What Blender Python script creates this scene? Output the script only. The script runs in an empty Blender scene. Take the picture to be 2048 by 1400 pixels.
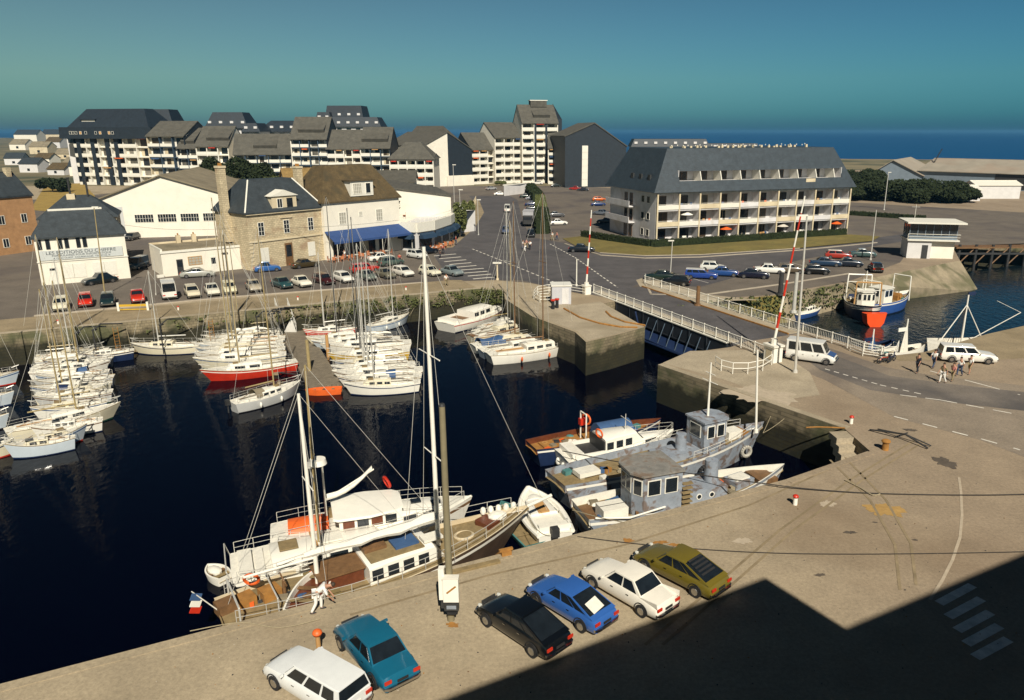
import bpy, bmesh, math, random
from mathutils import Vector, Matrix
random.seed(7)
R=math.radians; PI=math.pi
C=bpy.context.scene.collection
sc=bpy.context.scene
# ---------------- camera, sky, sun, exposure ----------------
F,PX,PY,TH,H=1510.0,1100.0,700.0,math.atan(438/1510),20.0
cs,sn=math.cos(TH),math.sin(TH)
cd=bpy.data.cameras.new('camera'); cam=bpy.data.objects.new('camera',cd); C.objects.link(cam)
cam.location=(0,0,H); cam.rotation_euler=(PI/2-TH,0,0)
cd.sensor_width=36; cd.lens=F/2048*36; cd.shift_x=-(PX-1024)/2048; cd.shift_y=0
cd.clip_start=.3; cd.clip_end=60000
sc.camera=cam
SAZ,SEL=R(168),R(42)   # sun azimuth clockwise from +Y, elevation
w=bpy.data.worlds.new('World'); sc.world=w; w.use_nodes=True
nt=w.node_tree; nt.nodes.clear()
sky=nt.nodes.new('ShaderNodeTexSky'); sky.sky_type='NISHITA'; sky.sun_disc=False
sky.sun_elevation=SEL; sky.sun_rotation=SAZ; sky.altitude=0; sky.air_density=1.0; sky.dust_density=1.0; sky.ozone_density=1.5
hs=nt.nodes.new('ShaderNodeMix'); hs.data_type='RGBA'; hs.blend_type='MULTIPLY'; hs.inputs[0].default_value=1
hs.inputs[7].default_value=(.52,.80,.72,1)
bg=nt.nodes.new('ShaderNodeBackground'); bg.inputs[1].default_value=.06
wo=nt.nodes.new('ShaderNodeOutputWorld')
tcw=nt.nodes.new('ShaderNodeTexCoord'); sxw=nt.nodes.new('ShaderNodeSeparateXYZ'); nt.links.new(tcw.outputs['Generated'],sxw.inputs[0])
rw=nt.nodes.new('ShaderNodeValToRGB'); el=rw.color_ramp.elements; nt.links.new(sxw.outputs[2],rw.inputs[0])
el[0].position=0.0; el[0].color=(.22,.55,.86,1); el[1].position=1.0; el[1].color=(.09,.12,.16,1)
for p_,c_ in ((.02,(.26,.66,.86)),(.06,(.37,.71,.77)),(.16,(.35,.59,.63)),(.28,(.20,.31,.35))):
    e_=el.new(p_); e_.color=(*c_,1)
ra=nt.nodes.new('ShaderNodeMapRange'); ra.inputs[1].default_value=-.55; ra.inputs[2].default_value=.55; nt.links.new(sxw.outputs[0],ra.inputs[0])
ma=nt.nodes.new('ShaderNodeMix'); ma.data_type='RGBA'; ma.inputs[6].default_value=(1.25,1.03,.92,1); ma.inputs[7].default_value=(.55,.86,1.03,1); nt.links.new(ra.outputs[0],ma.inputs[0])
mb_=nt.nodes.new('ShaderNodeMix'); mb_.data_type='RGBA'; mb_.blend_type='MULTIPLY'; mb_.inputs[0].default_value=1; nt.links.new(ma.outputs[2],mb_.inputs[6]); nt.links.new(rw.outputs[0],mb_.inputs[7]); nt.links.new(mb_.outputs[2],hs.inputs[7])
nt.links.new(sky.outputs[0],hs.inputs[6]); nt.links.new(hs.outputs[2],bg.inputs[0]); nt.links.new(bg.outputs[0],wo.inputs[0])
sl=bpy.data.lights.new('sun','SUN'); sl.energy=5.0; sl.angle=R(.5); sl.color=(1,.93,.80)
so=bpy.data.objects.new('sun',sl); C.objects.link(so)
sdir=Vector((math.sin(SAZ)*math.cos(SEL),math.cos(SAZ)*math.cos(SEL),math.sin(SEL)))
so.rotation_euler=sdir.to_track_quat('Z','Y').to_euler(); so.location=(60,-80,120)
sc.view_settings.view_transform='Standard'; sc.view_settings.look='None'; sc.view_settings.exposure=0.28; sc.view_settings.gamma=1
# ---------------- pixel of the photo -> place on the ground ----------------
def U(x,y,z=0):
    dx=x-PX; dy=y-PY; t=(H-z)/(F*sn+dy*cs)
    return Vector((dx*t,(F*cs-dy*sn)*t,z))
def UY(x,y,Y):
    dx=x-PX; dy=y-PY; t=Y/(F*cs-dy*sn)
    return Vector((dx*t,Y,H-t*(F*sn+dy*cs)))
def Hz(Y,y):
    dy=y-PY; return H-Y*(F*sn+dy*cs)/(F*cs-dy*sn)
def DY(Y): return PY+F*math.tan(math.atan(H/Y)-TH)
# ---------------- materials ----------------
M={}
def lin(c): return tuple((x/255/12.92 if x<=10 else ((x/255+.055)/1.055)**2.4) for x in c)
def mat(key,col,rough=.8,var=.12,scale=1.5,bump=0,metal=0,spec=.5,pat=None,col2=None,stain=None,trans=0,coat=0):
    if key in M: return M[key]
    m=bpy.data.materials.new(key); m.use_nodes=True; t=m.node_tree; N=t.nodes; L=t.links
    b=N['Principled BSDF']; b.inputs['Roughness'].default_value=rough; b.inputs['Metallic'].default_value=metal
    b.inputs['Specular IOR Level'].default_value=spec
    if coat: b.inputs['Coat Weight'].default_value=coat; b.inputs['Coat Roughness'].default_value=.08
    tc=N.new('ShaderNodeTexCoord'); vec=tc.outputs['Object']
    n=N.new('ShaderNodeTexNoise'); n.inputs['Scale'].default_value=scale; n.inputs['Detail'].default_value=7; n.inputs['Roughness'].default_value=.65
    L.new(vec,n.inputs['Vector'])
    r=N.new('ShaderNodeMapRange'); r.inputs[1].default_value=.3; r.inputs[2].default_value=.7
    L.new(n.outputs[0],r.inputs[0])
    mx=N.new('ShaderNodeMix'); mx.data_type='RGBA'
    c1=tuple(max(0,x*(1-var)) for x in col); c2=col2 if col2 else tuple(min(1,x*(1+var)) for x in col)
    mx.inputs[6].default_value=(*c1,1); mx.inputs[7].default_value=(*c2,1); L.new(r.outputs[0],mx.inputs[0])
    out=mx.outputs[2]; hgt=n.outputs[0]
    if pat:
        kind,ps,dark=pat
        sx=N.new('ShaderNodeSeparateXYZ'); L.new(vec,sx.inputs[0]); cx=N.new('ShaderNodeCombineXYZ')
        ad=N.new('ShaderNodeMath'); ad.operation='ADD'; L.new(sx.outputs[0],ad.inputs[0]); L.new(sx.outputs[1],ad.inputs[1])
        if kind=='flat': L.new(sx.outputs[0],cx.inputs[0]); L.new(sx.outputs[1],cx.inputs[1])
        else: L.new(ad.outputs[0],cx.inputs[0]); L.new(sx.outputs[2],cx.inputs[1])
        br=N.new('ShaderNodeTexBrick'); L.new(cx.outputs[0],br.inputs[0]); br.inputs['Scale'].default_value=ps
        br.inputs['Color1'].default_value=(1,1,1,1); br.inputs['Color2'].default_value=(.78,.78,.78,1); br.inputs['Mortar'].default_value=(dark,dark,dark,1)
        br.inputs['Mortar Size'].default_value=.03
        mm=N.new('ShaderNodeMix'); mm.data_type='RGBA'; mm.blend_type='MULTIPLY'; mm.inputs[0].default_value=1
        L.new(out,mm.inputs[6]); L.new(br.outputs[0],mm.inputs[7]); out=mm.outputs[2]
    if key in('quay_concrete','asphalt','asphalt_worn','dusty_asphalt','dusty_asphalt_dark','promenade_gravel','apron_concrete','dry_grass','yellow_grass'):
        n3=N.new('ShaderNodeTexNoise'); n3.inputs['Scale'].default_value=5.5; n3.inputs['Detail'].default_value=8; n3.inputs['Roughness'].default_value=.85; L.new(vec,n3.inputs['Vector'])
        r3=N.new('ShaderNodeMapRange'); r3.inputs[1].default_value=.3; r3.inputs[2].default_value=.7; r3.inputs[3].default_value=.62; r3.inputs[4].default_value=1.3; L.new(n3.outputs[0],r3.inputs[0])
        m3=N.new('ShaderNodeMix'); m3.data_type='RGBA'; m3.blend_type='MULTIPLY'; m3.inputs[0].default_value=1; L.new(out,m3.inputs[6]); L.new(r3.outputs[0],m3.inputs[7]); out=m3.outputs[2]
    if stain:
        sc2,lo,hi,scol,amt=stain
        n2=N.new('ShaderNodeTexNoise'); n2.inputs['Scale'].default_value=sc2; n2.inputs['Detail'].default_value=5; n2.inputs['Distortion'].default_value=.6; L.new(vec,n2.inputs['Vector'])
        r2=N.new('ShaderNodeMapRange'); r2.inputs[1].default_value=lo; r2.inputs[2].default_value=hi; r2.inputs[4].default_value=amt; L.new(n2.outputs[0],r2.inputs[0])
        m2=N.new('ShaderNodeMix'); m2.data_type='RGBA'; m2.inputs[7].default_value=(*scol,1); L.new(r2.outputs[0],m2.inputs[0]); L.new(out,m2.inputs[6]); out=m2.outputs[2]
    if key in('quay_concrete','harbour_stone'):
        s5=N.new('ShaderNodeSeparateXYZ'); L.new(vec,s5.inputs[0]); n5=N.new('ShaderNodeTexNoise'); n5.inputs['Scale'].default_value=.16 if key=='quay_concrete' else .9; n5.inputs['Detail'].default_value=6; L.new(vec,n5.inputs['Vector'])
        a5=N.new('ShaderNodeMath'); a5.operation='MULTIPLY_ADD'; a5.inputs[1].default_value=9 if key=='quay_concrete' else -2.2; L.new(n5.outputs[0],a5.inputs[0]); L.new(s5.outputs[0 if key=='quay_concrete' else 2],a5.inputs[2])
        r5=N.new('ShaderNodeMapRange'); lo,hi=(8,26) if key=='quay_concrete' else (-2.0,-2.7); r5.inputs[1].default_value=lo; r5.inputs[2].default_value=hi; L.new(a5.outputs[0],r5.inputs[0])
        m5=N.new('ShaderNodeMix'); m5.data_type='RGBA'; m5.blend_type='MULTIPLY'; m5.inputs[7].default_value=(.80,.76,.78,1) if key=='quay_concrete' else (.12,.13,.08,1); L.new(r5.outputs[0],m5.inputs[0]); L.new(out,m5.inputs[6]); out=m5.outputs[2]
    L.new(out,b.inputs['Base Color'])
    if bump:
        bp=N.new('ShaderNodeBump'); bp.inputs['Strength'].default_value=bump; bp.inputs['Distance'].default_value=.05; L.new(hgt,bp.inputs['Height']); L.new(bp.outputs[0],b.inputs['Normal'])
    M[key]=m; return m
def paint(rgb,key=None):
    return mat(key or 'paint_%d_%d_%d'%rgb,lin(rgb),.28,.04,3,0,0,.5,coat=.6)
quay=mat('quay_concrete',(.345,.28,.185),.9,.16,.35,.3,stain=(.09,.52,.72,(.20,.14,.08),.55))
asph=mat('asphalt',(.135,.112,.088),.85,.2,.3,.2,stain=(.06,.5,.66,(.07,.058,.055),.8))
asph2=mat('asphalt_worn',(.085,.078,.078),.8,.25,.4,.2,stain=(.12,.5,.7,(.05,.047,.05),.7))
asph3=mat('dusty_asphalt',(.235,.19,.14),.85,.2,.3,.2,stain=(.07,.48,.64,(.10,.08,.07),.8))
asph4=mat('dusty_asphalt_dark',(.165,.14,.115),.85,.25,.3,.2,stain=(.09,.45,.62,(.06,.055,.055),.8))
promen=mat('promenade_gravel',(.27,.21,.125),.95,.2,.5,.3,stain=(.2,.5,.7,(.17,.13,.07),.6))
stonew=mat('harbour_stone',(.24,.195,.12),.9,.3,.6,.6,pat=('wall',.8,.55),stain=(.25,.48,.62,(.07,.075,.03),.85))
apronm=mat('apron_concrete',(.36,.30,.21),.9,.15,.5,.3,stain=(.15,.5,.7,(.2,.16,.1),.6))
grassm=mat('dry_grass',(.16,.125,.03),.95,.3,.25,.5,stain=(.5,.5,.7,(.09,.085,.02),.7))
landm=mat('scrub_land',(.17,.14,.075),.95,.35,.012,.3,stain=(.02,.48,.58,(.05,.06,.03),.9))
line=mat('road_paint',(.62,.58,.50),.8,.25,2)
kerbm=mat('kerb_stone',(.36,.31,.24),.85,.15,1)
white=mat('white_gelcoat',(.78,.75,.66),.3,.05,2,0,0,.5)
white2=mat('white_deck',(.70,.67,.58),.55,.09,4)
wallw=mat('white_render',(.74,.69,.58),.85,.07,.5,.2)
wallb=mat('white_render_cool',(.60,.58,.56),.85,.09,.7,.2)
cream=mat('cream_render',(.58,.49,.33),.9,.12,.6,.2,stain=(.4,.5,.7,(.38,.29,.17),.5))
stoneh=mat('limestone_blocks',(.58,.48,.31),.9,.15,.9,.4,pat=('wall',.9,.6),stain=(.5,.55,.7,(.28,.17,.10),.6))
slate=mat('slate_roof',(.035,.045,.052),.62,.3,1.2,.4,pat=('wall',1.6,.7))
slate2=mat('slate_cladding',(.014,.023,.033),.6,.3,1.0,.3,pat=('wall',1.6,.7))
roofg=mat('grey_tile_roof',(.095,.088,.070),.85,.25,.7,.3,pat=('wall',1.4,.75))
roofb=mat('brown_tile_roof',(.105,.072,.030),.9,.35,.9,.5,pat=('wall',1.6,.65),stain=(.8,.5,.7,(.05,.04,.02),.7))
roofh=mat('hotel_slate',(.038,.052,.064),.55,.25,1.0,.4,pat=('wall',1.3,.7))
fibro=mat('fibre_cement',(.21,.175,.115),.9,.2,.5,.3,stain=(.3,.5,.7,(.12,.10,.06),.6))
glass=mat('window_glass',(.015,.02,.025),.12,.4,.8,0,0,.6)
carglass=mat('car_glass',(.010,.014,.018),.06,.3,2,0,0,.7)
blue_s=mat('dark_blue_frame',(.030,.055,.085),.6,.2,1)
black=mat('black_rubber',(.012,.012,.013),.8,.3,3)
dark=mat('dark_metal',(.03,.03,.03),.6,.3,3)
chrome=mat('chrome',(.5,.5,.5),.25,.1,3,0,1)
alu=mat('aluminium_mast',(.62,.60,.54),.4,.08,2,0,.3)
gold=mat('varnished_mast',(.33,.255,.12),.4,.15,2)
wood=mat('teak',(.16,.085,.035),.6,.3,3,.2)
woodl=mat('worn_deck_wood',(.22,.16,.075),.8,.25,3,.2)
mahog=mat('mahogany',(.12,.035,.015),.4,.3,3)
rope=mat('rope',(.30,.25,.16),.9,.2,6)
cable=mat('cable_dark',(.03,.025,.02),.8,.2,6)
red=mat('red_paint',(.50,.030,.012),.4,.15,2)
orange=mat('orange_paint',(.70,.12,.02),.5,.15,2)
orred=mat('orange_red_hull',(.75,.075,.012),.45,.12,1)
yellow=mat('yellow_hull',(.55,.34,.03),.4,.1,2)
navy=mat('navy_paint',(.010,.022,.065),.45,.2,2)
bluec=mat('blue_canvas',(.035,.085,.19),.8,.15,2,.2)
bluea=mat('blue_awning',(.02,.055,.17),.8,.12,1,.1)
tealc=mat('teal_paint',(.07,.20,.19),.5,.2,2)
greyb=mat('grey_boat_paint',(.25,.28,.32),.55,.2,1.5,.1,stain=(1.6,.50,.62,(.13,.08,.05),.8))
creamh=mat('cream_gelcoat',(.66,.60,.44),.35,.05,2); paleh=mat('pale_blue_gelcoat',(.50,.56,.60),.35,.05,2); greyh=mat('light_grey_gelcoat',(.48,.48,.46),.35,.05,2)
sailc=mat('sail_canvas',(.72,.69,.60),.85,.06,2,.3)
skin=mat('skin',(.42,.22,.14),.6,.08,4)
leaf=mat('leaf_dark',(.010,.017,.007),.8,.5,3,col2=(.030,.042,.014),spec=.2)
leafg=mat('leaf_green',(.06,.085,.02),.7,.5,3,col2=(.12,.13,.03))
bark=mat('bark',(.08,.06,.04),.9,.3,3)
tan=mat('tan_fabric',(.45,.25,.09),.8,.1,2)
# ---------------- mesh builder ----------------
class MB:
    def __init__(s): s.v=[]; s.f=[]; s.m=[]; s.mats=[]
    def mi(s,m):
        if m is None: return 0
        if m not in s.mats: s.mats.append(m)
        return s.mats.index(m)
    def add(s,vs,fs,m=None):
        o=len(s.v); k=s.mi(m); s.v+= [tuple(v) for v in vs]; s.f+=[tuple(i+o for i in f) for f in fs]; s.m+=[k]*len(fs); return s
    def box(s,c,d,rz=0,m=None,tap=1,ry=0):
        x,y,z=d[0]/2,d[1]/2,d[2]/2; ca,sa=math.cos(rz),math.sin(rz); cb,sb=math.cos(ry),math.sin(ry); vs=[]
        for k in (-1,1):
            q=tap if k>0 else 1
            for a,b in ((-1,-1),(1,-1),(1,1),(-1,1)):
                X,Y,Z=a*x*q,b*y*q,k*z; X,Z=X*cb+Z*sb,-X*sb+Z*cb
                vs.append((c[0]+X*ca-Y*sa,c[1]+X*sa+Y*ca,c[2]+Z))
        return s.add(vs,[(0,3,2,1),(4,5,6,7),(0,1,5,4),(1,2,6,5),(2,3,7,6),(3,0,4,7)],m)
    def bx(s,x0,x1,y0,y1,z0,z1,m=None): return s.box(((x0+x1)/2,(y0+y1)/2,(z0+z1)/2),(abs(x1-x0),abs(y1-y0),abs(z1-z0)),0,m)
    def prism(s,p,z0,z1,m=None):
        n=len(p); vs=[(q[0],q[1],z0) for q in p]+[(q[0],q[1],z1) for q in p]
        return s.add(vs,[tuple(range(n-1,-1,-1)),tuple(range(n,2*n))]+[(i,(i+1)%n,(i+1)%n+n,i+n) for i in range(n)],m)
    def xprism(s,p,x0,x1,m=None,m0=None,m1=None):   # polygon in (y,z) pushed along x
        n=len(p); vs=[(x0,q[0],q[1]) for q in p]+[(x1,q[0],q[1]) for q in p]
        s.add(vs,[(i,(i+1)%n,(i+1)%n+n,i+n) for i in range(n)],m)
        s.add(vs[:n],[tuple(range(n-1,-1,-1))],m0 or m); return s.add(vs[n:],[tuple(range(n))],m1 or m)
    def tube(s,p,q,r,r2=None,n=8,m=None,caps=True):
        p=Vector(p); q=Vector(q); r2=r if r2 is None else r2; d=(q-p)
        if d.length<1e-6: return s
        d.normalize(); a=d.orthogonal().normalized(); b=d.cross(a); vs=[]
        for c,rr in ((p,r),(q,r2)):
            for i in range(n):
                t=2*PI*i/n; vs.append(c+a*math.cos(t)*rr+b*math.sin(t)*rr)
        fs=[(i,(i+1)%n,(i+1)%n+n,i+n) for i in range(n)]
        if caps: fs+=[tuple(range(n-1,-1,-1)),tuple(range(n,2*n))]
        return s.add(vs,fs,m)
    def path(s,ps,r,n=6,m=None):
        for a,b in zip(ps,ps[1:]): s.tube(a,b,r,r,n,m)
        return s
    def sph(s,c,r,n=10,m=None):
        if not hasattr(r,'__len__'): r=(r,r,r)
        k=max(4,n//2); vs=[(c[0],c[1],c[2]+r[2])]
        for i in range(1,k):
            p=PI*i/k
            for j in range(n): t=2*PI*j/n; vs.append((c[0]+r[0]*math.sin(p)*math.cos(t),c[1]+r[1]*math.sin(p)*math.sin(t),c[2]+r[2]*math.cos(p)))
        vs.append((c[0],c[1],c[2]-r[2])); fs=[(0,1+j,1+(j+1)%n) for j in range(n)]
        for i in range(k-2):
            for j in range(n): a=1+i*n; fs.append((a+j,a+n+j,a+n+(j+1)%n,a+(j+1)%n))
        a=1+(k-2)*n; fs+=[(len(vs)-1,a+(j+1)%n,a+j) for j in range(n)]
        return s.add(vs,fs,m)
    def torus(s,c,R_,r,nrm=(0,0,1),n=14,m=None):
        N=Vector(nrm).normalized(); a=N.orthogonal().normalized(); b=N.cross(a); c=Vector(c)
        ps=[c+a*math.cos(2*PI*i/n)*R_+b*math.sin(2*PI*i/n)*R_ for i in range(n+1)]
        return s.path(ps,r,6,m)
    def loft(s,rings,m=None,closed=True,cap=True,mrow=None):
        n=len(rings[0]); vs=[p for r in rings for p in r]; o=len(s.v); s.v+=[tuple(p) for p in vs]
        for i in range(len(rings)-1):
            for j in range(n if closed else n-1):
                s.f.append((o+i*n+j,o+i*n+(j+1)%n,o+(i+1)*n+(j+1)%n,o+(i+1)*n+j)); s.m.append(s.mi(mrow[j] if mrow else m))
        if cap: s.f.append(tuple(o+j for j in range(n-1,-1,-1))); s.m.append(s.mi(m)); s.f.append(tuple(o+(len(rings)-1)*n+j for j in range(n))); s.m.append(s.mi(m))
        return s
    def leaves(s,c,r,n,size,m=None,boxy=False):
        for _ in range(n):
            if boxy: p=[random.uniform(-1,1) for _ in range(3)]; k=random.randrange(3); 
            else:
                while True:
                    p=[random.uniform(-1,1) for _ in range(3)]; l=math.sqrt(sum(x*x for x in p))
                    if .1<l<1: break
                g=(l**.35)/l; p=[x*g for x in p]
            if boxy: p[k]=math.copysign(random.uniform(.85,1.05),p[k])
            P=Vector((c[0]+p[0]*r[0],c[1]+p[1]*r[1],c[2]+p[2]*r[2]))
            a=Vector((random.gauss(0,1),random.gauss(0,1),random.gauss(0,1))).normalized(); b=a.orthogonal().normalized(); z=size*random.uniform(.6,1.3)
            s.add([P+a*z,P+b*z*.6,P-a*z,P-b*z*.6],[(0,1,2,3)],m)
        return s
XF={}
def new(name,data): o=bpy.data.objects.new(name,data); C.objects.link(o); return o
def tag(o,label=None,cat=None,group=None,kind=None):
    if label: o['label']=label
    if cat: o['category']=cat
    if group: o['group']=group
    if kind: o['kind']=kind
    return o
def T(name,label,cat,loc=(0,0,0),rz=0,group=None,kind=None):
    o=new(name,None); o.empty_display_size=.3; o.location=loc; o.rotation_euler=(0,0,rz); XF[o]=(Vector(loc),rz); return tag(o,label,cat,group,kind)
def B(mb,name,m=None,parent=None,smooth=False,world=False,label=None,ang=35):
    me=bpy.data.meshes.new(name); vs=mb.v
    if world and parent is not None and parent in XF:
        l,rz=XF[parent]; ca,sa=math.cos(-rz),math.sin(-rz)
        vs=[((x-l.x)*ca-(y-l.y)*sa,(x-l.x)*sa+(y-l.y)*ca,z-l.z) for x,y,z in vs]
    me.from_pydata(vs,[],mb.f); ms=mb.mats if mb.mats else [m]
    for q in ms: me.materials.append(q if q else m)
    me.polygons.foreach_set('material_index',mb.m)
    if smooth:
        me.polygons.foreach_set('use_smooth',[True]*len(me.polygons)); me.update()
        me.set_sharp_from_angle(angle=R(ang))
    me.update(); o=new(name,me); o.parent=parent
    if parent is not None and parent in XF: pass
    if label: o['label']=label
    return o
def S(mb,name,m,label,cat,group=None,kind=None,smooth=False,loc=None):
    if loc is not None: mb.v=[(x-loc[0],y-loc[1],z-loc[2]) for x,y,z in mb.v]
    o=B(mb,name,m,None,smooth)
    if loc is not None: o.location=loc
    return tag(o,label,cat,group,kind)
def fr(A,Bp):
    A=Vector(A); Bp=Vector(Bp); d=Bp-A; return (A.x,A.y,0),math.atan2(d.y,d.x),math.hypot(d.x,d.y)
def tri(pts):   # triangulated flat polygon faces
    from mathutils.geometry import tessellate_polygon
    return tessellate_polygon([[Vector((p[0],p[1],0)) for p in pts]])
def sheet(name,pts,z,m,kind='structure'):
    mb=MB(); mb.add([(p[0],p[1],z) for p in pts],[tuple(t) if (Vector((pts[t[1]][0]-pts[t[0]][0],pts[t[1]][1]-pts[t[0]][1],0)).cross(Vector((pts[t[2]][0]-pts[t[0]][0],pts[t[2]][1]-pts[t[0]][1],0)))).z>0 else (t[0],t[2],t[1]) for t in tri(pts)],m)
    o=B(mb,name,m); o['kind']=kind; return o
# ================= setting: water, land, quays, roads =================
WL=-3.5
def watermat(key,col,rough,scale,strength,dist,spec=.5):
    m=bpy.data.materials.new(key); m.use_nodes=True; t=m.node_tree; N=t.nodes; L=t.links; b=N['Principled BSDF']
    b.inputs['Base Color'].default_value=(*col,1); b.inputs['Roughness'].default_value=rough; b.inputs['IOR'].default_value=1.33; b.inputs['Specular IOR Level'].default_value=spec
    tc=N.new('ShaderNodeTexCoord'); mp=N.new('ShaderNodeMapping'); mp.inputs['Scale'].default_value=(1,.6,1); L.new(tc.outputs['Object'],mp.inputs[0])
    n=N.new('ShaderNodeTexNoise'); n.inputs['Scale'].default_value=scale; n.inputs['Detail'].default_value=3; n.inputs['Distortion'].default_value=.4; L.new(mp.outputs[0],n.inputs['Vector'])
    bp=N.new('ShaderNodeBump'); bp.inputs['Strength'].default_value=strength; bp.inputs['Distance'].default_value=dist; L.new(n.outputs[0],bp.inputs['Height']); L.new(bp.outputs[0],b.inputs['Normal'])
    return m
basinw=watermat('basin_water',(.0003,.0006,.004),.07,1.6,.55,.05,.18)
outerw=watermat('harbour_water',(.004,.010,.014),.10,1.4,.8,.10,.45)
seaw=watermat('sea_water',(.003,.050,.15),.35,.05,.5,.6,.35)
def extr(name,pts,z0,z1,m):   # vertical wall along an open line
    mb=MB()
    for a,b in zip(pts,pts[1:]): mb.add([(a[0],a[1],z1),(b[0],b[1],z1),(b[0],b[1],z0),(a[0],a[1],z0)],[(0,3,2,1)],m)
    return tag(B(mb,name,m),kind='structure')
quayN=[Vector((-150,28.4,0)),Vector((-53.7,76.1,0)),Vector((-9.4,98,0)),Vector((-6,96.5,0)),U(1010,598),U(1065,633),U(1150,664)]
apron=[U(1150,664),U(1172,684),U(1225,672),U(1290,654)]
pitN=[U(1290,654),U(1208,607),U(1290,592),U(1345,614)]
outT=[U(1345,614),U(1450,600),U(1560,590),U(1690,566),U(1920,521)]
outB=[U(1350,668,WL-.3),U(1450,660,WL-.3),U(1575,650,WL-.3),U(1692,618,WL-.3),U(1958,583,WL-.3)]
wharf=[U(1920,521),U(1903,490),U(2400,478)]
coast=[U(2600,324),U(1970,320),U(1700,318),U(1250,306),U(830,296),U(300,285),U(68,276),Vector((-2600,2900,0)),Vector((-3500,2900,0)),Vector((-3500,28.4,0))]
landN=quayN[:-1]+apron+pitN[1:]+outT[1:]+wharf[1:]+coast
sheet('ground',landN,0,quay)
pS0=Vector((-120,-25.6,0)); cor=U(1752,900)
southE=[pS0,U(215,1312),U(1570,960),cor]
stepA=U(1692,858)
basE=[U(1735,905),U(1690,862),U(1316,730)]
pitS=[U(1316,730),U(1372,706),U(1462,694),U(1572,652),U(1660,676),U(1775,712),U(1850,704),U(1900,690),U(1975,668),U(2300,600)]
landS=[pS0,U(215,1312),U(1570,960),U(1740,902)]+[U(1690,858)]+pitS+[Vector((400,150,0)),Vector((400,-120,0)),Vector((-120,-120,0))]
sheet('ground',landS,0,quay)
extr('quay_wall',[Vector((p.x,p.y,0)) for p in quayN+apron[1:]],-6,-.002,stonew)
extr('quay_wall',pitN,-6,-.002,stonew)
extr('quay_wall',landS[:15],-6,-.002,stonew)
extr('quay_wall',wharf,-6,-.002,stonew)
# sloping grassy bank and slipway on the outer harbour side
slipm=mat('slipway_concrete',(.25,.205,.135),.9,.25,.6,.4,stain=(.22,.48,.62,(.08,.08,.035),.8))
mb=MB()
for i in range(4):
    m_=grassm if i<2 else slipm
    a,b,c,d=outT[i],outT[i+1],outB[i+1],outB[i]
    mb.add([a,d,c,b],[(0,1,2,3)],m_)
tag(B(mb,'sloping_bank',grassm),kind='structure')
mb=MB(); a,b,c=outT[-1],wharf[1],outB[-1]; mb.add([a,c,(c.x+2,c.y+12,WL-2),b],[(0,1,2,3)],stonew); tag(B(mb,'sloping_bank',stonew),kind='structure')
# water
sheet('basin_water',[(-400,-200),(20,-200),(20,72),(14,100),(-30,130),(-400,130)],WL,basinw)
sheet('harbour_water',[(20,-200),(600,-200),(600,400),(14,100),(20,72)],WL,outerw)
sheet('sea',[(-40000,280),(14,280),(420,290),(40000,290),(40000,50000),(-40000,50000)],WL-.02,seaw)
# coping stones along the quay edges (light strip)
def strip(name,pts,wd,z,m,kind='structure',h=0):
    mb=MB()
    for a,b in zip(pts,pts[1:]):
        a=Vector(a);b=Vector(b); d=(b-a); d.z=0
        if d.length<1e-4: continue
        n=Vector((-d.y,d.x,0)).normalized()*wd
        q=[(a.x,a.y),(b.x,b.y),(b.x+n.x,b.y+n.y),(a.x+n.x,a.y+n.y)]
        if h: mb.prism(q,z,z+h,m)
        else: mb.add([(x,y,z) for x,y in q],[(0,1,2,3)],m)
    return tag(B(mb,name,m),kind=kind)
strip('quay_coping',quayN[:3],.7,0.0,apronm,h=.05)
strip('quay_coping',[U(1316,730),U(1690,858)],-.0+.6,0.0,apronm,h=.05)
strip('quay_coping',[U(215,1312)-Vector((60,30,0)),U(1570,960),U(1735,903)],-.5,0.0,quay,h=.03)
# promenade strip along the north quay
def off(pts,d):
    r=[]
    for i,p in enumerate(pts):
        a=pts[max(0,i-1)]; b=pts[min(len(pts)-1,i+1)]; t=(b-a).normalized(); r.append(Vector((p.x-t.y*d,p.y+t.x*d,0)))
    return r
q3=[quayN[0],quayN[1],quayN[2]]
sheet('promenade',off(q3,.75)+off(q3,7.4)[::-1],.006,promen)
sheet('apron',[U(1040,600),U(1150,610),U(1200,603),U(1286,652),U(1225,670),U(1174,681),U(1155,662),U(1068,632)],.007,apronm)
# asphalt
roadA=[(-300,690),(68,633),(450,596),(845,566),(985,560),(1060,566),(1172,588),(1240,600),(1300,588),(1420,598),(1540,590),(1700,562),(1800,525),(1815,505),(1903,492),(2300,478),(2300,440),(1200,375),(900,362),(300,380),(-300,430)]
sheet('road',[U(*p) for p in roadA],.004,asph)
roadM=[(1020,392),(938,392),(965,420),(950,450),(900,492),(868,512),(900,560),(985,560),(1040,560),(1165,588),(1232,592),(1280,566),(1400,574),(1600,520),(1760,490),(1900,470),(1900,455),(1720,480),(1400,508),(1300,512),(1180,505),(1140,488),(1060,474),(1045,440),(1035,400)]
sheet('road',[U(*p) for p in roadM],.008,asph2)
roadS=[(1552,690),(1568,668),(1640,690),(1775,735),(1860,750),(2300,800),(2300,1010),(1960,880),(1790,835),(1650,760),(1600,740)]
sheet('road',[U(*p) for p in roadS],.006,asph3)
roadS2=[(1560,680),(1640,700),(1780,752),(1900,768),(2300,812),(2300,850),(1900,805),(1740,780),(1640,740)]
sheet('road',[U(*p) for p in roadS2],.010,asph4)
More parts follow.
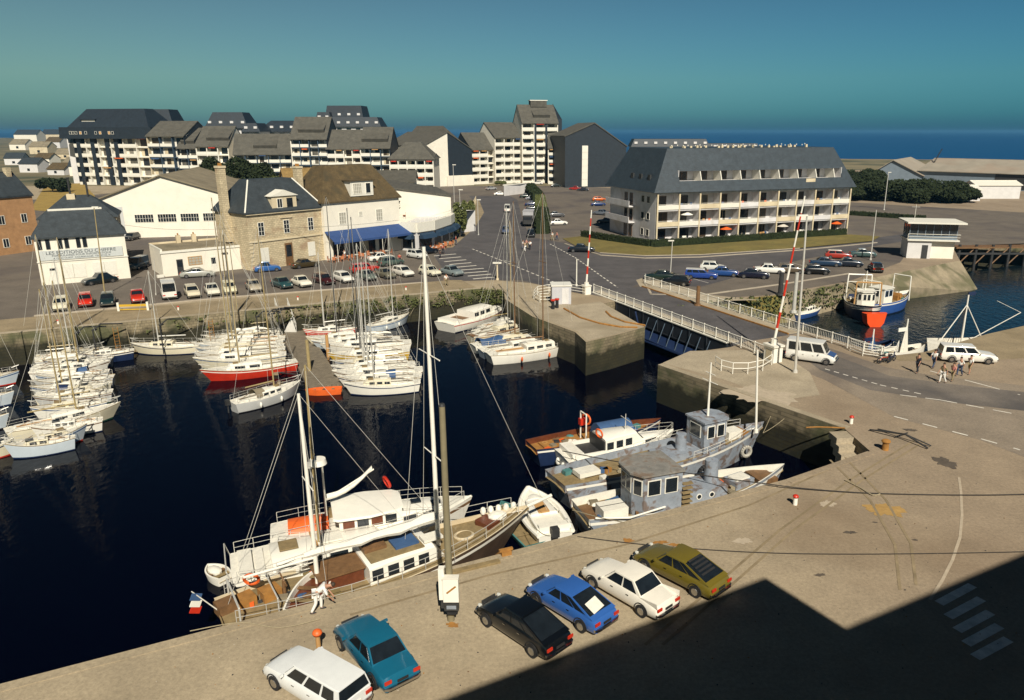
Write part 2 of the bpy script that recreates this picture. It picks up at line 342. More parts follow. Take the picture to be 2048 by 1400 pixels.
# lawn around the hotel, raised kerb
lawn=[(1125,478),(1190,470),(1290,492),(1310,496),(1700,470),(1760,474),(1745,483),(1600,497),(1400,510),(1290,512),(1200,506),(1150,492)]
sheet('lawn',[U(*p) for p in lawn],.13,grassm)
mb=MB(); lp=[U(*p) for p in lawn]
for a,b in zip(lp[7:]+lp[:1],lp[8:]+lp[:2]): mb.add([(a.x,a.y,0),(b.x,b.y,0),(b.x,b.y,.13),(a.x,a.y,.13)],[(0,1,2,3)],kerbm)
tag(B(mb,'kerb',kerbm),kind='structure')
strip('kerb',[U(*p) for p in ((1128,488),(1150,496),(1200,511),(1290,517),(1400,515),(1600,501),(1755,486))],.35,.0,kerbm,h=.12)
strip('kerb',[U(*p) for p in ((68,633),(450,596),(845,566))],.3,.0,kerbm,h=.12)
strip('kerb',[U(*p) for p in ((1285,560),(1300,590),(1400,592),(1560,570),(1700,548))],.3,.0,kerbm,h=.12)
sheet('pavement',[U(*p) for p in ((1272,560),(1300,552),(1420,590),(1520,600),(1450,602),(1345,612),(1290,590))],.012,apronm)
sheet('pavement',[U(*p) for p in ((800,500),(905,495),(950,455),(968,425),(958,400),(925,405),(925,470),(880,490),(800,492))],.012,promen)
sheet('pavement',[U(*p) for p in ((1325,726),(1380,702),(1500,700),(1560,705),(1620,745),(1640,790),(1560,800),(1450,760))],.009,apronm)
sheet('pavement',[U(*p) for p in ((1850,704),(1975,668),(2100,640),(2300,700),(1990,720),(1870,720),(1800,722),(1780,714))],.009,promen)
# earth and scrub behind the buildings
sheet('scrub',[U(-900,372),U(300,372),U(640,372)]+[U(860,372),U(1200,372),U(1700,340),U(2300,340)]+[Vector((p.x,p.y-8,0)) for p in coast[:-1]]+[Vector((-3500,300,0))],.02,landm)
sheet('lawn',[U(*p) for p in ((60,420),(90,372),(165,366),(190,392),(180,430))],.03,mat('yellow_grass',(.30,.20,.045),.95,.2,.3,.3))
# water stains and spill marks on the south quay, painted lines
def blob(name,x,y,rx,ry,z,m,n=18):
    c=U(x,y); pts=[]
    n=44; ph=[random.random()*6 for _ in range(4)]
    for i in range(n):
        t=2*PI*i/n; k=.8+.16*math.sin(2*t+ph[0])+.12*math.sin(5*t+ph[1])+.09*math.sin(9*t+ph[2])+.07*math.sin(17*t+ph[3]); pts.append((c.x+rx*k*math.cos(t),c.y+ry*k*math.sin(t)))
    return sheet(name,pts,z,m)
sp=mat('sand_spill',(.36,.22,.07),.95,.2,2); blob('sand_spill',1770,1020,1.1,1.0,.011,sp)
rust=mat('rust_stain',(.30,.14,.03),.95,.3,2)
for x,y,a,b in ((1258,1082,.35,.3),(1320,1085,.5,.2),(1350,1090,.35,.2),(905,1250,.35,.2),(1380,1100,.5,.15)): blob('rust_stain',x,y,a,b,.012,rust)
pale=mat('pale_patch',(.40,.33,.24),.95,.15,2); blob('pale_patch',1655,1008,.5,.5,.010,pale); blob('pale_patch',1485,1082,.5,.4,.010,pale); blob('pale_patch',1520,790,3.2,2.4,.012,pale)
oil=mat('oil_stain',(.10,.08,.06),.6,.3,2)
for x,y,a,b in ((1890,925,.8,.9),(1820,860,.5,.3),(1700,1065,.35,.2),(1830,1080,.2,.1),(1750,1045,.15,.1),(1640,1150,.3,.15)): blob('oil_stain',x,y,a,b,.0125,oil)
def pline(name,pts,wd,z=.014,m=None,dash=None):
    mb=MB(); ps=[U(*p) for p in pts]
    for a,b in zip(ps,ps[1:]):
        d=(b-a); Lg=d.length; d.normalize(); n=Vector((-d.y,d.x,0))*wd/2; s=0
        while s<Lg:
            e=min(Lg,s+(dash[0] if dash else Lg)); p=a+d*s; q=a+d*e
            mb.add([(p.x-n.x,p.y-n.y,z),(q.x-n.x,q.y-n.y,z),(q.x+n.x,q.y+n.y,z),(p.x+n.x,p.y+n.y,z)],[(0,1,2,3)],m or line)
            s=e+(dash[1] if dash else 1)
    return tag(B(mb,name,line),kind='structure')
pline('road_marking',((1788,833),(1962,878),(2040,900)),.16,dash=(1.0,1.0))
pline('road_marking',((945,498),(1000,520),(1112,566)),.22,dash=(1.0,.8))
pline('road_marking',((1100,488),(1150,515),(1235,575)),.2,dash=(1.0,.8))
pline('road_marking',((1650,738),(1760,770),(1850,790)),.14,dash=(.5,.4))
pline('road_marking',((1860,742),(1960,768),(2040,790)),.14,dash=(1.6,1.4))
pline('road_marking',((1800,790),(1880,800),(2040,830)),.14,dash=(1.2,.6))
pline('road_marking',((1918,955),(1922,985),(1924,1030),(1920,1075),(1905,1120),(1885,1160),(1860,1200)),.14,m=pale)
for k in range(9):
    t=k/8; a=(872+t*72,517+t*44-6*t); 
    pline('road_marking',((868+82*t,512+46*t),(912+82*t,508+46*t)) if k<5 else ((868+82*t-4,512+46*t),(930+60*t,508+46*t)),.42)
for k in range(5):
    pline('road_marking',((1878+18*k,1207+27*k),(1945+18*k,1171+27*k)),.42)
for k in range(6): pline('road_marking',((1290+72*k,560-9*k),(1345+72*k,575-9*k)),.1)
# ================= buildings =================
def window(root,x,z,w_,h_,y=0,fm=None,bars=1,pane=glass,name='window',face=-1,d=.06,axis='x',hb=0):
    """window on a wall facing local -y (axis x) or local +-x (axis y)"""
    fm=fm or white; t=.07; f=MB(); g=MB()
    def b(mb,u0,u1,z0,z1,p0,p1,m):
        if axis=='x': mb.bx(u0,u1,y+face*p0,y+face*p1,z0,z1,m)
        else: mb.bx(y+face*p0,y+face*p1,u0,u1,z0,z1,m)
    for u0,u1,z0,z1 in ((x-w_/2,x+w_/2,z,z+t),(x-w_/2,x+w_/2,z+h_-t,z+h_),(x-w_/2,x-w_/2+t,z+t,z+h_-t),(x+w_/2-t,x+w_/2,z+t,z+h_-t)): b(f,u0,u1,z0,z1,-.02,d,fm)
    for k in range(1,bars+1):
        c=x-w_/2+w_*k/(bars+1); b(f,c-.025,c+.025,z+t,z+h_-t,-.02,d-.01,fm)
    for k in range(1,hb+1):
        c=z+h_*k/(hb+1); b(f,x-w_/2+t,x+w_/2-t,c-.02,c+.02,-.02,d-.012,fm)
    b(g,x-w_/2+.02,x+w_/2-.02,z+.02,z+h_-.02,-.03,.022,pane)
    o=B(f,name,fm,root); B(g,'pane',pane,o); return o
def gabled(name,label,cat,A,Bp,dep,hg,hr,wm,rm,ridge=.5,gl=None,gr=None,over=.35,hb=None,axis='x',group=None):
    """box with pitched roof; ridge along the front (axis x) or front-to-back (axis y)"""
    loc,rz,L=fr(A,Bp); r=T(name,label,cat,loc,rz,group); hb=hg if hb is None else hb; mb=MB()
    if axis=='x':
        ry=dep*ridge; mb.xprism([(0,0),(dep,0),(dep,hb),(ry,hr),(0,hg)],0,L,wm,gl,gr)
        B(mb,'wall',wm,r); ro=MB()
        s1=(hr-hg)/ry; s2=(hr-hb)/(dep-ry)
        ro.xprism([(-over,hg-over*s1+.03),(ry,hr+.03),(ry,hr+.28),(-over,hg-over*s1+.28)],-over,L+over,rm)
        ro.xprism([(ry,hr+.031),(dep+over,hb-over*s2+.03),(dep+over,hb-over*s2+.28),(ry,hr+.281)],-over,L+over,rm)
        ro.bx(-over,L+over,ry-.15,ry+.15,hr+.2,hr+.36,rm)
        rf=B(ro,'roof',rm,r)
    else:
        rx=L*ridge; mb.add([(0,0,0),(L,0,0),(L,0,hb),(rx,0,hr),(0,0,hg),(0,dep,0),(L,dep,0),(L,dep,hb),(rx,dep,hr),(0,dep,hg)],[(0,1,2,3,4),(9,8,7,6,5),(0,5,6,1),(1,6,7,2),(2,7,8,3),(3,8,9,4),(4,9,5,0)],wm)
        B(mb,'wall',wm,r); ro=MB(); s1=(hr-hg)/rx; s2=(hr-hb)/(L-rx)
        for y0,y1 in ((-over,dep+over),):
            ro.add([(-over,y0,hg-over*s1+.03),(rx,y0,hr+.03),(rx,y0,hr+.28),(-over,y0,hg-over*s1+.28),(-over,y1,hg-over*s1+.03),(rx,y1,hr+.03),(rx,y1,hr+.28),(-over,y1,hg-over*s1+.28)],[(0,1,2,3),(7,6,5,4),(0,4,5,1),(2,6,7,3),(3,7,4,0)],rm)
            ro.add([(rx,y0,hr+.031),(L+over,y0,hb-over*s2+.03),(L+over,y0,hb-over*s2+.28),(rx,y0,hr+.281),(rx,y1,hr+.031),(L+over,y1,hb-over*s2+.03),(L+over,y1,hb-over*s2+.28),(rx,y1,hr+.281)],[(0,1,2,3),(7,6,5,4),(0,4,5,1),(2,6,7,3),(1,5,6,2)],rm)
        rf=B(ro,'roof',rm,r)
    return r,L,rf
def hip(root,x0,x1,y0,y1,z0,z1,inx,rm,over=.4,iny=None,th=.2):
    """hipped roof"""
    X0,X1,Y0,Y1=x0-over,x1+over,y0-over,y1+over; ym=(Y0+Y1)/2; iny=iny if iny is not None else (Y1-Y0)/2-.05
    mb=MB(); mb.add([(X0,Y0,z0),(X1,Y0,z0),(X1,Y1,z0),(X0,Y1,z0),(X0,Y0,z0-th),(X1,Y0,z0-th),(X1,Y1,z0-th),(X0,Y1,z0-th),(X0+inx,Y0+iny,z1),(X1-inx,Y0+iny,z1),(X1-inx,Y1-iny,z1),(X0+inx,Y1-iny,z1)],
        [(0,1,9,8),(1,2,10,9),(2,3,11,10),(3,0,8,11),(8,9,10,11),(4,5,1,0),(5,6,2,1),(6,7,3,2),(7,4,0,3),(7,6,5,4)],rm)
    return B(mb,'roof',rm,root)
# ---- publisher's house with the long painted sign ----
A,Bq=U(84,571),U(262,556); loc,rz,L=fr(A,Bq)
r=T('house','white two storey house with dark slate roof and long painted sign at the left quay','house',loc,rz)
mb=MB(); mb.bx(0,L,0,7,0,6.4,wallw); mb.bx(-.08,L+.08,-.1,0,3.05,3.2,white2); B(mb,'wall',wallw,r)
hip(r,0,L,0,7,6.4,9.6,2.2,slate,.35)
mb=MB(); mb.bx(2.0,L-2.2,3.3,3.6,9.5,9.75,white2); B(mb,'ridge_cap',white2,r)
for x in (.55,1.5,2.9,3.65,5.0,5.75): window(r,x,4.75,.5,1.35,0,dark,0)
for x,w_ in ((3.9,2.9),(7.6,2.9)):
    mb=MB(); mb.bx(x-w_/2,x+w_/2,-.05,.0,.7,2.6,white2); mb.bx(x-.02,x+.02,-.06,-.05,.7,2.6,mat('shutter_gap',(.3,.27,.2),.9)); B(mb,'shutter',white2,r)
mb=MB(); mb.bx(1.1,2.0,-.06,0,0,2.35,white2); d_=B(mb,'door',white2,r); mb=MB(); mb.bx(1.2,1.9,-.07,-.05,1.9,2.2,glass); B(mb,'pane',glass,d_)
mb=MB(); mb.bx(.35,L-.5,-.12,-.02,3.3,4.6,mat('sign_board',(.50,.52,.50),.7,.06,2)); sg=B(mb,'sign',None,r)
def text(s,size,loc_,root,m,name='lettering',rot=(PI/2,0,0),sx=1,al='CENTER'):
    c=bpy.data.curves.new('lettering','FONT'); c.body=s; c.size=size; c.align_x=al; c.extrude=.006
    o=bpy.data.objects.new('tmp',c); C.objects.link(o); dg=bpy.context.evaluated_depsgraph_get(); me=bpy.data.meshes.new_from_object(o.evaluated_get(dg)); bpy.data.objects.remove(o)
    me.materials.clear(); me.materials.append(m); q=new(name,me); q.parent=root; q.location=loc_; q.rotation_euler=rot; q.scale=(sx,1,1); return q
ink=mat('sign_ink',(.03,.04,.05),.8)
text('LES EDITIONS DU CHIFFRE',.62,(L/2-.1,-.128,4.05),sg,ink,sx=1.12)
text('FORMULAIRES POUR INFORMATIQUE',.34,(L/2-.1,-.128,3.74),sg,ink,sx=1.22)
text('4, QUAI OUEST  COURSEULLES  TEL. 97.42.16',.28,(L/2-.1,-.128,3.42),sg,ink,sx=1.2)
# small hipped roof with two flues behind it
P=UY(185,470,117); r=T('house','small house behind the sign building with dark hipped roof and two black flues','house',(P.x-4.5,112,0),.45)
mb=MB(); mb.bx(0,10,0,8,0,7.6,cream); B(mb,'wall',cream,r); rf=hip(r,0,10,0,8,7.6,10.6,3.6,slate,.3)
for x in (4.1,6.4):
    mb=MB(); mb.tube((x,3.6,9.5),(x,3.6,13.2 if x<5 else 13.0),.16,.14,8,dark); mb.tube((x,3.6,13.1),(x,3.6,13.25),.24,.24,8,dark); B(mb,'flue',dark,rf,True)
mb=MB(); mb.bx(3.6,4.7,3.1,4.2,9,10.8,cream); B(mb,'chimney',cream,rf)
# brick house at the far left, gable towards the quay
r,L,_=gabled('house','tall orange rendered house with grey slate side roof cut by the left edge','house',U(-60,520),U(84,500),9,9.4,13,mat('orange_render',(.40,.22,.10),.9,.2,1,.2),slate,.5,axis='x',over=.2)
mb=MB(); mb.bx(L-1.3,L-.5,3.5,4.5,11,14,stoneh); B(mb,'chimney',stoneh,r)
for x in (3,6,L-2): window(r,x,5,1,1.5,0,white,1); window(r,x,1.2,1,1.5,0,white,1)
# grey low shop
A,Bq=U(328,554),U(490,537); loc,rz,L=fr(A,Bq)
r=T('shop','long low white single storey shop with flat grey roof between two houses','shop',loc,rz)
mb=MB(); mb.bx(0,L,0,7.5,0,3.6,wallw); mb.bx(-.12,L,-.12,.12,3.3,3.62,white2); B(mb,'wall',wallw,r)
mb=MB(); mb.bx(.1,L-.1,.14,7.6,3.605,3.75,fibro); mb.bx(0,.25,.1,7.6,3.6,3.9,white2); mb.bx(0,L,7.35,7.6,3.6,4.0,cream); rf=B(mb,'roof',fibro,r)
for x,y in ((4.0,7.0),(6.2,7.0)):
    mb=MB(); mb.bx(x-.3,x+.3,y-.3,y+.3,3.7,4.9,cream); mb.tube((x,y,4.9),(x,y,5.2),.1,.1,8,rust); B(mb,'chimney',cream,rf)
window(r,4.4,1.3,1.9,1.25,0,tan,3,mat('net_curtain',(.35,.33,.27),.8),hb=2)
for x,m_ in ((2.3,dark),(6.9,white2)):
    mb=MB(); mb.bx(x-.42,x+.42,-.05,0,0,2.3,m_); d_=B(mb,'door',m_,r); mb=MB(); mb.bx(x-.3,x+.3,-.06,-.04,1.2,2.1,glass); B(mb,'pane',glass,d_)
mb=MB(); mb.bx(8.1,9,-.15,0,2.5,2.7,dark); B(mb,'sign',dark,r)
mb=MB(); mb.bx(-.9,-.0,-.3,.3,0,.35,white2); B(mb,'step',white2,r)
# big warehouse, white gable end with four long windows
A,Bq=U(196,464),U(472,452); A=UY(196,470,146); Bq=UY(470,455,151.5); A.z=Bq.z=0
g0=Hz(146,404); g1=Hz(151.5,392); gr_=Hz(149,352)
r,L,_=gabled('warehouse','wide white gabled warehouse with four barred window bands and brown grey roof','warehouse',A,Bq,34,g0,gr_,wallw,fibro,.50,hb=g1,axis='y',over=.5)
for k in range(4):
    x=L*(.345+.165*k); window(r,x,2.9,3.4,1.6,0,white,6,glass,hb=1)
mb=MB(); mb.bx(0,5,-.05,0,0,6,mat('pale_sheet',(.50,.50,.48),.7,.06,1)); B(mb,'door',None,r)
mb=MB()
for k in range(3): mb.box((L*.44+k*1.1,6+k*2.5,gr_-1.1),(1.6,1.6,.9),0,white2)
B(mb,'roof_vent',white2,r)
mb=MB(); mb.tube((L+.3,-.2,6.8),(L-.6,-.25,2.4),.12,.12,8,mahog); B(mb,'downpipe',mahog,r)
# stone house
A,Bq=U(505,542),U(650,520); loc,rz,L=fr(A,Bq); hg=8.5
r=T('house','limestone house with black slate hipped roof, pediment dormer and two tall chimneys','house',loc,rz)
mb=MB(); mb.bx(0,L,0,9,0,hg,stoneh); mb.bx(-.12,L,-.14,0,4.1,4.35,cream); mb.bx(-.2,L,-.3,0,hg-.35,hg-.05,cream); mb.bx(L/2-1,L/2+1,-.16,0,7.3,7.45,cream)
for k in range(7): mb.bx(-.06,.5,-.05,0,.2+k*.6,.5+k*.6,cream)
B(mb,'wall',stoneh,r)
hip(r,0,L,0,9,hg,13.0,3.1,slate,.35,3.6)
for x in (-1.0,L-.8):
    mb=MB(); mb.bx(x,x+1.0,4.4,5.5,7 if x>0 else 4,14.4 if x>0 else 14.9,stoneh); mb.bx(x-.08,x+1.08,4.3,5.6,14.3 if x>0 else 14.8,14.6 if x>0 else 15.1,cream)
    for k in range(3): mb.tube((x+.5,4.6+k*.35,14.5 if x>0 else 15),(x+.5,4.6+k*.35,15.0 if x>0 else 15.5),.13,.11,8,rust)
    B(mb,'chimney',stoneh,r)
for x in (2.1,L/2,L-2.1): window(r,x,5.0,1.0,2.0,0,white,1,hb=2)
for x in (2.3,L-2.3):
    mb=MB(); mb.bx(x-.65,x+.65,-.06,0,1,3.2,white2); B(mb,'shutter',white2,r)
mb=MB(); mb.bx(L/2-.65,L/2+.65,-.06,0,0,3.5,wood); d_=B(mb,'door',wood,r); mb=MB(); mb.bx(L/2-.45,L/2+.45,-.08,-.05,1.4,3.2,glass); B(mb,'pane',glass,d_)
mb=MB(); c=L/2; mb.bx(c-2.1,c+2.1,-.05,3.4,hg-.1,hg+2.1,cream); mb.xprism([(0,0)],0,0) if 0 else None
mb.add([(c-2.4,-.25,hg+2.1),(c+2.4,-.25,hg+2.1),(c,-.25,hg+3.0),(c-2.4,4,hg+2.1),(c+2.4,4,hg+2.1),(c,4,hg+3.0)],[(0,1,2),(5,4,3),(0,2,5,3),(2,1,4,5),(0,3,4,1)],white2)
dm=B(mb,'dormer',cream,r); window(dm,c-.8,hg+.35,.9,1.4,-.05,white,1); window(dm,c+.9,hg+.35,1.0,1.4,-.05,dark,0)
for k in range(2): 
    mb=MB(); x=.35 if k==0 else L-.35; s=1 if k==0 else -1
    mb.tube((x-s*.7,-.3,hg+.05),(x+s*2.3,3.2,hg+4.45),.12,.12,6,white2); B(mb,'ridge_flashing',white2,r)
# white house with brown roof and blue awning
A,Bq=U(655,521),U(803,500); loc,rz,L=fr(A,Bq); hg=9.2
r=T('house','white cafe house with brown tiled hipped roof, dormer and long blue awning','house',loc,rz)
mb=MB(); mb.bx(0,L,0,10,0,hg,wallw); B(mb,'wall',wallw,r)
hip(r,0,L,0,10,hg,14.6,3.2,roofb,.35,3.8)
for x,h_,w_ in ((3.4,1.9,1.35),(6.9,.8,.7),(10.6,1.9,1.35)): window(r,x,5.5+(1.0 if h_<1 else 0),w_,h_,0,white,2,mat('net_curtain',(.35,.33,.27),.8),hb=2)
mb=MB(); mb.bx(5.2,9.6,-.15,3,hg+.6,hg+3.0,white2); mb.bx(4.9,9.9,-.4,3.4,hg+3.0,hg+3.2,roofb); dm=B(mb,'dormer',white2,r)
window(dm,6.5,hg+.95,1.7,1.7,-.15,white,4,mat('net_curtain',(.35,.33,.27),.8),hb=2); window(dm,8.6,hg+.95,1.0,1.7,-.15,white,0)
mb=MB(); mb.add([(-.1,0,4.6),(L+.2,0,4.6),(L+.7,-2.7,3.2),(-.2,-2.7,3.2),(-.1,0,4.5),(L+.2,0,4.5),(L+.7,-2.7,3.1),(-.2,-2.7,3.1),(L+.7,-2.72,2.85),(-.2,-2.72,2.85)],[(0,3,2,1),(4,5,6,7),(3,9,8,2),(0,4,7,3),(1,2,6,5)],bluea); B(mb,'awning',bluea,r)
mb=MB()
for x in (.3,4.6,9,L+.3): mb.tube((x,-2.65,0),(x,-2.65,3.2),.05,.05,6,white2)
B(mb,'awning_post',white2,r)
for x in (2.2,5.4,8.4,11.2): window(r,x,.5,2.0,2.3,0,dark,1)
mb=MB(); mb.bx(L/2-.6,L/2+.6,-.07,0,0,2.4,cream); B(mb,'door',cream,r)
mb=MB(); mb.box((2.5,2.0,11.6),(.9,.08,.6),0,white2,ry=0); B(mb,'skylight',glass,r)
mb=MB()
for k in range(5): mb.sph((L+.3+.25*k,.3+2.0*k,hg+.2-.5*k),(.6,.9,.6),8,leafg)
mb=MB().leaves((L+.6,4,hg-1.5),(.7,3.5,2.2),500,.22,leaf); B(mb,'climbing_ivy',leaf,r)
# white hall behind
A=UY(775,470,152); Bq=UY(882,470,168); A.z=Bq.z=0
r,L,_=gabled('hall','plain white hall with low pitched grey roof behind the cafe house','hall',(-44,166,0),(-29.5,168,0),14,9.3,11.2,wallw,roofg,.5,over=.4)
A=UY(790,440,146); loc=(UY(770,440,143).x,143,0)
r=T('hall','tall plain white blank walled hall behind the curved restaurant','hall',loc,R(18)); LL=12.6
mb=MB(); mb.add([(0,0,0),(LL,0,0),(LL,0,8.0),(0,0,9.9),(0,16,0),(LL,16,0),(LL,16,8.4),(0,16,10.6)],[(0,1,2,3),(7,6,5,4),(1,5,6,2),(4,0,3,7)],wallw); B(mb,'wall',wallw,r)
mb=MB(); mb.add([(-.3,-.3,9.95),(LL+.3,-.3,8.0),(LL+.3,16.3,8.4),(-.3,16.3,10.65),(-.3,-.3,10.2),(LL+.3,-.3,8.25),(LL+.3,16.3,8.65),(-.3,16.3,10.9)],[(4,5,6,7),(0,3,2,1),(0,1,5,4),(1,2,6,5),(2,3,7,6),(3,0,4,7)],roofg); B(mb,'roof',roofg,r)
# brown roofed low building behind the stone house
r,L,_=gabled('cottage','low cottage roof of tan tiles behind the stone house chimney','cottage',(UY(575,380,170).x,170,0),(UY(700,380,176).x,176,0),12,8.0,11.6,cream,mat('tan_tile_roof',(.27,.17,.055),.9,.2,.8,.3,pat=('wall',1.6,.7)),.5)
# curved restaurant: white two-level front, blue awnings
rp=[U(803,500),U(835,503),U(868,497),U(900,484),U(925,462)]; r=T('restaurant','curved white restaurant with small dark blue awnings and roof terrace beside the cafe','restaurant',tuple(rp[0]),0)
mb=MB(); fp=[Vector((p.x,p.y,0)) for p in rp]
back=[Vector((-12.0,162,0)),Vector((-30,150,0))]
mb.prism([tuple(p) for p in fp+[Vector((-15.5,158,0)),Vector((-25,148,0))]],0,4.3,wallb)
B(mb,'wall',wallb,r,world=True)
mb=MB()
for a,b in zip(fp,fp[1:]):
    d=(b-a).normalized(); n=Vector((d.y,-d.x,0)); mb.prism([tuple(a+n*.35),tuple(b+n*.35),tuple(b-n*.2),tuple(a-n*.2)],3.3,4.9,white2)
B(mb,'fascia',white2,r,world=True)
for a,b in zip(fp,fp[1:]):
    d=(b-a); Lg=d.length; d.normalize(); n=Vector((d.y,-d.x,0)); k=max(1,int(Lg/3.4))
    for i in range(k):
        c=a+d*Lg*(i+.5)/k; h=Lg/k*.38
        g=MB(); g.prism([tuple(c-d*h+n*.04),tuple(c+d*h+n*.04),tuple(c+d*h-n*.02),tuple(c-d*h-n*.02)],.4,2.7,glass); wq=B(g,'window',glass,r,world=True)
        aw=MB(); P0=c-d*h*1.05; P1=c+d*h*1.05
        aw.add([tuple(P0+n*.3+Vector((0,0,3.1))),tuple(P1+n*.3+Vector((0,0,3.1))),tuple(P1+n*1.0+Vector((0,0,2.85))),tuple(P0+n*1.0+Vector((0,0,2.85))),tuple(P1+n*1.35+Vector((0,0,2.2))),tuple(P0+n*1.35+Vector((0,0,2.2))),tuple(P0+n*.3+Vector((0,0,2.2))),tuple(P1+n*.3+Vector((0,0,2.2)))],[(0,3,2,1),(3,5,4,2),(0,6,5,3),(1,2,4,7)],mat('dark_blue_awning',(.012,.035,.07),.7)); B(aw,'awning',None,r,world=True)
mb=MB()
for a,b in zip(fp,fp[1:]):
    for z in (5.3,5.75): mb.tube((a.x,a.y,z),(b.x,b.y,z),.03,.03,5,white)
    k=int((b-a).length/1.2)+1
    for i in range(k): p=a.lerp(b,i/k); mb.tube((p.x,p.y,4.9),(p.x,p.y,5.75),.03,.03,5,white)
B(mb,'terrace_railing',white,r,world=True)
# ---- apartment blocks ----
PANES=(glass,glass,mat('curtained_glass',(.10,.09,.07),.4,.5,.8),mat('brown_shade_glass',(.05,.035,.02),.4,.5,.8),mat('pale_blind_glass',(.22,.20,.16),.5,.4,.8))
def flats(label,xl,xr,Dl,Dr,yg,st,bays,dep,rh,wm=wallw,fm=white2,rm=roofg,gl=None,gr=None,ridge=.5,zb=0,extra=None,pen=False,lit=.5,name='apartment_block',hbk=None,bigw=True):
    A=UY(xl,yg+35,Dl); Bq=UY(xr,yg+35,Dr); A.z=Bq.z=0; loc,rz,L=fr(A,Bq); hg=Hz(Dl,yg)
    r=T(name,label,'apartment block',loc,rz,'seaside apartment blocks'); sh=(hg-zb)/st; bw=L/bays; ld=1.3; ry=dep*ridge; hr=hg+rh
    gl=gl or wm; gr=gr or wm; hbk=hg if hbk is None else hbk
    mb=MB(); mb.xprism([(ld,0),(dep,0),(dep,hbk),(ry,hr),(ld,hg+.01)],0.02,L-.02,wm,gl,gr)
    mb.bx(0,.28,0,ld,0,hg,gl); mb.bx(L-.28,L,0,ld,0,hg,gr)
    tg=hg+(hr-hg)*0
    B(mb,'wall',wm,r)
    mb=MB()
    for k in range(1,st+1): mb.bx(.28,L-.28,-.02,ld,zb+k*sh-.3,zb+k*sh,fm)
    for b in range(1,bays): mb.bx(b*bw-.14,b*bw+.14,-.03,ld,0,hg-.31,fm)
    B(mb,'balcony_frame',fm,r)
    for k in range(st):
        z=zb+k*sh
        for b in range(bays):
            x=(b+.5)*bw; g=MB(); ww=bw*random.choice((.62,.7,.55)); pm_=random.choice(PANES); g.bx(x-ww/2,x+ww/2,ld-.05,ld+.02,z+.25,z+sh-.6,pm_); o=B(g,'window',pm_,r)
            if random.random()<.4: g=MB(); xc=x+random.choice((-1,1))*ww*.3; g.bx(xc-ww*.18,xc+ww*.18,ld-.09,ld-.052,z+.3,z+sh-.65,random.choice((cream,white2,fibro))); B(g,'shutter',cream,o)
            if b%3!=2 or not bigw:
                q=MB(); q.bx(b*bw+.16,(b+1)*bw-.16,-.08,.04,z+.02,z+1.05,white2); B(q,'balcony_parapet',white2,r)
            if random.random()<.10:
                q=MB(); c_=random.choice((tan,bluec,red,orange)); q.bx(x-bw*.3,x+bw*.3,-.35,.3,z+sh-.75,z+sh-.45,c_); B(q,'sun_blind',c_,r)
    ro=MB(); s1=(hr-hg)/ry; s2=(hr-hbk)/(dep-ry)
    ro.xprism([(-.5,hg-.5*s1+.03),(ry,hr+.03),(ry,hr+.3),(-.5,hg-.5*s1+.3)],-.15,L+.15,rm)
    ro.xprism([(ry,hr+.031),(dep+.4,hbk-.4*s2+.03),(dep+.4,hbk-.4*s2+.3),(ry,hr+.301)],-.15,L+.15,rm)
    rf=B(ro,'roof',rm,r)
    if pen:
        q=MB(); x0,x1=pen[0]*L,pen[1]*L; y0=dep*.12; z0=hg+s1*y0
        q.bx(x0,x1,y0,y0+.5,z0-.4,z0+1.5,white2); q.xprism([(y0-.6,z0+1.3),(ry+.8,z0+1.3+(ry-y0)*.62),(ry+.8,z0-1),(y0+.4,z0-.6)],x0-.1,x1+.1,rm,slate2,slate2); B(q,'attic_dormer',rm,r)
    return r,L,hg
W,K=wallw,slate2
# dark mansard blocks, far left
r,L,hg=flats('far left apartment block with big dark slate mansard roof and white balconies',150,300,300,292,274,5,6,15,2,W,white2,slate2,K,K)
loc=(r.location.x,r.location.y,0); rz=r.rotation_euler.z
def solid(root,pts,z0,z1,ins,m,name):
    cx=sum(p[0] for p in pts)/len(pts); cy=sum(p[1] for p in pts)/len(pts); n=len(pts)
    vs=[(p[0],p[1],z0) for p in pts]+[(p[0]+(ins if p[0]<cx else -ins),p[1]+(ins if p[1]<cy else -ins),z1) for p in pts]
    mb=MB(); mb.add(vs,[tuple(range(n-1,-1,-1)),tuple(range(n,2*n))]+[(i,(i+1)%n,(i+1)%n+n,i+n) for i in range(n)],m); return B(mb,name,m,root)
b1=solid(r,[(-4.5,-1.4),(L+3,-1.4),(L+3,14),(-4.5,14)],hg-.6,hg+3.6,.2,K,'mansard_storey')
for x in (1,2.2,3.6,5.6,8,12.5,14.5,18.5,20): 
    if x<L: window(b1,x,hg+1.0,1.0,1.1,-1.42,white,0,tan if x in (5.6,14.5,18.5) else glass)
solid(r,[(-1.5,0),(L+1,0),(L+1,15),(-1.5,15)],hg+3.6,hg+10.3,5.2,K,'roof')
q=MB(); q.bx(4,10,1.6,3,hg+4.4,hg+6.2,white2); q.bx(3.6,10.4,1.2,6,hg+6.2,hg+6.6,K); B(q,'attic_dormer',K,r)
for xq in (2.4,8.9,15.4,19.5):
    q=MB(); q.bx(xq-.9,xq+.9,-.12,.0,0,hg-.6,K); B(q,'dark_cladding',K,r)
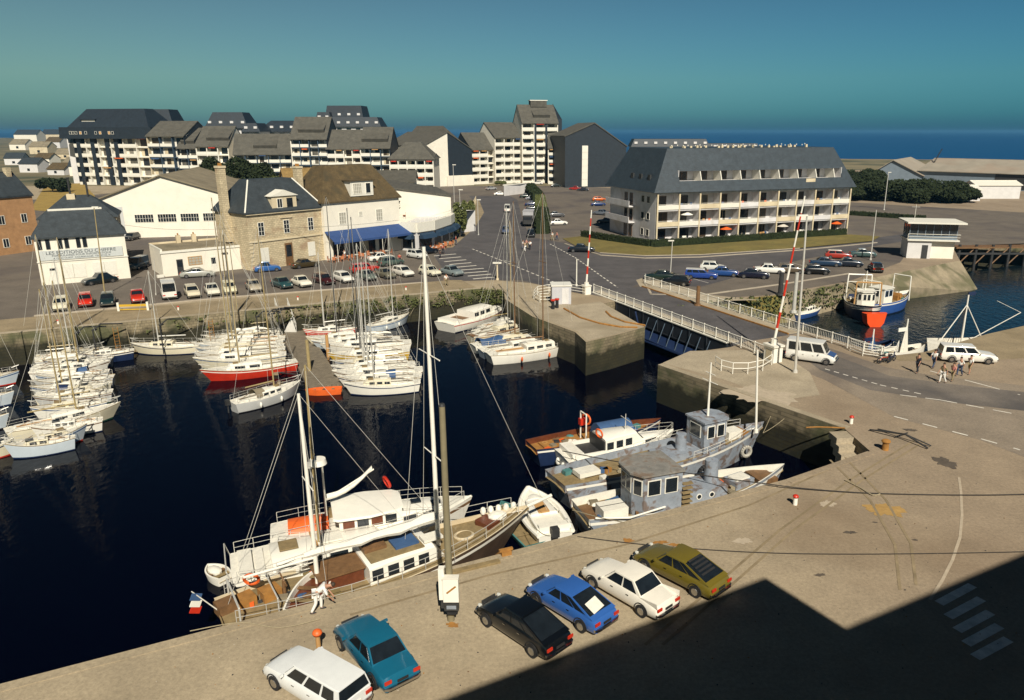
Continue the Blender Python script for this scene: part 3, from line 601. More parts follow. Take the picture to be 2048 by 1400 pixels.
def darkroof(label,x0,x1,Y,yb,yt,ins,dep=14,wall=wallb,yw=None):
    A=UY(x0,yb,Y); b_=UY(x1,yb,Y); zt=Hz(Y,yt); zb_=A.z; L=b_.x-A.x
    r=T('apartment_block',label,'apartment block',(A.x,Y,0),0,'seaside apartment blocks')
    mb=MB(); mb.bx(.6,L-.6,1,dep-1,0,zb_,wall); B(mb,'wall',wall,r)
    solid(r,[(0,0),(L,0),(L,dep),(0,dep)],zb_-.3,zt,ins,K,'roof')
    n=max(2,int(L/4))
    for i in range(n):
        g=MB(); x=L*(i+.5)/n; s=ins/(zt-zb_+.3); z=zb_+(zt-zb_)*.25; g.box((x,s*(z-zb_)+.3,z+.6),(1.3,.9,.9),0,wallb); B(g,'roof_window',wallb,r)
    for i in range(n):
        g=MB(); x=L*(i+.5)/n; g.bx(x-1,x+1,.94,1.02,zb_-2.6,zb_-.9,glass); B(g,'window',glass,r)
    return r
darkroof('dark roofed block rising behind the far left mansard block',262,350,318,262,218,3.0)
darkroof('dark roofed block low at the left end over the beach',126,168,306,272,258,.5,10)
darkroof('dark mansard block behind the white gable block on the left',408,496,325,255,224,3.0)
darkroof('low dark roof between the left blocks behind the white gable',482,520,322,262,246,2.0)
darkroof('long low dark roof behind the trees in the middle left',512,612,335,262,241,5.0)
darkroof('wide lower tier of the dark topped block in the middle left',630,762,345,252,234,2.0)
darkroof('tallest dark topped block in the middle left against the sea',650,727,352,238,211,1.0)
darkroof('small dark shoulder roof left of the tallest dark block',631,662,348,240,224,.8)
flats('dark framed block with grey sloping roof next to the mansard block',297,372,283,280,272,5,3,16,5,W,blue_s,roofg,cream,K,.55,pen=None)
flats('dark framed lower block with roof terrace between two left blocks',358,398,279,279,296,4,2,15,6,W,blue_s,roofg,K,K,.6,pen=(.15,.8))
flats('white framed block with tall white gable wall at its right end',395,460,276,276,292,5,3,17,6.5,W,white2,roofg,W,W,.5,pen=(.3,.98))
flats('dark framed three bay block partly hidden by the dark tree',470,585,272,276,308,4,5,15,6.5,W,blue_s,roofg,W,K,.5,pen=(.35,.75))
flats('tall dark framed block with high dark slate gable at its right',583,656,270,270,277,6,4,16,7,W,blue_s,roofg,W,K,.5,pen=(.2,.9))
flats('white framed block directly right of the high slate gable block',655,723,270,270,297,5,4,15,6,W,white2,roofg,K,W,.5)
flats('dark framed block with slate gable above the white hall',722,782,268,268,295,5,3,15,6.5,W,blue_s,roofg,W,K,.5,pen=(.05,.9))
r,L,hg=flats('low white block with rounded dark hipped roof right of the slate gable',780,868,262,262,319,4,5,14,1.5,W,white2,roofg,W,W,.5,bigw=False)
solid(r,[(-.6,-.6),(L+.6,-.6),(L+.6,14.5),(-.6,14.5)],hg+.1,hg+5.6,5.5,roofg,'hipped_roof')
# half white, half slate gable block by the street
A=UY(849,330,285); Bq=UY(944,330,298); A.z=Bq.z=0; loc,rz,L=fr(A,Bq); r=T('apartment_block','block whose gable wall is half white render and half dark slate','apartment block',loc,rz,'seaside apartment blocks')
c=L*.49; h0,h1,h2=Hz(285,293),Hz(291,266),Hz(298,300)
mb=MB(); mb.add([(0,0,0),(c,0,0),(c,0,h1),(0,0,h0),(0,30,0),(0,30,h0)],[(0,1,2,3),(4,0,3,5)],wallw); mb.add([(c,0,3.8),(L,0,3.8),(L,0,h2),(c,0,h1)],[(0,1,2,3)],K); mb.add([(c,0,0),(L,0,0),(L,0,3.8),(c,0,3.8)],[(0,1,2,3)],wallw)
mb.add([(L,0,0),(L,30,0),(L,30,h2),(L,0,h2)],[(0,1,2,3)],wallw); mb.add([(0,30,0),(L,30,0),(L,30,h2),(c,30,h1),(0,30,h0)],[(4,3,2,1,0)],wallw); B(mb,'wall',wallw,r)
mb=MB(); mb.bx(c-1,L+.3,-.7,-.3,0,3.6,wallw); B(mb,'low_wall',wallw,r)
mb=MB(); mb.add([(-.3,-.3,h0),(c,-.3,h1+.1),(L+.3,-.3,h2),(-.3,30,h0),(c,30,h1+.1),(L+.3,30,h2),(-.3,-.3,h0+.35),(c,-.3,h1+.45),(L+.3,-.3,h2+.35),(-.3,30,h0+.35),(c,30,h1+.45),(L+.3,30,h2+.35)],[(6,7,10,9),(7,8,11,10),(0,1,7,6),(1,2,8,7),(2,5,11,8),(5,4,10,11),(4,3,9,10),(3,0,6,9),(0,3,4,1),(1,4,5,2)],roofg); rf=B(mb,'roof',roofg,r)
mb=MB(); mb.add([(c-3,6,h1-2),(c+2,6,h1+2.6),(L+3,6,h2+.5),(c-3,26,h1-2),(c+2,26,h1+2.6),(L+3,26,h2+.5)],[(0,1,2),(5,4,3),(0,3,4,1),(1,4,5,2)],roofg); B(mb,'attic_dormer',roofg,rf)
flats('white balconied wing to the right of the half slate gable',944,992,300,306,299,5,3,14,6,W,white2,roofg,K,W,.6)
flats('white balconied block just left of the tallest tower',990,1046,304,310,275,6,3,16,5.5,W,white2,roofg,W,W,.6,bigw=False)
r,L,hg=flats('tallest apartment tower with white gable and dark stepped roof',1044,1116,306,310,245,8,3,15,6.6,W,white2,roofg,W,W,.5,pen=(.35,.8),bigw=False)
q=MB(); q.bx(L*.34,L*.40,-.1,.0,0,hg-.4,K); q.bx(L*.64,L*.70,-.1,.0,0,hg-.4,K); B(q,'dark_pilaster',K,r)
q=MB(); q.bx(L,L+4,8,16,0,hg+1.5,K); q.add([(L,7.5,hg+7.3),(L,16,hg+1.5),(L+4.4,16,hg+1.2),(L+4.4,9,hg+1.2),(L,7.5,hg+1.2)],[(0,1,2,3),(0,3,4)],K); B(q,'slate_stair_tower',K,r)
q=MB(); q.bx(L*.35,L*.8,6,9,hg+6,hg+8.3,roofg); q.bx(L*.33,L*.82,5.8,9.2,hg+8.3,hg+8.6,white2); B(q,'lift_housing',roofg,r)
flats('narrow white framed block between tower and dark gable',1096,1132,302,302,296,5,2,15,5.5,W,blue_s,roofg,W,K,.55,bigw=False)
A=UY(1130,330,283); Bq=UY(1252,330,288); A.z=Bq.z=0; loc,rz,L=fr(A,Bq); r=T('apartment_block','dark slate gable wall with one column of white stair windows','apartment block',loc,rz,'seaside apartment blocks')
h0,h1,h2=Hz(283,274),Hz(285,247),Hz(288,294); c=L*.47
mb=MB(); mb.add([(0,0,0),(L,0,0),(L,0,h2),(c,0,h1),(0,0,h0),(0,24,0),(L,24,0),(L,24,h2),(c,24,h1),(0,24,h0)],[(0,1,2,3,4),(9,8,7,6,5),(0,5,6,1),(1,6,7,2),(4,9,5,0)],K); B(mb,'wall',K,r)
mb=MB(); mb.add([(-.3,-.3,h0),(c,-.3,h1),(L+.3,-.3,h2),(-.3,24.3,h0),(c,24.3,h1),(L+.3,24.3,h2),(-.3,-.3,h0+.4),(c,-.3,h1+.4),(L+.3,-.3,h2+.4),(-.3,24.3,h0+.4),(c,24.3,h1+.4),(L+.3,24.3,h2+.4)],[(6,7,10,9),(7,8,11,10),(0,1,7,6),(1,2,8,7),(2,5,11,8),(3,0,6,9),(5,4,10,11),(4,3,9,10)],roofg); B(mb,'roof',roofg,r)
xs=L*.32
for k in range(6):
    q=MB(); z=.4+k*(Hz(283,292)-.4)/6; q.bx(xs-1.1,xs+1.1,-.25,.05,z,z+2.5,white2); B(q,'stair_window',white2,r)
darkroof('long dark roof with white chimneys showing above the hotel ridge',1262,1420,330,292,278,1.5)
darkroof('low dark roof further right above the hotel ridge',1400,1520,332,298,287,1.0)
# low building and hedge at the street end, retaining walls
mb=MB(); a,b=U(1008,392),U(1040,388); mb.prism([(a.x,a.y),(b.x,b.y),(b.x+2,b.y+3),(a.x,a.y+3)],0,3.2,wallb); mb.prism([(a.x-.3,a.y-.3),(b.x+.3,b.y-.3),(b.x+2.3,b.y+3.3),(a.x-.3,a.y+3.3)],3.2,3.45,white2); S(mb,'garage',wallb,'small pale concrete garage at the end of the street','garage')
# ---- hotel ----
A=U(1309,487); Bq=U(1690,466); loc,rz,L=fr(A,Bq); dep=20.0; n=10
r=T('hotel','long white balconied hotel with dark slate mansard roof behind a clipped hedge','hotel',loc,rz)
hw=mat('hotel_render',(.62,.60,.59),.85,.1,.8,.2,stain=(.3,.5,.7,(.42,.36,.27),.5))
mb=MB(); mb.bx(0,L,1.8,dep,0,9.2,hw); mb.bx(-.01,.25,0,1.8,0,9.2,hw); mb.bx(L-.25,L+.01,0,1.8,0,9.2,hw); B(mb,'wall',hw,r)
bw=[4.6]+[(L-4.6)/(n-1)]*(n-1); xs=[0]
for b in bw: xs.append(xs[-1]+b)
mb=MB()
for k in range(1,4): mb.bx(.25,L-.25,-.35,1.8,k*3.05-.25,k*3.05,hw)
B(mb,'balcony_slab',hw,r)
mb=MB()
for x in xs[1:-1]: mb.bx(x-.12,x+.12,-.4,1.8,0,8.89,hw)
B(mb,'balcony_divider',hw,r)
mb=MB()
for x in xs[1:-1]+[L-.1,.1]: mb.bx(x-.14,x+.14,-.56,-.41,0,9.0,cream)
B(mb,'facade_post',cream,r)
for k in range(3):
    for b in range(n):
        x0,x1=xs[b],xs[b+1]; z=k*3.05; c=(x0+x1)/2
        window(r,c+random.uniform(-.5,.3),z+.1,min(random.choice((1.9,2.3,2.7)),(x1-x0)*.62),2.25,1.8,random.choice((wood,wood,cream,dark)),random.choice((0,1,2)),pane=random.choice(PANES[:4]))
        q=MB(); m_=[hw,cream,white2][(b+k)%3]
        if k: 
            q.bx(x0+.14,x1-.14,-.5,-.42,z+.02,z+.85,m_); q.tube((x0+.14,-.46,z+1.0),(x1-.14,-.46,z+1.0),.03,.03,5,white2)
        else: q.bx(x0+.14,x1-.14,-.5,-.42,.02,.8,hw)
        B(q,'balcony_parapet',m_,r)
        if random.random()<.6:
            q=MB()
            for _ in range(random.choice((2,3))):
                cx=random.uniform(x0+.7,x1-.7); cm=random.choice((white,white,orange,bluec,tan)); cy=random.uniform(.1,1.1)
                q.box((cx,cy,z+.42),(.5,.5,.06),0,cm); q.box((cx,cy+.25,z+.75),(.5,.06,.55),0,cm)
                for dx_,dy_ in ((-.2,-.2),(.2,-.2),(.2,.2),(-.2,.2)): q.tube((cx+dx_,cy+dy_,z),(cx+dx_,cy+dy_,z+.42),.025,.025,4,cm)
            tag(B(q,'balcony_chair',white,r))
for b,k,m_ in ((1,1,white),(3,0,orange),(9,0,orange),(6,0,mat('pale_canvas',(.55,.5,.42),.8))):
    x=(xs[b]+xs[b+1])/2; z=k*3.05; q=MB(); q.tube((x,.4,z),(x,.4,z+2.4),.03,.03,6,white2); q.loft([[(x+1.3*math.cos(t*PI/4),.4+1.1*math.sin(t*PI/4),z+1.95) for t in range(8)],[(x+.03*math.cos(t*PI/4),.4+.03*math.sin(t*PI/4),z+2.5) for t in range(8)]],m_,cap=False); B(q,'parasol',m_,r)
# left end: windows and short balconies
for k in range(3):
    for y in (3.0,5.2): window(r,y,k*3.05+1.0,1.3,1.3,0,white2,0,axis='y')
    for y in (10.2,12.5): window(r,y,k*3.05+.2,1.4,2.2,0,wood,0,axis='y')
    if k: q=MB(); q.bx(-1.3,0,8.6,dep-.5,k*3.05-.2,k*3.05,hw); q.bx(-1.3,-1.2,8.6,dep-.5,k*3.05,k*3.05+.95,hw); B(q,'end_balcony',hw,r)
# mansard roof
z0,z1,z2,z3=9.25,11.2,12.9,16.9; y0=-.9; ky=.42
def yy(z): return y0+(z-z0)*ky
def xx(z): return -.9+(z-z0)*.52
X1=L+.9
mb=MB()
def band(za,zb_,xa=None,xb=None):
    a0=xx(za) if xa is None else xa; a1=xx(zb_) if xa is None else xa; b0=X1-(za-z0)*.52 if xb is None else xb; b1=X1-(zb_-z0)*.52 if xb is None else xb
    mb.add([(a0,yy(za),za),(b0,yy(za),za),(b1,yy(zb_),zb_),(a1,yy(zb_),zb_)],[(0,1,2,3)],roofh)
D2=dep+.9
band(z0,z1); band(z1,z2,None,4.6); band(z1,z2,L-2.4,None); band(z2,z3)
for a,b in ((z0,z3),):
    mb.add([(xx(a),yy(a),a),(xx(a),D2-(a-z0)*ky,a),(xx(b),D2-(b-z0)*ky,b),(xx(b),yy(b),b)],[(3,2,1,0)],roofh)
    mb.add([(X1-(a-z0)*.52,yy(a),a),(X1-(a-z0)*.52,D2-(a-z0)*ky,a),(X1-(b-z0)*.52,D2-(b-z0)*ky,b),(X1-(b-z0)*.52,yy(b),b)],[(0,1,2,3)],roofh)
    mb.add([(xx(a),D2,a),(X1,D2,a),(X1-(b-z0)*.52,D2-(b-z0)*ky,b),(xx(b),D2-(b-z0)*ky,b)],[(3,2,1,0)],roofh)
mb.add([(xx(z3),yy(z3),z3),(X1-(z3-z0)*.52,yy(z3),z3),(X1-(z3-z0)*.52,D2-(z3-z0)*ky,z3),(xx(z3),D2-(z3-z0)*ky,z3)],[(0,1,2,3)],roofh)
mb.add([(xx(z0),y0,z0-.02),(X1,y0,z0-.02),(X1,D2,z0-.02),(xx(z0),D2,z0-.02)],[(3,2,1,0)],roofh)
mb.bx(4.6,L-2.4,3.0,3.2,z1-.5,z2+.6,hw); mb.bx(4.6,L-2.4,yy(z1)+.05,3.0,z1-.3,z1-.1,hw); mb.bx(4.6,L-2.4,yy(z2)+.1,3.0,z2+.05,z2+.2,roofh)
mb.bx(4.5,4.6,yy(z1)+.3,3.1,z1-.3,z2+.2,hw); mb.bx(L-2.4,L-2.3,yy(z1)+.3,3.1,z1-.3,z2+.2,hw)
rf=B(mb,'roof',roofh,r)
for b in range(1,n):
    x=xs[b]+.3
    if 5<x<L-3:
        q=MB(); q.add([(x,yy(z1)+.1,z1-.1),(x,3.0,z1-.1),(x,3.0,z2+.05),(x,yy(z2)+.1,z2+.05),(x+.15,yy(z1)+.1,z1-.1),(x+.15,3.0,z1-.1),(x+.15,3.0,z2+.05),(x+.15,yy(z2)+.1,z2+.05)],[(0,3,2,1),(4,5,6,7),(0,4,7,3),(1,2,6,5),(0,1,5,4)],white2); B(q,'dormer_partition',white2,rf)
    c=(xs[b]+xs[b+1])/2
    if c<L-3: window(rf,c,z1-.05,2.2,1.6,3.0,wood,1)
for y in (3.5,7,10.5): 
    q=MB(); q.box((xx(11.6)-.05,y,11.7),(.3,1.0,1.1),0,dark); B(q,'skylight',dark,rf)
for k in range(26):
    x=6+(L-13)*k/25+random.uniform(-.3,.3); q=MB(); h=random.uniform(.25,.6); q.box((x,yy(z3)+3+random.uniform(0,3),z3+h/2),(.4,.35,h),0,cream); q.tube((x,yy(z3)+3.6,z3+h),(x,yy(z3)+3.6,z3+h+.2),.1,.1,6,white2); B(q,'chimney_pot',cream,rf)
q=MB(); q.box((L*.77,y0+.55,z1-.7),(2.2,.1,1.2),0,cream,ry=0); B(q,'sun_blind',cream,r)
# hangars on the right
hang=mat('hangar_blue_grey',(.16,.20,.24),.8,.15,.5,.1); hroof=mat('pale_hangar_roof',(.29,.255,.20),.85,.15,.2,.2,stain=(.08,.5,.7,(.30,.22,.16),.5))
A=UY(1735,400,300); Bq=UY(1838,400,290); A.z=Bq.z=0
r,L,_=gabled('hangar','boat hangar with blue grey gable and dark roof edge behind the trees','hangar',A,Bq,40,Hz(300,348),Hz(296,321),hang,hroof,.42,axis='y',over=.7)
A=UY(1832,400,292); Bq=UY(2200,400,250); A.z=Bq.z=0
r,L,_=gabled('hangar','long hangar with broad pale sunlit roof at the right edge','hangar',A,Bq,30,Hz(292,341),Hz(300,318),hang,hroof,.5,over=.8)
for k in range(4): q=MB(); q.bx(26+k*13,36+k*13,-.1,.1,.5,5.5,dark); B(q,'door',dark,r)
for i,(x0,x1,y_,Y,h) in enumerate(((1905,1960,398,228,4.2),(1950,2040,388,236,5.0))):
    A=UY(x0,y_,Y); Bq=UY(x1,y_,Y); A.z=Bq.z=0
    gabled('shed','small white flat shed in front of the long hangar' if i==0 else 'second white shed at the right edge under the long hangar','shed',A,Bq,7,h-1,h,wallb,white2,.5)
# harbour master hut with glazed upper floor
A=U(1802,503); Bq=U(1855,519); loc,rz,L=fr(A,Bq)
A=(61.2,131.0,0); r=T('harbour_office','small white two storey harbour office with glazed upper floor and flat overhanging roof','office',U(1812,516)+Vector((0,0,0)),R(-12)); XF[r]=(Vector(U(1812,516)),R(-12))
mb=MB(); mb.bx(0,3.6,0,4.5,0,2.9,wallb); mb.bx(3.6,7.2,.6,4.5,0,2.9,wallw); mb.bx(-.2,7.6,-.4,5,2.9,3.1,white2); mb.bx(-.6,8.2,-1.0,5.8,5.7,5.95,white2); mb.bx(.1,7.3,.2,4.4,3.1,3.7,hang); B(mb,'wall',wallb,r)
mb=MB(); mb.bx(.15,7.25,.25,4.35,3.7,5.7,glass); g=B(mb,'glazing',glass,r)
mb=MB()
for k in range(7): mb.bx(.1+k*1.18,.18+k*1.18,.18,.26,3.7,5.7,hang)
for k in range(4): mb.bx(.08,.16,.2+k*1.38,.28+k*1.38,3.7,5.7,hang)
B(mb,'window_frame',hang,g)
mb=MB(); mb.bx(2.2,3.1,-.06,.0,0,2.2,dark); B(mb,'door',dark,r)
mb=MB(); mb.path([(-.2,-.4,3.1),(-.2,-.4,4.0),(7.6,-.4,4.0),(7.6,5,4.0)],.04,6,white); mb.path([(-.2,-.4,3.55),(7.6,-.4,3.55)],.03,6,white); B(mb,'railing',white,r)
mb=MB(); mb.tube((1,2,5.9),(1,2,8.5),.04,.03,6,white2); mb.tube((.4,2,8.1),(1.6,2,8.1),.02,.02,5,white2); B(mb,'aerial',white2,r)
# our own building behind the camera: its roof casts the big shadow on the quay
hh=22.0; k=hh/math.tan(SEL); sx,sy=-math.sin(SAZ)*k,-math.cos(SAZ)*k
g=[U(1130,1306),U(1530,1155),U(1690,1256),U(1970,1139)]; g=[Vector((p.x-sx,p.y-sy,0)) for p in g]
d0=(g[0]-g[1]).normalized(); d1=(g[3]-g[2]).normalized()
bp=[g[1]+d0*34,g[1],g[2],g[2]+d1*40]; bp+=[bp[-1]+Vector((8,-30,0)),bp[0]+Vector((8,-34,0))]
mb=MB(); mb.prism([(p.x,p.y) for p in bp],0,hh,cream); S(mb,'apartment_building',cream,'tall rendered apartment building on the south quay from which the view is taken','building')
# ================= bridge =================
girdm=mat('girder_paint',(.012,.016,.022),.7,.3,1)
N0,N1=U(1186,586),U(1451,686); Nend=U(1545,716)
d=(N1-N0).normalized(); nn=Vector((-d.y,d.x,0))   # towards the far side
W_=9.3; L=(N1-N0).length; Lt=(Nend-N0).length
r=T('swing_bridge','low steel swing bridge with white railings and dark side girders over the lock channel','bridge',tuple(N0),math.atan2(d.y,d.x))
mb=MB(); mb.bx(-.5,L+.5,.2,W_-.2,-.35,.06,asph2); B(mb,'deck',asph2,r)
mb=MB(); mb.bx(0,L,1.5,W_-1.8,.062,.075,asph2)
for y in (1.2,W_-1.6): mb.bx(-.4,L+.4,y-.08,y+.08,.06,.2,rust if y>3 else kerbm)
mb.bx(-.4,L+.4,.2,1.1,.06,.16,apronm); mb.bx(-.4,L+.4,W_-1.5,W_-.2,.06,.16,apronm); B(mb,'footway',apronm,r)
for y in (.1,W_-.1):
    mb=MB(); mb.bx(-.3,L+.2,y-.12,y+.12,-1.5,.02,girdm); mb.bx(-.3,L+.2,y-.2,y+.2,.02,.12,white2); mb.bx(-.3,L+.2,y-.22,y+.22,-1.62,-1.5,girdm)
    for i in range(9): x=L*i/9; mb.bx(x,x+.1,y-.2,y+.2,-1.5,.02,girdm)
    B(mb,'girder',navy,r)
mb=MB(); mb.path([(L*.42,-.9,-2.3),(L*.55,-1.5,-2.6),(L*.98,-1.2,-2.4)],.12,8,navy); mb.path([(L*.4,-.3,-.2),(L*.5,-1.2,-2.4)],.1,8,navy)
for i in range(8): x=L*(.5+.06*i); mb.tube((x,-.2,-.3),(x+.3,-1.3,-2.4),.05,.05,6,blue_s)
mb.add([(L*.45,-.1,-1.9),(L*.98,-.1,-1.9),(L*.98,-1.4,-2.35),(L*.52,-1.4,-2.35),(L*.45,-.1,-2.0),(L*.98,-.1,-2.0),(L*.98,-1.4,-2.45),(L*.52,-1.4,-2.45)],[(0,3,2,1),(4,5,6,7),(3,7,6,2)],navy); B(mb,'service_gantry',navy,r)
def railing(root,y,x0,x1,nm='railing',m=white,sp=1.9,hgt=1.1,far=False):
    mb=MB(); mb.tube((x0,y,hgt),(x1,y,hgt),.045,.045,6,m); mb.tube((x0,y,.28),(x1,y,.28),.03,.03,6,m)
    x=x0
    while x<x1: mb.tube((x,y,.2),(x,y,hgt),.013,.013,4,m); x+=.22
    o=B(mb,nm,m,root); n=int((x1-x0)/sp); pm=MB(); pm.bx(-.05,.05,-.05,.05,.05,hgt+.1,m); p0=B(pm,'post',m,o)
    for i in range(n+1):
        p=p0 if i==0 else p0.copy()
        if i: C.objects.link(p); p.parent=o
        p.location=(x0+(x1-x0)*i/n,y,0)
railing(r,.1,0,Lt); e_=U(1768,717); xe=(e_-N0).dot(d); print('RAIL',xe,(e_-N0).dot(nn),Lt); railing(r,W_-.1,-2,xe)
# pit, piers and gate posts of the bridge
def gatepost(P,label,s=1):
    o=T('barrier_housing',label,'housing',tuple(P),math.atan2(d.y,d.x)); mb=MB(); mb.bx(-.55*s,.55*s,-.45*s,.45*s,0,1.25*s,white); mb.bx(-.65*s,.65*s,-.55*s,.55*s,1.25*s,1.4*s,white2); B(mb,'body',white,o)
    q=MB(); q.bx(-.3*s,.3*s,-.47*s,-.44*s,.3,1.0*s,cream); B(q,'door',cream,o)
    q=MB(); q.prism([(.3*math.cos(t*PI/4),.3*math.sin(t*PI/4)) for t in range(8)],1.4*s,1.8*s,white2); B(q,'cap',white2,o); return o
gatepost(U(1545,722),'large white barrier housing at the south end of the bridge',1.15)
gatepost(U(1173,588),'small white rounded barrier housing at the north end of the bridge',.85)
def barrier(P,ytop,lean,label):
    h=Hz(P.y,ytop); o=T('barrier_mast',label,'barrier pole',tuple(P)); n=9
    for i in range(n):
        q=MB(); a=Vector((lean*i/n,0,1.3+(h-1.3)*i/n)); b=Vector((lean*(i+1)/n,0,1.3+(h-1.3)*(i+1)/n)); m_=red if i%2 else (white if i%4==0 else white2); q.tube(a,b,.13-.008*i,.125-.008*i,8,m_); B(q,'striped_segment',m_,o,True)
    return o
barrier(U(1547,716)+Vector((0,.3,0)),392,1.6,'raised red and white striped bridge barrier beside the large white housing')
barrier(U(1173,584)+Vector((0,.2,0)),420,.5,'raised red and white striped barrier at the north end of the bridge')
# machinery cabin on the apron
P=U(1104,609); o=T('machinery_cabin','pale cubic cabin with flat roof on the apron beside the bridge','cabin',tuple(P),R(4))
mb=MB(); mb.bx(0,2.3,0,2.2,0,2.2,mat('pale_grey_paint',(.46,.46,.48),.6,.06,1)); B(mb,'wall',None,o); mb=MB(); mb.bx(-.1,2.4,-.1,2.3,2.2,2.32,white); B(mb,'roof',white,o); mb=MB(); mb.bx(1.2,2.0,-.04,0,.05,1.95,wallb); B(mb,'door',wallb,o)
# bent white guard rails
def guard(pts,label,h=1.0,rows=3,nm='guard_rail',z=0):
    P0=U(*pts[0]); o=T(nm,label,'railing',tuple(P0)); mb=MB(); ps=[U(*p)-P0 for p in pts]
    for k in range(rows): mb.path([p+Vector((0,0,h*(k+1)/rows)) for p in ps],.035,6,white)
    B(mb,'rail',white,o)
    for a,b in zip(ps,ps[1:]):
        k=max(1,int((b-a).length/1.4))
        for i in range(k): q=a.lerp(b,i/k); m_=MB(); m_.tube(q,q+Vector((0,0,h)),.04,.04,6,white); B(m_,'post',white,o)
    q=ps[-1]; m_=MB(); m_.tube(q,q+Vector((0,0,h)),.04,.04,6,white); B(m_,'post',white,o)
guard(((1104,604),(1080,605),(1068,598),(1075,590),(1098,586),(1140,585),(1170,590)),'curved white guard rail around the cabin by the bridge',1.1)
guard(((1430,734),(1442,742),(1465,748),(1495,748),(1525,742),(1543,730)),'curved white guard rail in front of the large barrier housing',1.0,2)
guard(((1700,702),(1725,712),(1765,718)),'dark meshed end of the far railing on the harbour side',1.2,5)
guard(((1765,718),(1790,716),(1795,704)),'white gate rail at the landing steps on the harbour edge',1.1,3)
# curved rail tracks on the apron
for i,pts in enumerate((((1128,618),(1160,636),(1200,648),(1240,655),(1275,656)),((1212,624),(1222,634),(1250,645),(1290,652)))):
    mb=MB(); mb.path([U(*p)+Vector((0,0,.06)) for p in pts],.12,6,rust); S(mb,'track',rust,('long' if i==0 else 'short')+' dark curved iron track set in the pale apron','track')
for i,(x,y) in enumerate(((1106,618),(1114,616))):
    mb=MB(); P=U(x,y); mb.tube((P.x,P.y,0),(P.x,P.y,1.0),.2,.2,10,black); mb.tube((P.x,P.y,1.0),(P.x,P.y,1.15),.28,.28,10,red); S(mb,'bollard',black,('left' if i==0 else 'right')+' one of two dark bollards below the pale cabin','bollard','dark bollards by the cabin',loc=tuple(P))
for i,(x,y,l) in enumerate(((1590,1009,'red topped white mooring bollard on the open south quay'),(1702,847,'red topped white bollard beside the stepped recess'),(117,648,'small white bollard at the left end of the north quay'),(357,620,'small red and white bollard on the north quay below the white van'),(596,600,'small white post on the north quay near the gangway'),(812,580,'white topped post on the north quay near the white mast'))):
    P=U(x,y); o=T('bollard',l,'bollard',tuple(P),0,'mooring bollards'); s=1 if i<2 else .8
    mb=MB(); mb.tube((0,0,0),(0,0,.42*s),.13*s,.12*s,12,white); B(mb,'post',white,o,True); mb=MB(); mb.sph((0,0,.5*s),(.17*s,.17*s,.12*s),12,red); B(mb,'cap',red,o,True)
mb=MB(); P=U(1745,902); mb.tube((P.x+.9,P.y+.2,0),(P.x+.9,P.y+.2,.55),.22,.2,12,rust); mb.sph((P.x+.9,P.y+.2,.6),(.3,.3,.15),12,rust); S(mb,'bollard',rust,'brown iron bollard at the corner of the stepped recess','bollard','mooring bollards',smooth=True)
# steps recess at the corner
mb=MB()
a,b=U(1690,858),U(1740,902)
for k in range(8): mb.box((a.x-.4+(b.x-a.x)*k/8*.9,a.y-.9+(b.y-a.y)*k/8,-.25-.42*k),(1.6,1.2,.42),.1,apronm)
tag(B(mb,'quay_steps',apronm),kind='structure')
# ================= poles, lamps, cables =================
def pole(xb,yb,yt,label,m,r0=.1,r1=.06,cat='pole',name='pole',xt=None,arm=None,z=0,lamp=None):
    P=U(xb,yb,z); h=Hz(P.y,yt)-z; o=T(name,label,cat,tuple(P)); mb=MB()
    dx=0
    if xt is not None: q=UY(xt,yt,P.y); dx=q.x-P.x
    mb.tube((0,0,0),(dx,0,h),r0,r1,10,m); B(mb,'shaft',m,o,True)
    if lamp:
        q=MB(); q.box((dx+.35*lamp,0,h+.05),(.8,.25,.14),0,white2); B(q,'lamp_head',white2,o)
    if arm: 
        q=MB(); q.tube((dx-arm,0,h-.4),(dx+arm,0,h-.4),.04,.04,6,m); B(q,'crossarm',m,o)
    q=MB(); q.tube((0,0,0),(0,0,.25),r0*1.8,r0*1.6,10,m); B(q,'base',m,o); return o
pg=mat('weathered_concrete_pole',(.20,.17,.10),.9,.2,1)
P=U(902,1240); h=Hz(P.y,812); o=T('utility_pole','tall grey pole with white electrical boxes on the foreground quay','pole',tuple(P))
mb=MB(); mb.tube((0,0,0),(0,0,h),.155,.12,12,pg); mb.tube((0,0,h),(0,0,h+.1),.13,.1,12,dark); B(mb,'shaft',pg,o,True)
for z,(x0,x1,z0_,z1_) in enumerate(((-.42,-.12,1.3,2.7),)): q=MB(); q.bx(-.42,-.18,-.25,.05,1.15,2.6,white); B(q,'electrical_box',white,o)
q=MB(); q.bx(-.22,.42,-.42,-.16,1.15,2.25,white); q.bx(-.24,.44,-.44,-.14,2.25,2.3,white2); b_=B(q,'electrical_box',white,o)
q=MB(); q.box((.12,-.43,1.75),(.5,.02,.07),0,rust,ry=-.7); B(q,'warning_flash',rust,b_)
q=MB(); q.bx(-.2,.4,-.4,-.16,.72,1.08,dark); q.bx(-.1,.3,-.42,-.4,.82,.98,greyb); q.bx(-.36,-.2,-.25,-.05,.75,1.05,dark); B(q,'meter_box',dark,o)
q=MB(); q.bx(-.1,.3,-.35,-.2,.5,.62,black); B(q,'cable_clamp',black,o)
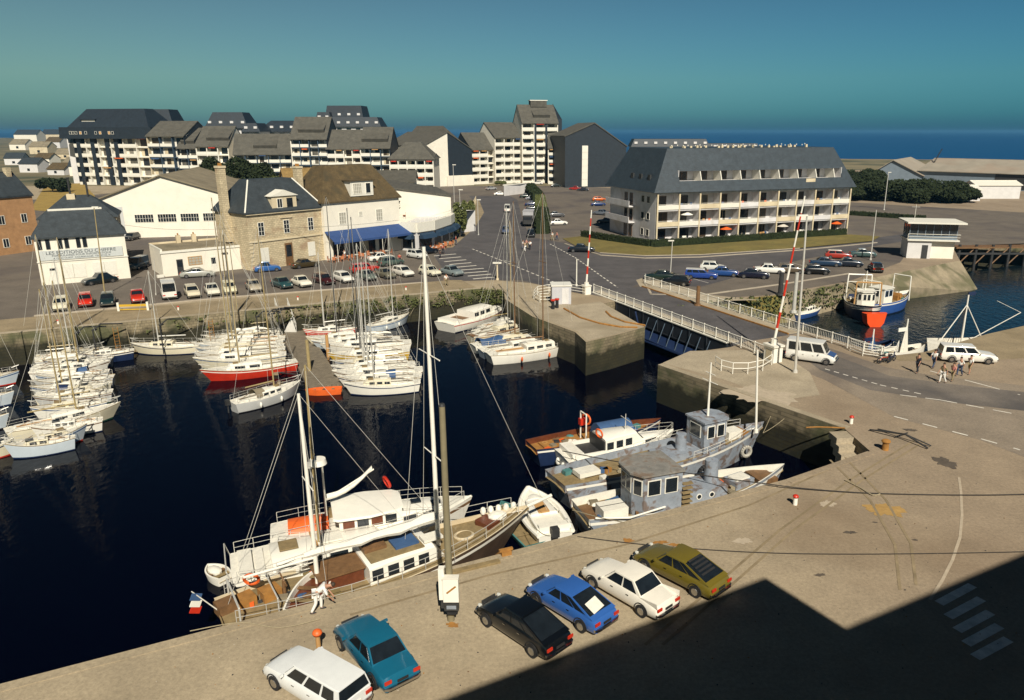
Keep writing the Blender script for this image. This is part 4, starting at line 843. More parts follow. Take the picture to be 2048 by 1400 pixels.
# lamp posts and signal masts
pole(1590,745,432,'slender pale blue lamp post beside the white van on the south quay',alu,.12,.07,'lamp post','lamp_post',xt=1614,lamp=-1)
pole(1512,865,700,'white flagpole like mast standing on the grey trawler bow edge',white,.09,.07,'pole','pole',z=-1.2,xt=1515)
pole(1153,572,518,'white topped post beside the north bridge end',white2,.09,.07,'sign post','sign_post')
pole(1340,560,482,'slender pale lamp post beside the parked green car',alu,.08,.05,'lamp post','lamp_post',xt=1345,lamp=-.6)
pole(1560,590,545,'short dark tarred mooring pile in front of the bank',dark,.3,.28,'pile','mooring_pile')
pole(1395,612,572,'short brown mooring pile behind the bridge rail',wood,.25,.22,'pile','mooring_pile')
pole(1587,625,545,'tall pale steel pile in the outer harbour',alu,.22,.2,'pile','mooring_pile')
pole(210,590,415,'tan lamp post rising in front of the sign house',gold,.09,.05,'lamp post','lamp_post',xt=188,lamp=.5)
pole(312,590,520,'thin pale post behind the white van on the north quay',alu,.05,.04,'sign post','sign_post',xt=308)
pole(1768,420,345,'thin lamp post in front of the dark trees on the right',alu,.12,.08,'lamp post','lamp_post',lamp=.8)
pole(1741,520,420,'thin mast beside the shore road',alu,.1,.06,'lamp post','lamp_post')
pole(995,560,527,'parking meter like post with white top by the crossing',cream,.12,.1,'sign post','sign_post',arm=None)
mb=MB(); P=U(995,560); mb.box((P.x,P.y,Hz(P.y,527)+.1),(1.2,.6,.15),0,white2); S(mb,'direction_sign',white2,'small white direction board on the post by the crossing','sign',loc=tuple(P))
for i,(x,yb,yt) in enumerate(((922,470,380),(910,372+70,330),(957,470,400))): pole(x,yb,yt,('street lamp beside the restaurant terrace','taller street lamp behind the restaurant','street lamp at the start of the side street')[i],alu,.08,.05,'lamp post','street_lamp',lamp=.7)
# lifting gear: thin black davits on the north quay wall
for i,(x,y) in enumerate(((158,664),(192,658),(325,648),(517,632),(537,628),(548,626),(560,624))):
    P=U(x,y); o=T('mooring_davit',('leftmost','second from the left','single middle','first of the four by the gangway','second of the four by the gangway','third of the four by the gangway','nearest the gangway')[i]+' bent black iron davit on the north quay edge','davit',tuple(P),0,'black iron davits on the north quay')
    mb=MB(); mb.path([(0,-.6,-3.2),(0,-.6,.0),(.5,.2,.5),(1.7,2.0,.08)],.07,6,dark); B(mb,'arm',dark,o); mb=MB(); mb.box((0,-.3,0),(.4,.4,.1),0,dark); B(mb,'bracket',dark,o)
# ropes on the quay
def rp_(pts,r_,m,label,name='rope',cat='rope',zs=None,loc=None):
    ps=[]
    for i,p in enumerate(pts): q=U(p[0],p[1],p[2] if len(p)>2 else .06); ps.append(q)
    s=[]
    for i in range(len(ps)-1):
        p0=ps[max(0,i-1)];p1=ps[i];p2=ps[i+1];p3=ps[min(len(ps)-1,i+2)]
        for k in range(6):
            t=k/6; s.append(.5*((2*p1)+(p2-p0)*t+(2*p0-5*p1+4*p2-p3)*t*t+(3*p1-p0-3*p2+p3)*t**3))
    s.append(ps[-1]); mb=MB(); mb.path(s,r_,6,m); return S(mb,name,m,label,cat)
rp_(((1125,902,-1.4),(1260,928,-1.0),(1400,950,-.6),(1520,966,.15),(1620,978,.1),(1760,987),(1970,990),(2150,985)),.035,cable,'thick dark mooring cable running across the quay to the right edge','mooring_cable','cable')
rp_(((1155,1073),(1300,1090),(1500,1104),(1700,1108),(1970,1105),(2150,1100)),.02,cable,'thin dark cable lying across the open quay','cable','cable')
rp_(((1145,1020,-1),(1200,1035,-.5),(1250,1045,.06)),.03,rope,'pale mooring rope from the brown trawler to the quay edge')
rp_(((1690,960),(1720,975),(1745,990),(1760,988)),.04,rope,'short curled rope left on the quay near the orange sand')
rp_(((1612,855),(1640,854),(1690,856)),.05,rust,'rusty chain between recess and quay edge','chain','chain')
rp_(((380,1262),(480,1245),(560,1255),(640,1238)),.02,rope,'thin pale line lying on the quay near the stooping man')
# overhead wires
def wire(a,b,sag,label,r_=.02):
    mb=MB(); ps=[a.lerp(b,i/14)-Vector((0,0,sag*4*(i/14)*(1-i/14))) for i in range(15)]; mb.path(ps,r_,5,cable); S(mb,'overhead_wire',cable,label,'wire')
wire(UY(470,455,113),UY(800,440,122),.5,'faint overhead wire in front of the stone and cafe houses')
wire(UY(250,450,108),UY(470,455,113),.5,'faint overhead wire in front of the warehouse gable')
# wooden beam on the quay, chock, anchor, white patch
P=U(940,1138); o=S(MB().box((P.x,P.y,.06),(3.0,.28,.12),math.atan2(.45,1),woodl),'timber_beam',woodl,'tan wooden beam lying along the foreground quay edge','beam')
mb=MB(); P=U(1012,1110); mb.box((P.x,P.y,.12),(.5,.3,.24),.4,rust); mb.box((P.x,P.y,.3),(.7,.15,.12),.4,rust); S(mb,'mooring_cleat',rust,'small rusty cleat at the quay edge under the bow of the brown yacht','cleat',loc=(P.x,P.y,0))
P=U(1800,880); o=T('anchor_frame','dark tubular frame lying on the quay near the dashed line','frame',tuple(P))
mb=MB(); mb.path([(-1.4,1.6,.1),(.2,-.2,.5),(1.1,-1.6,.1)],.06,6,dark); mb.path([(-.8,1.7,.1),(.4,-.1,.4),(1.5,-1.2,.1)],.05,6,dark); B(mb,'bar',dark,o); mb=MB(); mb.tube((-.2,.3,.1),(.9,.9,.15),.05,.05,6,dark); B(mb,'crossbar',dark,o)
# barrier / low fence and gangway on north quay
P=U(238,622); o=T('trestle_barrier','low yellow wooden trestle barrier between two parked cars','barrier',tuple(P),R(8))
mb=MB(); mb.bx(0,3.2,-.04,.04,.5,.75,yellow); mb.bx(0,3.2,-.04,.04,.1,.2,yellow); B(mb,'board',yellow,o)
for x in (0,3.2): mb=MB(); mb.bx(x-.12,x+.12,-.12,.12,0,1.0,white2); B(mb,'leg',white2,o)
# gangway to the pontoon
a=U(563,612); b=U(581,664,WL+.5); o=T('gangway','steep metal gangway with handrails leading down to the pontoon','gangway',tuple(a)); dd=b-a; ln=dd.length; u=dd.normalized(); sd=Vector((1,0,0))
mb=MB(); mb.add([tuple(sd*-.7),tuple(sd*.7),tuple(dd+sd*.7),tuple(dd-sd*.7),tuple(sd*-.7-Vector((0,0,.2))),tuple(sd*.7-Vector((0,0,.2))),tuple(dd+sd*.7-Vector((0,0,.2))),tuple(dd-sd*.7-Vector((0,0,.2)))],[(0,1,2,3),(7,6,5,4),(0,3,7,4),(1,5,6,2)],alu); B(mb,'walkway',alu,o)
for s in (-.75,.75):
    mb=MB(); z=Vector((0,0,1.0)); mb.tube(sd*s+z,dd+sd*s+z,.05,.05,6,alu); mb.tube(sd*s+z*.5,dd+sd*s+z*.5,.03,.03,6,alu)
    for i in range(7): p=dd*i/6+sd*s; mb.tube(p,p+z,.035,.035,5,alu)
    B(mb,'handrail',alu,o)
# main pontoon
p0,p1,p2,p3=U(560,668,WL+.45),U(612,652,WL+.45),U(684,766,WL+.45),U(618,776,WL+.45)
o=T('pontoon','long grey planked floating pontoon with small finger arms','pontoon',(p0.x,p0.y,WL)); mb=MB(); mb.prism([(p.x-p0.x,p.y-p0.y) for p in (p3,p2,p1,p0)],.1,.45,mat('pontoon_planks',(.20,.165,.115),.9,.25,2,.2,pat=('flat',1.2,.6))); B(mb,'deck',None,o)
mb=MB()
for k in range(6):
    for s,(e0,e1) in enumerate(((p0,p3),(p1,p2))):
        q=e0.lerp(e1,(k+.6)/6.2)-p0; sg=-1 if s==0 else 1; mb=MB(); mb.tube((q.x,q.y-.5,.3),(q.x+sg*2.6,q.y-.2*sg,.28),.06,.05,6,dark); mb.tube((q.x,q.y+.5,.3),(q.x+sg*2.6,q.y-.2*sg,.28),.06,.05,6,dark); mb.box((q.x+sg*2.5,q.y-.2*sg,.2),(.5,.4,.3),0,promen); B(mb,'finger_arm',dark,o)
mb=MB()
for e0,e1 in ((p0,p3),(p1,p2)):
    for k in range(5): mb=MB(); q=e0.lerp(e1,k/4)-p0; mb.tube((q.x,q.y,-.4),(q.x,q.y,.12),.35,.35,8,dark); B(mb,'float',dark,o)
for i,(x,y,yt) in enumerate(((657,718,670),(620,750,680))):
    P=U(x,y,WL); mb=MB(); mb.tube((0,0,0),(0,0,Hz(P.y,yt)-WL),.18,.16,10,tan if i==0 else gold); S(mb,'mooring_pile',tan,('tan round pile beside the yellow hulled yacht','slim ochre pile at the near end of the pontoon')[i],'pile').location=tuple(P)
P0=U(-120,700,WL+.4); P1=U(95,690,WL+.4); mb=MB(); mb.box((0,0,0),(30,1.6,.35),.32,promen); o=S(mb,'pontoon',promen,'grey floating pontoon hidden among the white boats on the left','pontoon'); o.location=tuple(U(-20,720,WL+.3))
# ================= boats =================
def shape(L,Bm,fb,tw=.62,rake=.09,mx=.42,sh=.5):
    def hw_(s):
        if s<mx: return Bm/2*(tw+(1-tw)*math.sin(s/mx*PI/2))
        return Bm/2*max(0.012,(1-((s-mx)/(1-mx))**2.3))
    def zf(s): return fb*(1+sh*max(0,(s-.3)/.7)**2+.08*max(0,(.3-s)/.3))
    def xf(s,t): return -L/2+L*s-(1-t)*rake*L*max(0,s-.6)/.4+(1-t)*.03*L*max(0,.15-s)/.15
    return hw_,zf,xf
def hull(root,L,Bm,fb,side,boot=None,stripe=None,deck=white2,tw=.62,rake=.09,sh=.5,bul=0,inner=None,N=18,n1='hull'):
    hw_,zf,xf=shape(L,Bm,fb,tw,rake,sh=sh); boot=boot or navy; stripe=stripe or side
    tv=[(-.5,.55),(-.06,.86),(.10,.90),(.5,.96),(.80,.99),(.90,1.0),(1.0,1.0)]
    rings=[]
    for i in range(N+1):
        s=i/N; f=zf(s)+bul; w_=hw_(s); hf=[]
        for k,(t,b) in enumerate(tv):
            z=t if k<2 else f*t; tt=max(0,z/f); hf.append((xf(s,tt),w_*(b-(.12*s*(1-tt))),z))
        rings.append([(x,-y,z) for x,y,z in hf[::-1]]+[(x,y,z) for x,y,z in hf])
    mr=[side,stripe,side,side,side,boot,boot,boot,side,side,side,stripe,side]
    mr=[side,stripe,side,side,boot,boot,boot,boot,boot,side,side,stripe,side]
    mb=MB(); mb.loft(rings,side,closed=False,cap=False,mrow=mr)
    mb.add(rings[0],[tuple(range(len(rings[0])))],side)
    if bul:
        th=.09
        for i in range(N):
            for sg in (-1,1):
                q=[]
                for s in (i/N,(i+1)/N):
                    w_=hw_(s); x=xf(s,1); q+= [(x,sg*w_,zf(s)+bul),(x-(.1 if s>.97 else 0),sg*max(0,w_-th),zf(s)+bul),(x-(.1 if s>.97 else 0),sg*max(0,w_-th),zf(s)-.02)]
                mb.add(q,[(0,3,4,1),(1,4,5,2)] if sg<0 else [(0,1,4,3),(1,2,5,4)],inner or side)
    o=B(mb,n1,side,root,True,ang=50)
    mb=MB(); v=[]
    for i in range(N+1):
        s=i/N; w_=hw_(s)-(.08 if bul else .02); z=zf(s)-.015; x=xf(s,1)-(.03 if s<1 else .06); v+=[(x,-max(w_,.005),z),(x,0,z+.05*Bm/2),(x,max(w_,.005),z)]
    fs=[]
    for i in range(N): a=i*3; fs+=[(a,a+3,a+4,a+1),(a+1,a+4,a+5,a+2)]
    mb.add(v,fs,deck); dk=B(mb,'deck',deck,root,True)
    return hw_,zf,xf,o,dk
def cabin(root,x0,x1,w0,w1,z,h,m=white,slope=.5,back=.12,nw=3,wm=glass,name='cabin',wh=.35,front=0):
    """cabin trunk with sloping front and dark side windows"""
    mb=MB(); i=.10; n=6; rings=[]
    st=[(x0,z-.1,w0,0),(x0+back*.2,z+h*.9,w0-i,1),(x1-h*slope*1.2,z+h,w1-i,1),(x1,z-.05,w1*.8,0)]
    def ring(x,zz,w_,c): return [(x,-w_/2,z-.1),(x,-w_/2+(.04 if c else 0),zz-.06 if c else z-.1),(x,-w_/2+.14,zz),(x,0,zz+.05),(x,w_/2-.14,zz),(x,w_/2-(.04 if c else 0),zz-.06 if c else z-.1),(x,w_/2,z-.1)]
    R_=[ring(x0,z+h*.92,w0,1)]+[ring(x0+(x1-h*slope-x0)*k/3,z+h,w0+(w1-w0)*k/3,1) for k in (1,2,3)]+[[(x1,y*.8*w1/w0 if w0 else y,z-.1 if k in (0,6) else z+.02) for k,(x_,y,zz) in enumerate(ring(x1,z+h,w0,1))]]
    mb.loft(R_,m,closed=False,cap=False); mb.add(R_[0],[tuple(range(6,-1,-1))],m); o=B(mb,name,m,root,True,ang=40)
    for sg in (-1,1):
        for k in range(nw):
            g=MB(); a=x0+(x1-h*slope*1.3-x0)*(k+.15)/nw; b=x0+(x1-h*slope*1.3-x0)*(k+.85)/nw
            def wy(x): t=min(1,(x-x0)/(x1-h*slope-x0)); return sg*((w0+(w1-w0)*t)/2+.012)
            zc=z+h*.5; dz=h*wh/2+.03
            g.add([(a,wy(a),zc-dz),(b,wy(b),zc-dz),(b,wy(b)-sg*.03,zc+dz),(a,wy(a)-sg*.03,zc+dz),(a,wy(a)-sg*.08,zc-dz),(b,wy(b)-sg*.08,zc-dz),(b,wy(b)-sg*.1,zc+dz),(a,wy(a)-sg*.1,zc+dz)],[(0,1,2,3) if sg<0 else (3,2,1,0),(0,4,5,1),(3,2,6,7),(0,3,7,4),(1,5,6,2)],wm); B(g,'window',wm,o)
    if front:
        g=MB(); k=.12; xa=x1-h*slope; g.add([(xa+h*slope*.25,-w1*.33,z+h*.78),(xa+h*slope*.25,w1*.33,z+h*.78),(xa+h*slope*.8,w1*.3,z+h*.28),(xa+h*slope*.8,-w1*.3,z+h*.28)],[(0,3,2,1)],wm); g.v=[(x+.03,y,zz+.03) for x,y,zz in g.v]; B(g,'windscreen',wm,o)
    return o
def rails(root,hw_,zf,xf,s0,s1,n,h=.55,m=alu,name='lifeline',r_=.016,closed=True):
    for sg in (-1,1):
        mb=MB(); ps=[Vector((xf(s0+(s1-s0)*i/n,1),sg*max(0.02,hw_(s0+(s1-s0)*i/n)-.06),zf(s0+(s1-s0)*i/n))) for i in range(n+1)]
        for p in ps: mb.tube(p,p+Vector((0,0,h)),r_,r_,4,m)
        mb.path([p+Vector((0,0,h)) for p in ps],r_*.8,4,m); mb.path([p+Vector((0,0,h*.5)) for p in ps],r_*.7,4,m); B(mb,name,m,root)
def mast(root,x,z,h,m,r0=.09,sp=1,boom=0,bz=1.0,sail=None,stay=None,lean=0,y=0,spw=.8,bdir=-1,sr=.012):
    mb=MB(); top=Vector((x+lean*h,y,z+h)); mb.tube((x,y,z),top,r0,r0*.62,10,m); o=B(mb,'mast',m,root,True)
    for k in range(sp):
        t=(k+1)/(sp+1) if sp>1 else .55; zz=z+h*t; q=MB(); q.tube((x+lean*h*t,y-spw,zz+.06),(x+lean*h*t,y+spw,zz+.06),.035,.03,6,m); B(q,'spreader',m,o)
    if boom:
        q=MB(); q.tube((x,y,z+bz),(x+bdir*boom,y,z+bz+.05),.07,.06,8,m); bo=B(q,'boom',m,root)
        if sail:
            q=MB(); R_=[]
            for k in range(11):
                t=k/10; rr=(.20+.028*max(0,boom-4))*(1-.4*t)*(1+.22*math.sin(k*2.4))
                R_.append([(x+bdir*(.1+boom*.93*t),y+rr*math.cos(a*PI/4),z+bz+.12+rr*.9*math.sin(a*PI/4)+.05*math.sin(k*1.7)-(.12 if boom>6 else 0)*math.sin(PI*t)) for a in range(8)])
            q.loft(R_,sail); B(q,'furled_sail',sail,bo,True)
    if stay:
        xb,xs_,zd,w_=stay; q=MB()
        q.tube(top,(xb,0,zd),sr,sr,4,alu); q.tube(top,(xs_,0,zd),sr,sr,4,alu)
        for sg in (-1,1):
            zz=z+h*(.55 if sp<2 else .36); q.path([top,(x+lean*h*.55,y+sg*spw,zz),(x,y+sg*w_,zd)],sr,4,alu)
        B(q,'stay',alu,o)
    return o
def place(st,bw_,z,Lf=None):
    a=U(*st,z); b=U(*bw_,z); c=(a+b)/2; d_=b-a; return (c.x,c.y,WL),math.atan2(d_.y,d_.x),d_.length
def sailboat(label,st,bw_,side=white,stripe=None,boot=None,deck=white2,mh=9,mm=gold,cover=None,sail=None,outb=False,group='moored sailing yachts',dz=-2.6,bf=.31,fb=.85,cab=True,boomd=-1,cabm=None,lean=0,spray=None,nw=2,buoy=None):
    if side is white: side=random.choice((white,white,white,creamh,paleh,greyh))
    cabm=cabm or random.choice((white,white,white2,creamh)); boot=boot or random.choice((navy,navy,red,mat('green_boot',(.02,.08,.05),.4),black))
    if not stripe: stripe=random.choice((side,side,navy,bluec,wood))
    loc,rz,L=place(st,bw_,dz); Bm=L*bf; r=T('sailing_yacht',label,'sailing yacht',loc,rz,group)
    hw_,zf,xf,_,dk=hull(r,L,Bm,fb,side,boot,stripe,deck,.6,.10)
    q=MB()
    for sg in (-1,1): q.path([(xf(k/12,1)-.01,sg*max(.01,hw_(k/12)-.03),zf(k/12)+.02) for k in range(13)],.028,5,woodl if random.random()<.4 else white2)
    B(q,'toe_rail',white2,r)
    zd=zf(.5); x0=-L*.12; x1=L*.26
    c=cabin(r,x0,x1,Bm*.62,Bm*.42,zd,L*.05+.12,cabm or white,1.0,nw=nw)
    q=MB(); q.box((L*.14,0,zd+L*.05+.2),(.5,.5,.08),0,glass if random.random()<.5 else woodl); q.box((-L*.03,0,zd+L*.05+.2),(L*.1,.6,.07),0,white2); B(q,'hatch',woodl,c)
    cw=Bm*.5; cx0=-L*.42; cx1=-L*.12; q=MB(); ch=.16
    q.bx(cx0,cx1,-cw/2,-cw/2+.1,zd-.02,zd+ch,white); q.bx(cx0,cx1,cw/2-.1,cw/2,zd-.02,zd+ch,white); q.bx(cx0,cx0+.1,-cw/2+.1,cw/2-.1,zd-.02,zd+ch,white); q.bx(cx0+.1,cx1,-cw/2+.1,cw/2-.1,zd-.02,zd+.055+.03*Bm,tan if random.random()<.3 else fibro); q.bx(cx0+.1,cx1,-cw/2+.1,-cw*.25,zd+.02,zd+.14+.02*Bm,white2); q.bx(cx0+.1,cx1,cw*.25,cw/2-.1,zd+.02,zd+.14+.02*Bm,white2); B(q,'cockpit',white,r)
    q=MB(); q.tube((cx0+.3,0,zd+.15),(cx0+1.1,0,zd+.45),.03,.025,6,wood); B(q,'tiller',wood,r)
    if spray:
        q=MB(); R_=[[(x0+.3-.9*t,Bm*.30*math.cos(PI*k/8)*(1+.05*t),zd+.1+(.55+.1*t)*math.sin(PI*k/8)) for k in range(9)] for t in (0,.5,1)]; q.loft(R_,spray,closed=False,cap=False); B(q,'spray_hood',spray,r,True)
    if cover:
        q=MB(); R_=[[(cx0+(cx1+.8-cx0)*t,Bm*.36*math.cos(PI*k/8),zd+(.75)*math.sin(PI*k/8)*(.75+.25*math.cos(t*9))) for k in range(9)] for t in (0,.25,.5,.75,1)]; q.loft(R_,cover,closed=False,cap=False); B(q,'cockpit_cover',cover,r,True)
    rails(r,hw_,zf,xf,.03,.97,7,.5)
    q=MB(); s=.9; q.path([(xf(s,1),-hw_(s)+.06,zf(s)+.5),(xf(1,1)+.05,0,zf(1)+.55),(xf(s,1),hw_(s)-.06,zf(s)+.5)],.025,5,alu); B(q,'pulpit',alu,r)
    if mh: mast(r,L*.10,zd+L*.04,mh,mm,.07,1,L*.40,.75,sail,(L*.49,-L*.49,zd,hw_(.6)),lean,spw=Bm*.27)
    if outb:
        q=MB(); q.box((-L/2-.25,.3,fb+.1),(.35,.28,.5),0,dark); q.tube((-L/2-.25,.3,-.4),(-L/2-.25,.3,fb-.1),.06,.06,6,dark); B(q,'outboard_motor',dark,r)
    for k in range(2):
        q=MB(); s=.3+.3*k; q.sph((xf(s,1),-hw_(s)-.1,zf(s)*.5),(.12,.12,.28),8,buoy or white); B(q,'fender',buoy or white,r,True)
    return r,L
GL='yachts rafted together at the left edge'
for i,(st,b_,mh,kw) in enumerate((
 ((20,893),(176,856),0,dict(side=white,nw=2,bf=.28)),
 ((10,862),(243,812),11,dict(side=white,mm=gold,buoy=orange,bf=.27)),
 ((225,782),(66,800),0,dict(side=white)),
 ((222,765),(60,780),9.5,dict(mm=gold,sail=sailc)),
 ((218,742),(70,757),0,dict(side=white,spray=bluec)),
 ((60,742),(222,727),11,dict(mm=gold,sail=sailc)),
 ((225,716),(85,727),0,dict(side=greyb)),
 ((70,722),(190,707),10,dict(mm=alu,spray=white2)),
 ((40,700),(160,690),12,dict(mm=gold)),
 ((-80,905),(30,885),0,dict()),((-120,850),(20,835),9,dict()),((-100,800),(30,790),0,dict()),((-90,760),(40,748),9,dict(mm=alu)))):
    names=('white yacht lowest of the left edge raft, bow pointing right','second lowest white yacht of the left raft with orange buoy at its bow','white yacht third from the bottom of the left raft','white yacht with rolled sail fourth from the bottom of the left raft','white yacht with blue spray hood in the left raft','white yacht with rolled sail above the blue hooded one','grey sided yacht near the top of the left raft','white hooded yacht above the grey sided one','white yacht below the tan mast nearest the left quay wall','white yacht cut by the frame at the lowest end of the left raft','white yacht with a mast cut by the left frame edge beside the second lowest','third white yacht cut by the left frame edge','uppermost white yacht cut by the left frame edge')
    sailboat(names[i],st,b_,mh=mh,group=GL,**kw)
for i,(st,b_,mh,kw) in enumerate((((150,874),(8,898),0,dict(side=white,bf=.3)),((205,838),(60,860),0,dict(side=white,nw=3)),((214,800),(60,822),10,dict(side=white,mm=gold)),((70,790),(226,772),0,dict(side=white,spray=navy)),((228,752),(66,768),0,dict(side=white)),((64,735),(226,722),0,dict(side=white)),((70,716),(210,700),12,dict(mm=gold)),((60,708),(205,694),0,dict()))):
    sailboat('white yacht squeezed in the left raft, '+('just below the lowest big one','between the two lowest','under the rolled sail ones','with dark blue hood in the middle','with plain cabin in the middle','in the upper half','near the top with its own mast','topmost against the wall boats')[i],st,b_,mh=mh,group=GL,**kw)
GC='yachts on the left side of the long pontoon'
sailboat('narrow white yacht pressed between the second and third left of the pontoon',(570,697),(388,711),white,mh=0,group='yachts on the left side of the long pontoon')
sailboat('narrow white yacht with grey cabin near the middle left of the pontoon',(566,682),(398,694),white,mh=13,mm=gold,group='yachts on the left side of the long pontoon')
sailboat('narrow white yacht close under the wall left of the pontoon',(562,668),(410,678),white,mh=0,group='yachts on the left side of the long pontoon',nw=3)
sailboat('white and rust red striped yacht with tall tan mast, lowest red hull beside the pontoon',(594,722),(400,747),red,white,red,mh=15,mm=gold,group=GC,bf=.28,buoy=white)
sailboat('large white yacht alone below the red one with bow towards the pontoon',(464,806),(602,768),white,mh=14.5,mm=gold,group=GC,bf=.33,spray=fibro,outb=True,nw=3)
sailboat('white yacht just above the red hulled one, left of the pontoon',(572,706),(386,722),white,mh=16,mm=gold,group=GC)
sailboat('white yacht third above the red hull left of the pontoon',(568,690),(392,702),white,mh=0,sail=None,group=GC)
sailboat('white yacht with boom cover left of the pontoon head',(570,674),(404,686),white,mh=12,mm=alu,group=GC,sail=sailc)
sailboat('farthest white yacht left of the pontoon near the wall',(560,660),(425,670),white,mh=10,mm=gold,group=GC,spray=white2)
sailboat('small white yacht with grey hatch beside the gangway foot',(565,652),(450,660),white,mh=0,group=GC)
sailboat('long white yacht lying alone below the quay wall with tan mast',(402,688),(262,692),white,navy,mh=8,mm=alu,group=GC,nw=3)
sailboat('blue black sided white yacht moored left of the lone one at the wall',(268,700),(150,712),navy,white,mh=0,group=GC,nw=3)
sailboat('white yacht behind the blue black sided one under the left quay wall',(225,688),(95,702),white,mh=0,group=GC,nw=3)
GR='yachts on the right side of the long pontoon'
sailboat('dark red hulled yacht with black masts at the far right side of the pontoon',(712,654),(606,664),red,white,navy,mh=9,mm=alu,group=GR)
sailboat('white yacht with raised bow towards the white mast, farthest right of pontoon',(735,652),(819,631),white,mh=11,mm=alu,group=GR,bf=.3)
sailboat('white yacht with black mast below the dark red one',(765,666),(612,680),white,mh=15.5,mm=dark,group=GR)
sailboat('white yacht just above the yellow hulled one',(822,684),(640,694),white,mh=14.5,mm=dark,group=GR,sail=sailc)
sailboat('yellow hulled yacht with white deck right of the pontoon',(818,700),(655,713),yellow,white,yellow,mh=14,mm=dark,group=GR)
sailboat('white yacht with round buoys below the yellow hulled one',(812,716),(668,728),white,mh=9,mm=alu,group=GR,spray=white2)
sailboat('wide white yacht with orange rudder second from the lowest, right of pontoon',(845,738),(664,748),white,mh=10.5,mm=alu,group=GR)
sailboat('white yacht with thin black line, lowest on the right side of the pontoon',(840,762),(686,772),white,navy,mh=12,mm=alu,group=GR,bf=.3,nw=3)
sailboat('narrow white yacht between the black masted one and the next',(800,676),(622,687),white,mh=0,group=GR)
sailboat('white yacht with mast between the round buoyed and the wide one',(830,726),(662,738),white,mh=12,mm=alu,group=GR)
sailboat('narrow white yacht right above the lowest one right of the pontoon',(842,750),(674,760),white,mh=0,group=GR,spray=bluec)
GE='boats below the north east quay wall'
sailboat('small white yacht behind the brown decked one below the wall',(950,664),(1062,641),white,mh=0,group=GE)
sailboat('small white yacht between the blue covered one and the classic one',(960,700),(1110,679),white,mh=0,group=GE,nw=3)
sailboat('white classic yacht with varnished brown mast nearest the bridge apron',(975,710),(1156,686),white,white,white,mh=16,mm=wood,group=GE,fb=.95,nw=3,buoy=orange)
sailboat('white yacht with blue cockpit cover beside the classic white one',(945,690),(1084,670),white,mh=15,mm=wood,group=GE,cover=bluec)
sailboat('brown decked yacht between the blue covered yacht and the motor cruiser',(940,672),(1064,648),white,rust,deck=wood,mh=14,mm=alu,group=GE)
sailboat('white yacht tucked right behind the motor cruiser at the wall corner',(960,655),(1062,634),white,mh=12,mm=gold,group=GE)
# motor boats
def motorboat(label,st,bw_,side=white,bf=.36,fb=1.0,dz=-2.5,name='motor_cruiser',ch=1.0,stripe=None,win=glass,group=None,deck=white2,fly=False,rail=True,boot=None,cabx=(-.18,.22),well=wood):
    loc,rz,L=place(st,bw_,dz); Bm=L*bf; r=T(name,label,'motor boat',loc,rz,group)
    hw_,zf,xf,_,dk=hull(r,L,Bm,fb,side,boot,stripe,deck,.8,.1,sh=.45); zd=zf(.45)
    c=cabin(r,L*cabx[0],L*cabx[1],Bm*.7,Bm*.5,zd,ch,white,.9,nw=3,wh=.4,front=1,wm=win)
    c2=cabin(r,L*cabx[1]-.5,L*.40,Bm*.48,Bm*.24,zf(.75)-.1,.35,white,1.5,nw=1)
    q=MB(); q.bx(-L*.44,L*cabx[0]-.02,-Bm*.36,Bm*.36,zd-.02,zd+.10,well); q.bx(-L*.46,-L*.44,-Bm*.36,Bm*.36,zd,zd+.45,white); q.bx(-L*.44,-L*.36,-Bm*.34,Bm*.34,zd+.1,zd+.4,white2)
    for sg in (-1,1): q.bx(-L*.44,L*cabx[0],sg*Bm*.36,sg*Bm*.40,zd,zd+.38,white)
    B(q,'cockpit',white,r)
    if rail: rails(r,hw_,zf,xf,.45,.98,6,.6)
    return r,L,hw_,zf,xf,zd
motorboat('white motor cruiser with brown stripe and grey windscreen by the north east wall',(888,648),(1014,612),white,.34,group=GE,stripe=red)
r,L,hw_,zf,xf,zd=motorboat('white motor cruiser with dark cockpit opening moored beside the grey trawler',(1122,908),(1348,868),white,.34,1.25,dz=-2.1,ch=1.15,group='working and motor boats at the south east corner',well=dark,boot=navy)
q=MB(); q.bx(-L*.20,-L*.19,-1.2,1.2,zd+.1,zd+1.0,dark); B(q,'bulkhead',dark,r)
for x,z,rr in ((-L*.2,zd+1.4,.32),):
    q=MB(); q.torus((x,-.4,z),rr,.07,(1,.3,.2),14,orange); B(q,'lifebuoy',orange,r,True)
for k in range(3): q=MB(); q.sph((-L*.5+.1,-1.1+.9*k,.55),(.2,.2,.3),8,white); B(q,'fender',white,r,True)
for s in (.4,.55,.65):
    q=MB(); q.tube((xf(s,.6),-hw_(s)-.005,.75),(xf(s,.6),-hw_(s)+.06,.75),.13,.13,10,glass); B(q,'porthole',glass,r)
q=MB(); q.tube((L*.05,0,zd+1.1),(L*.05,0,zd+2.4),.04,.03,6,alu); q.tube((L*.05,-.7,zd+2.0),(L*.05,.7,zd+2.0),.03,.03,6,alu); B(q,'signal_mast',alu,r)
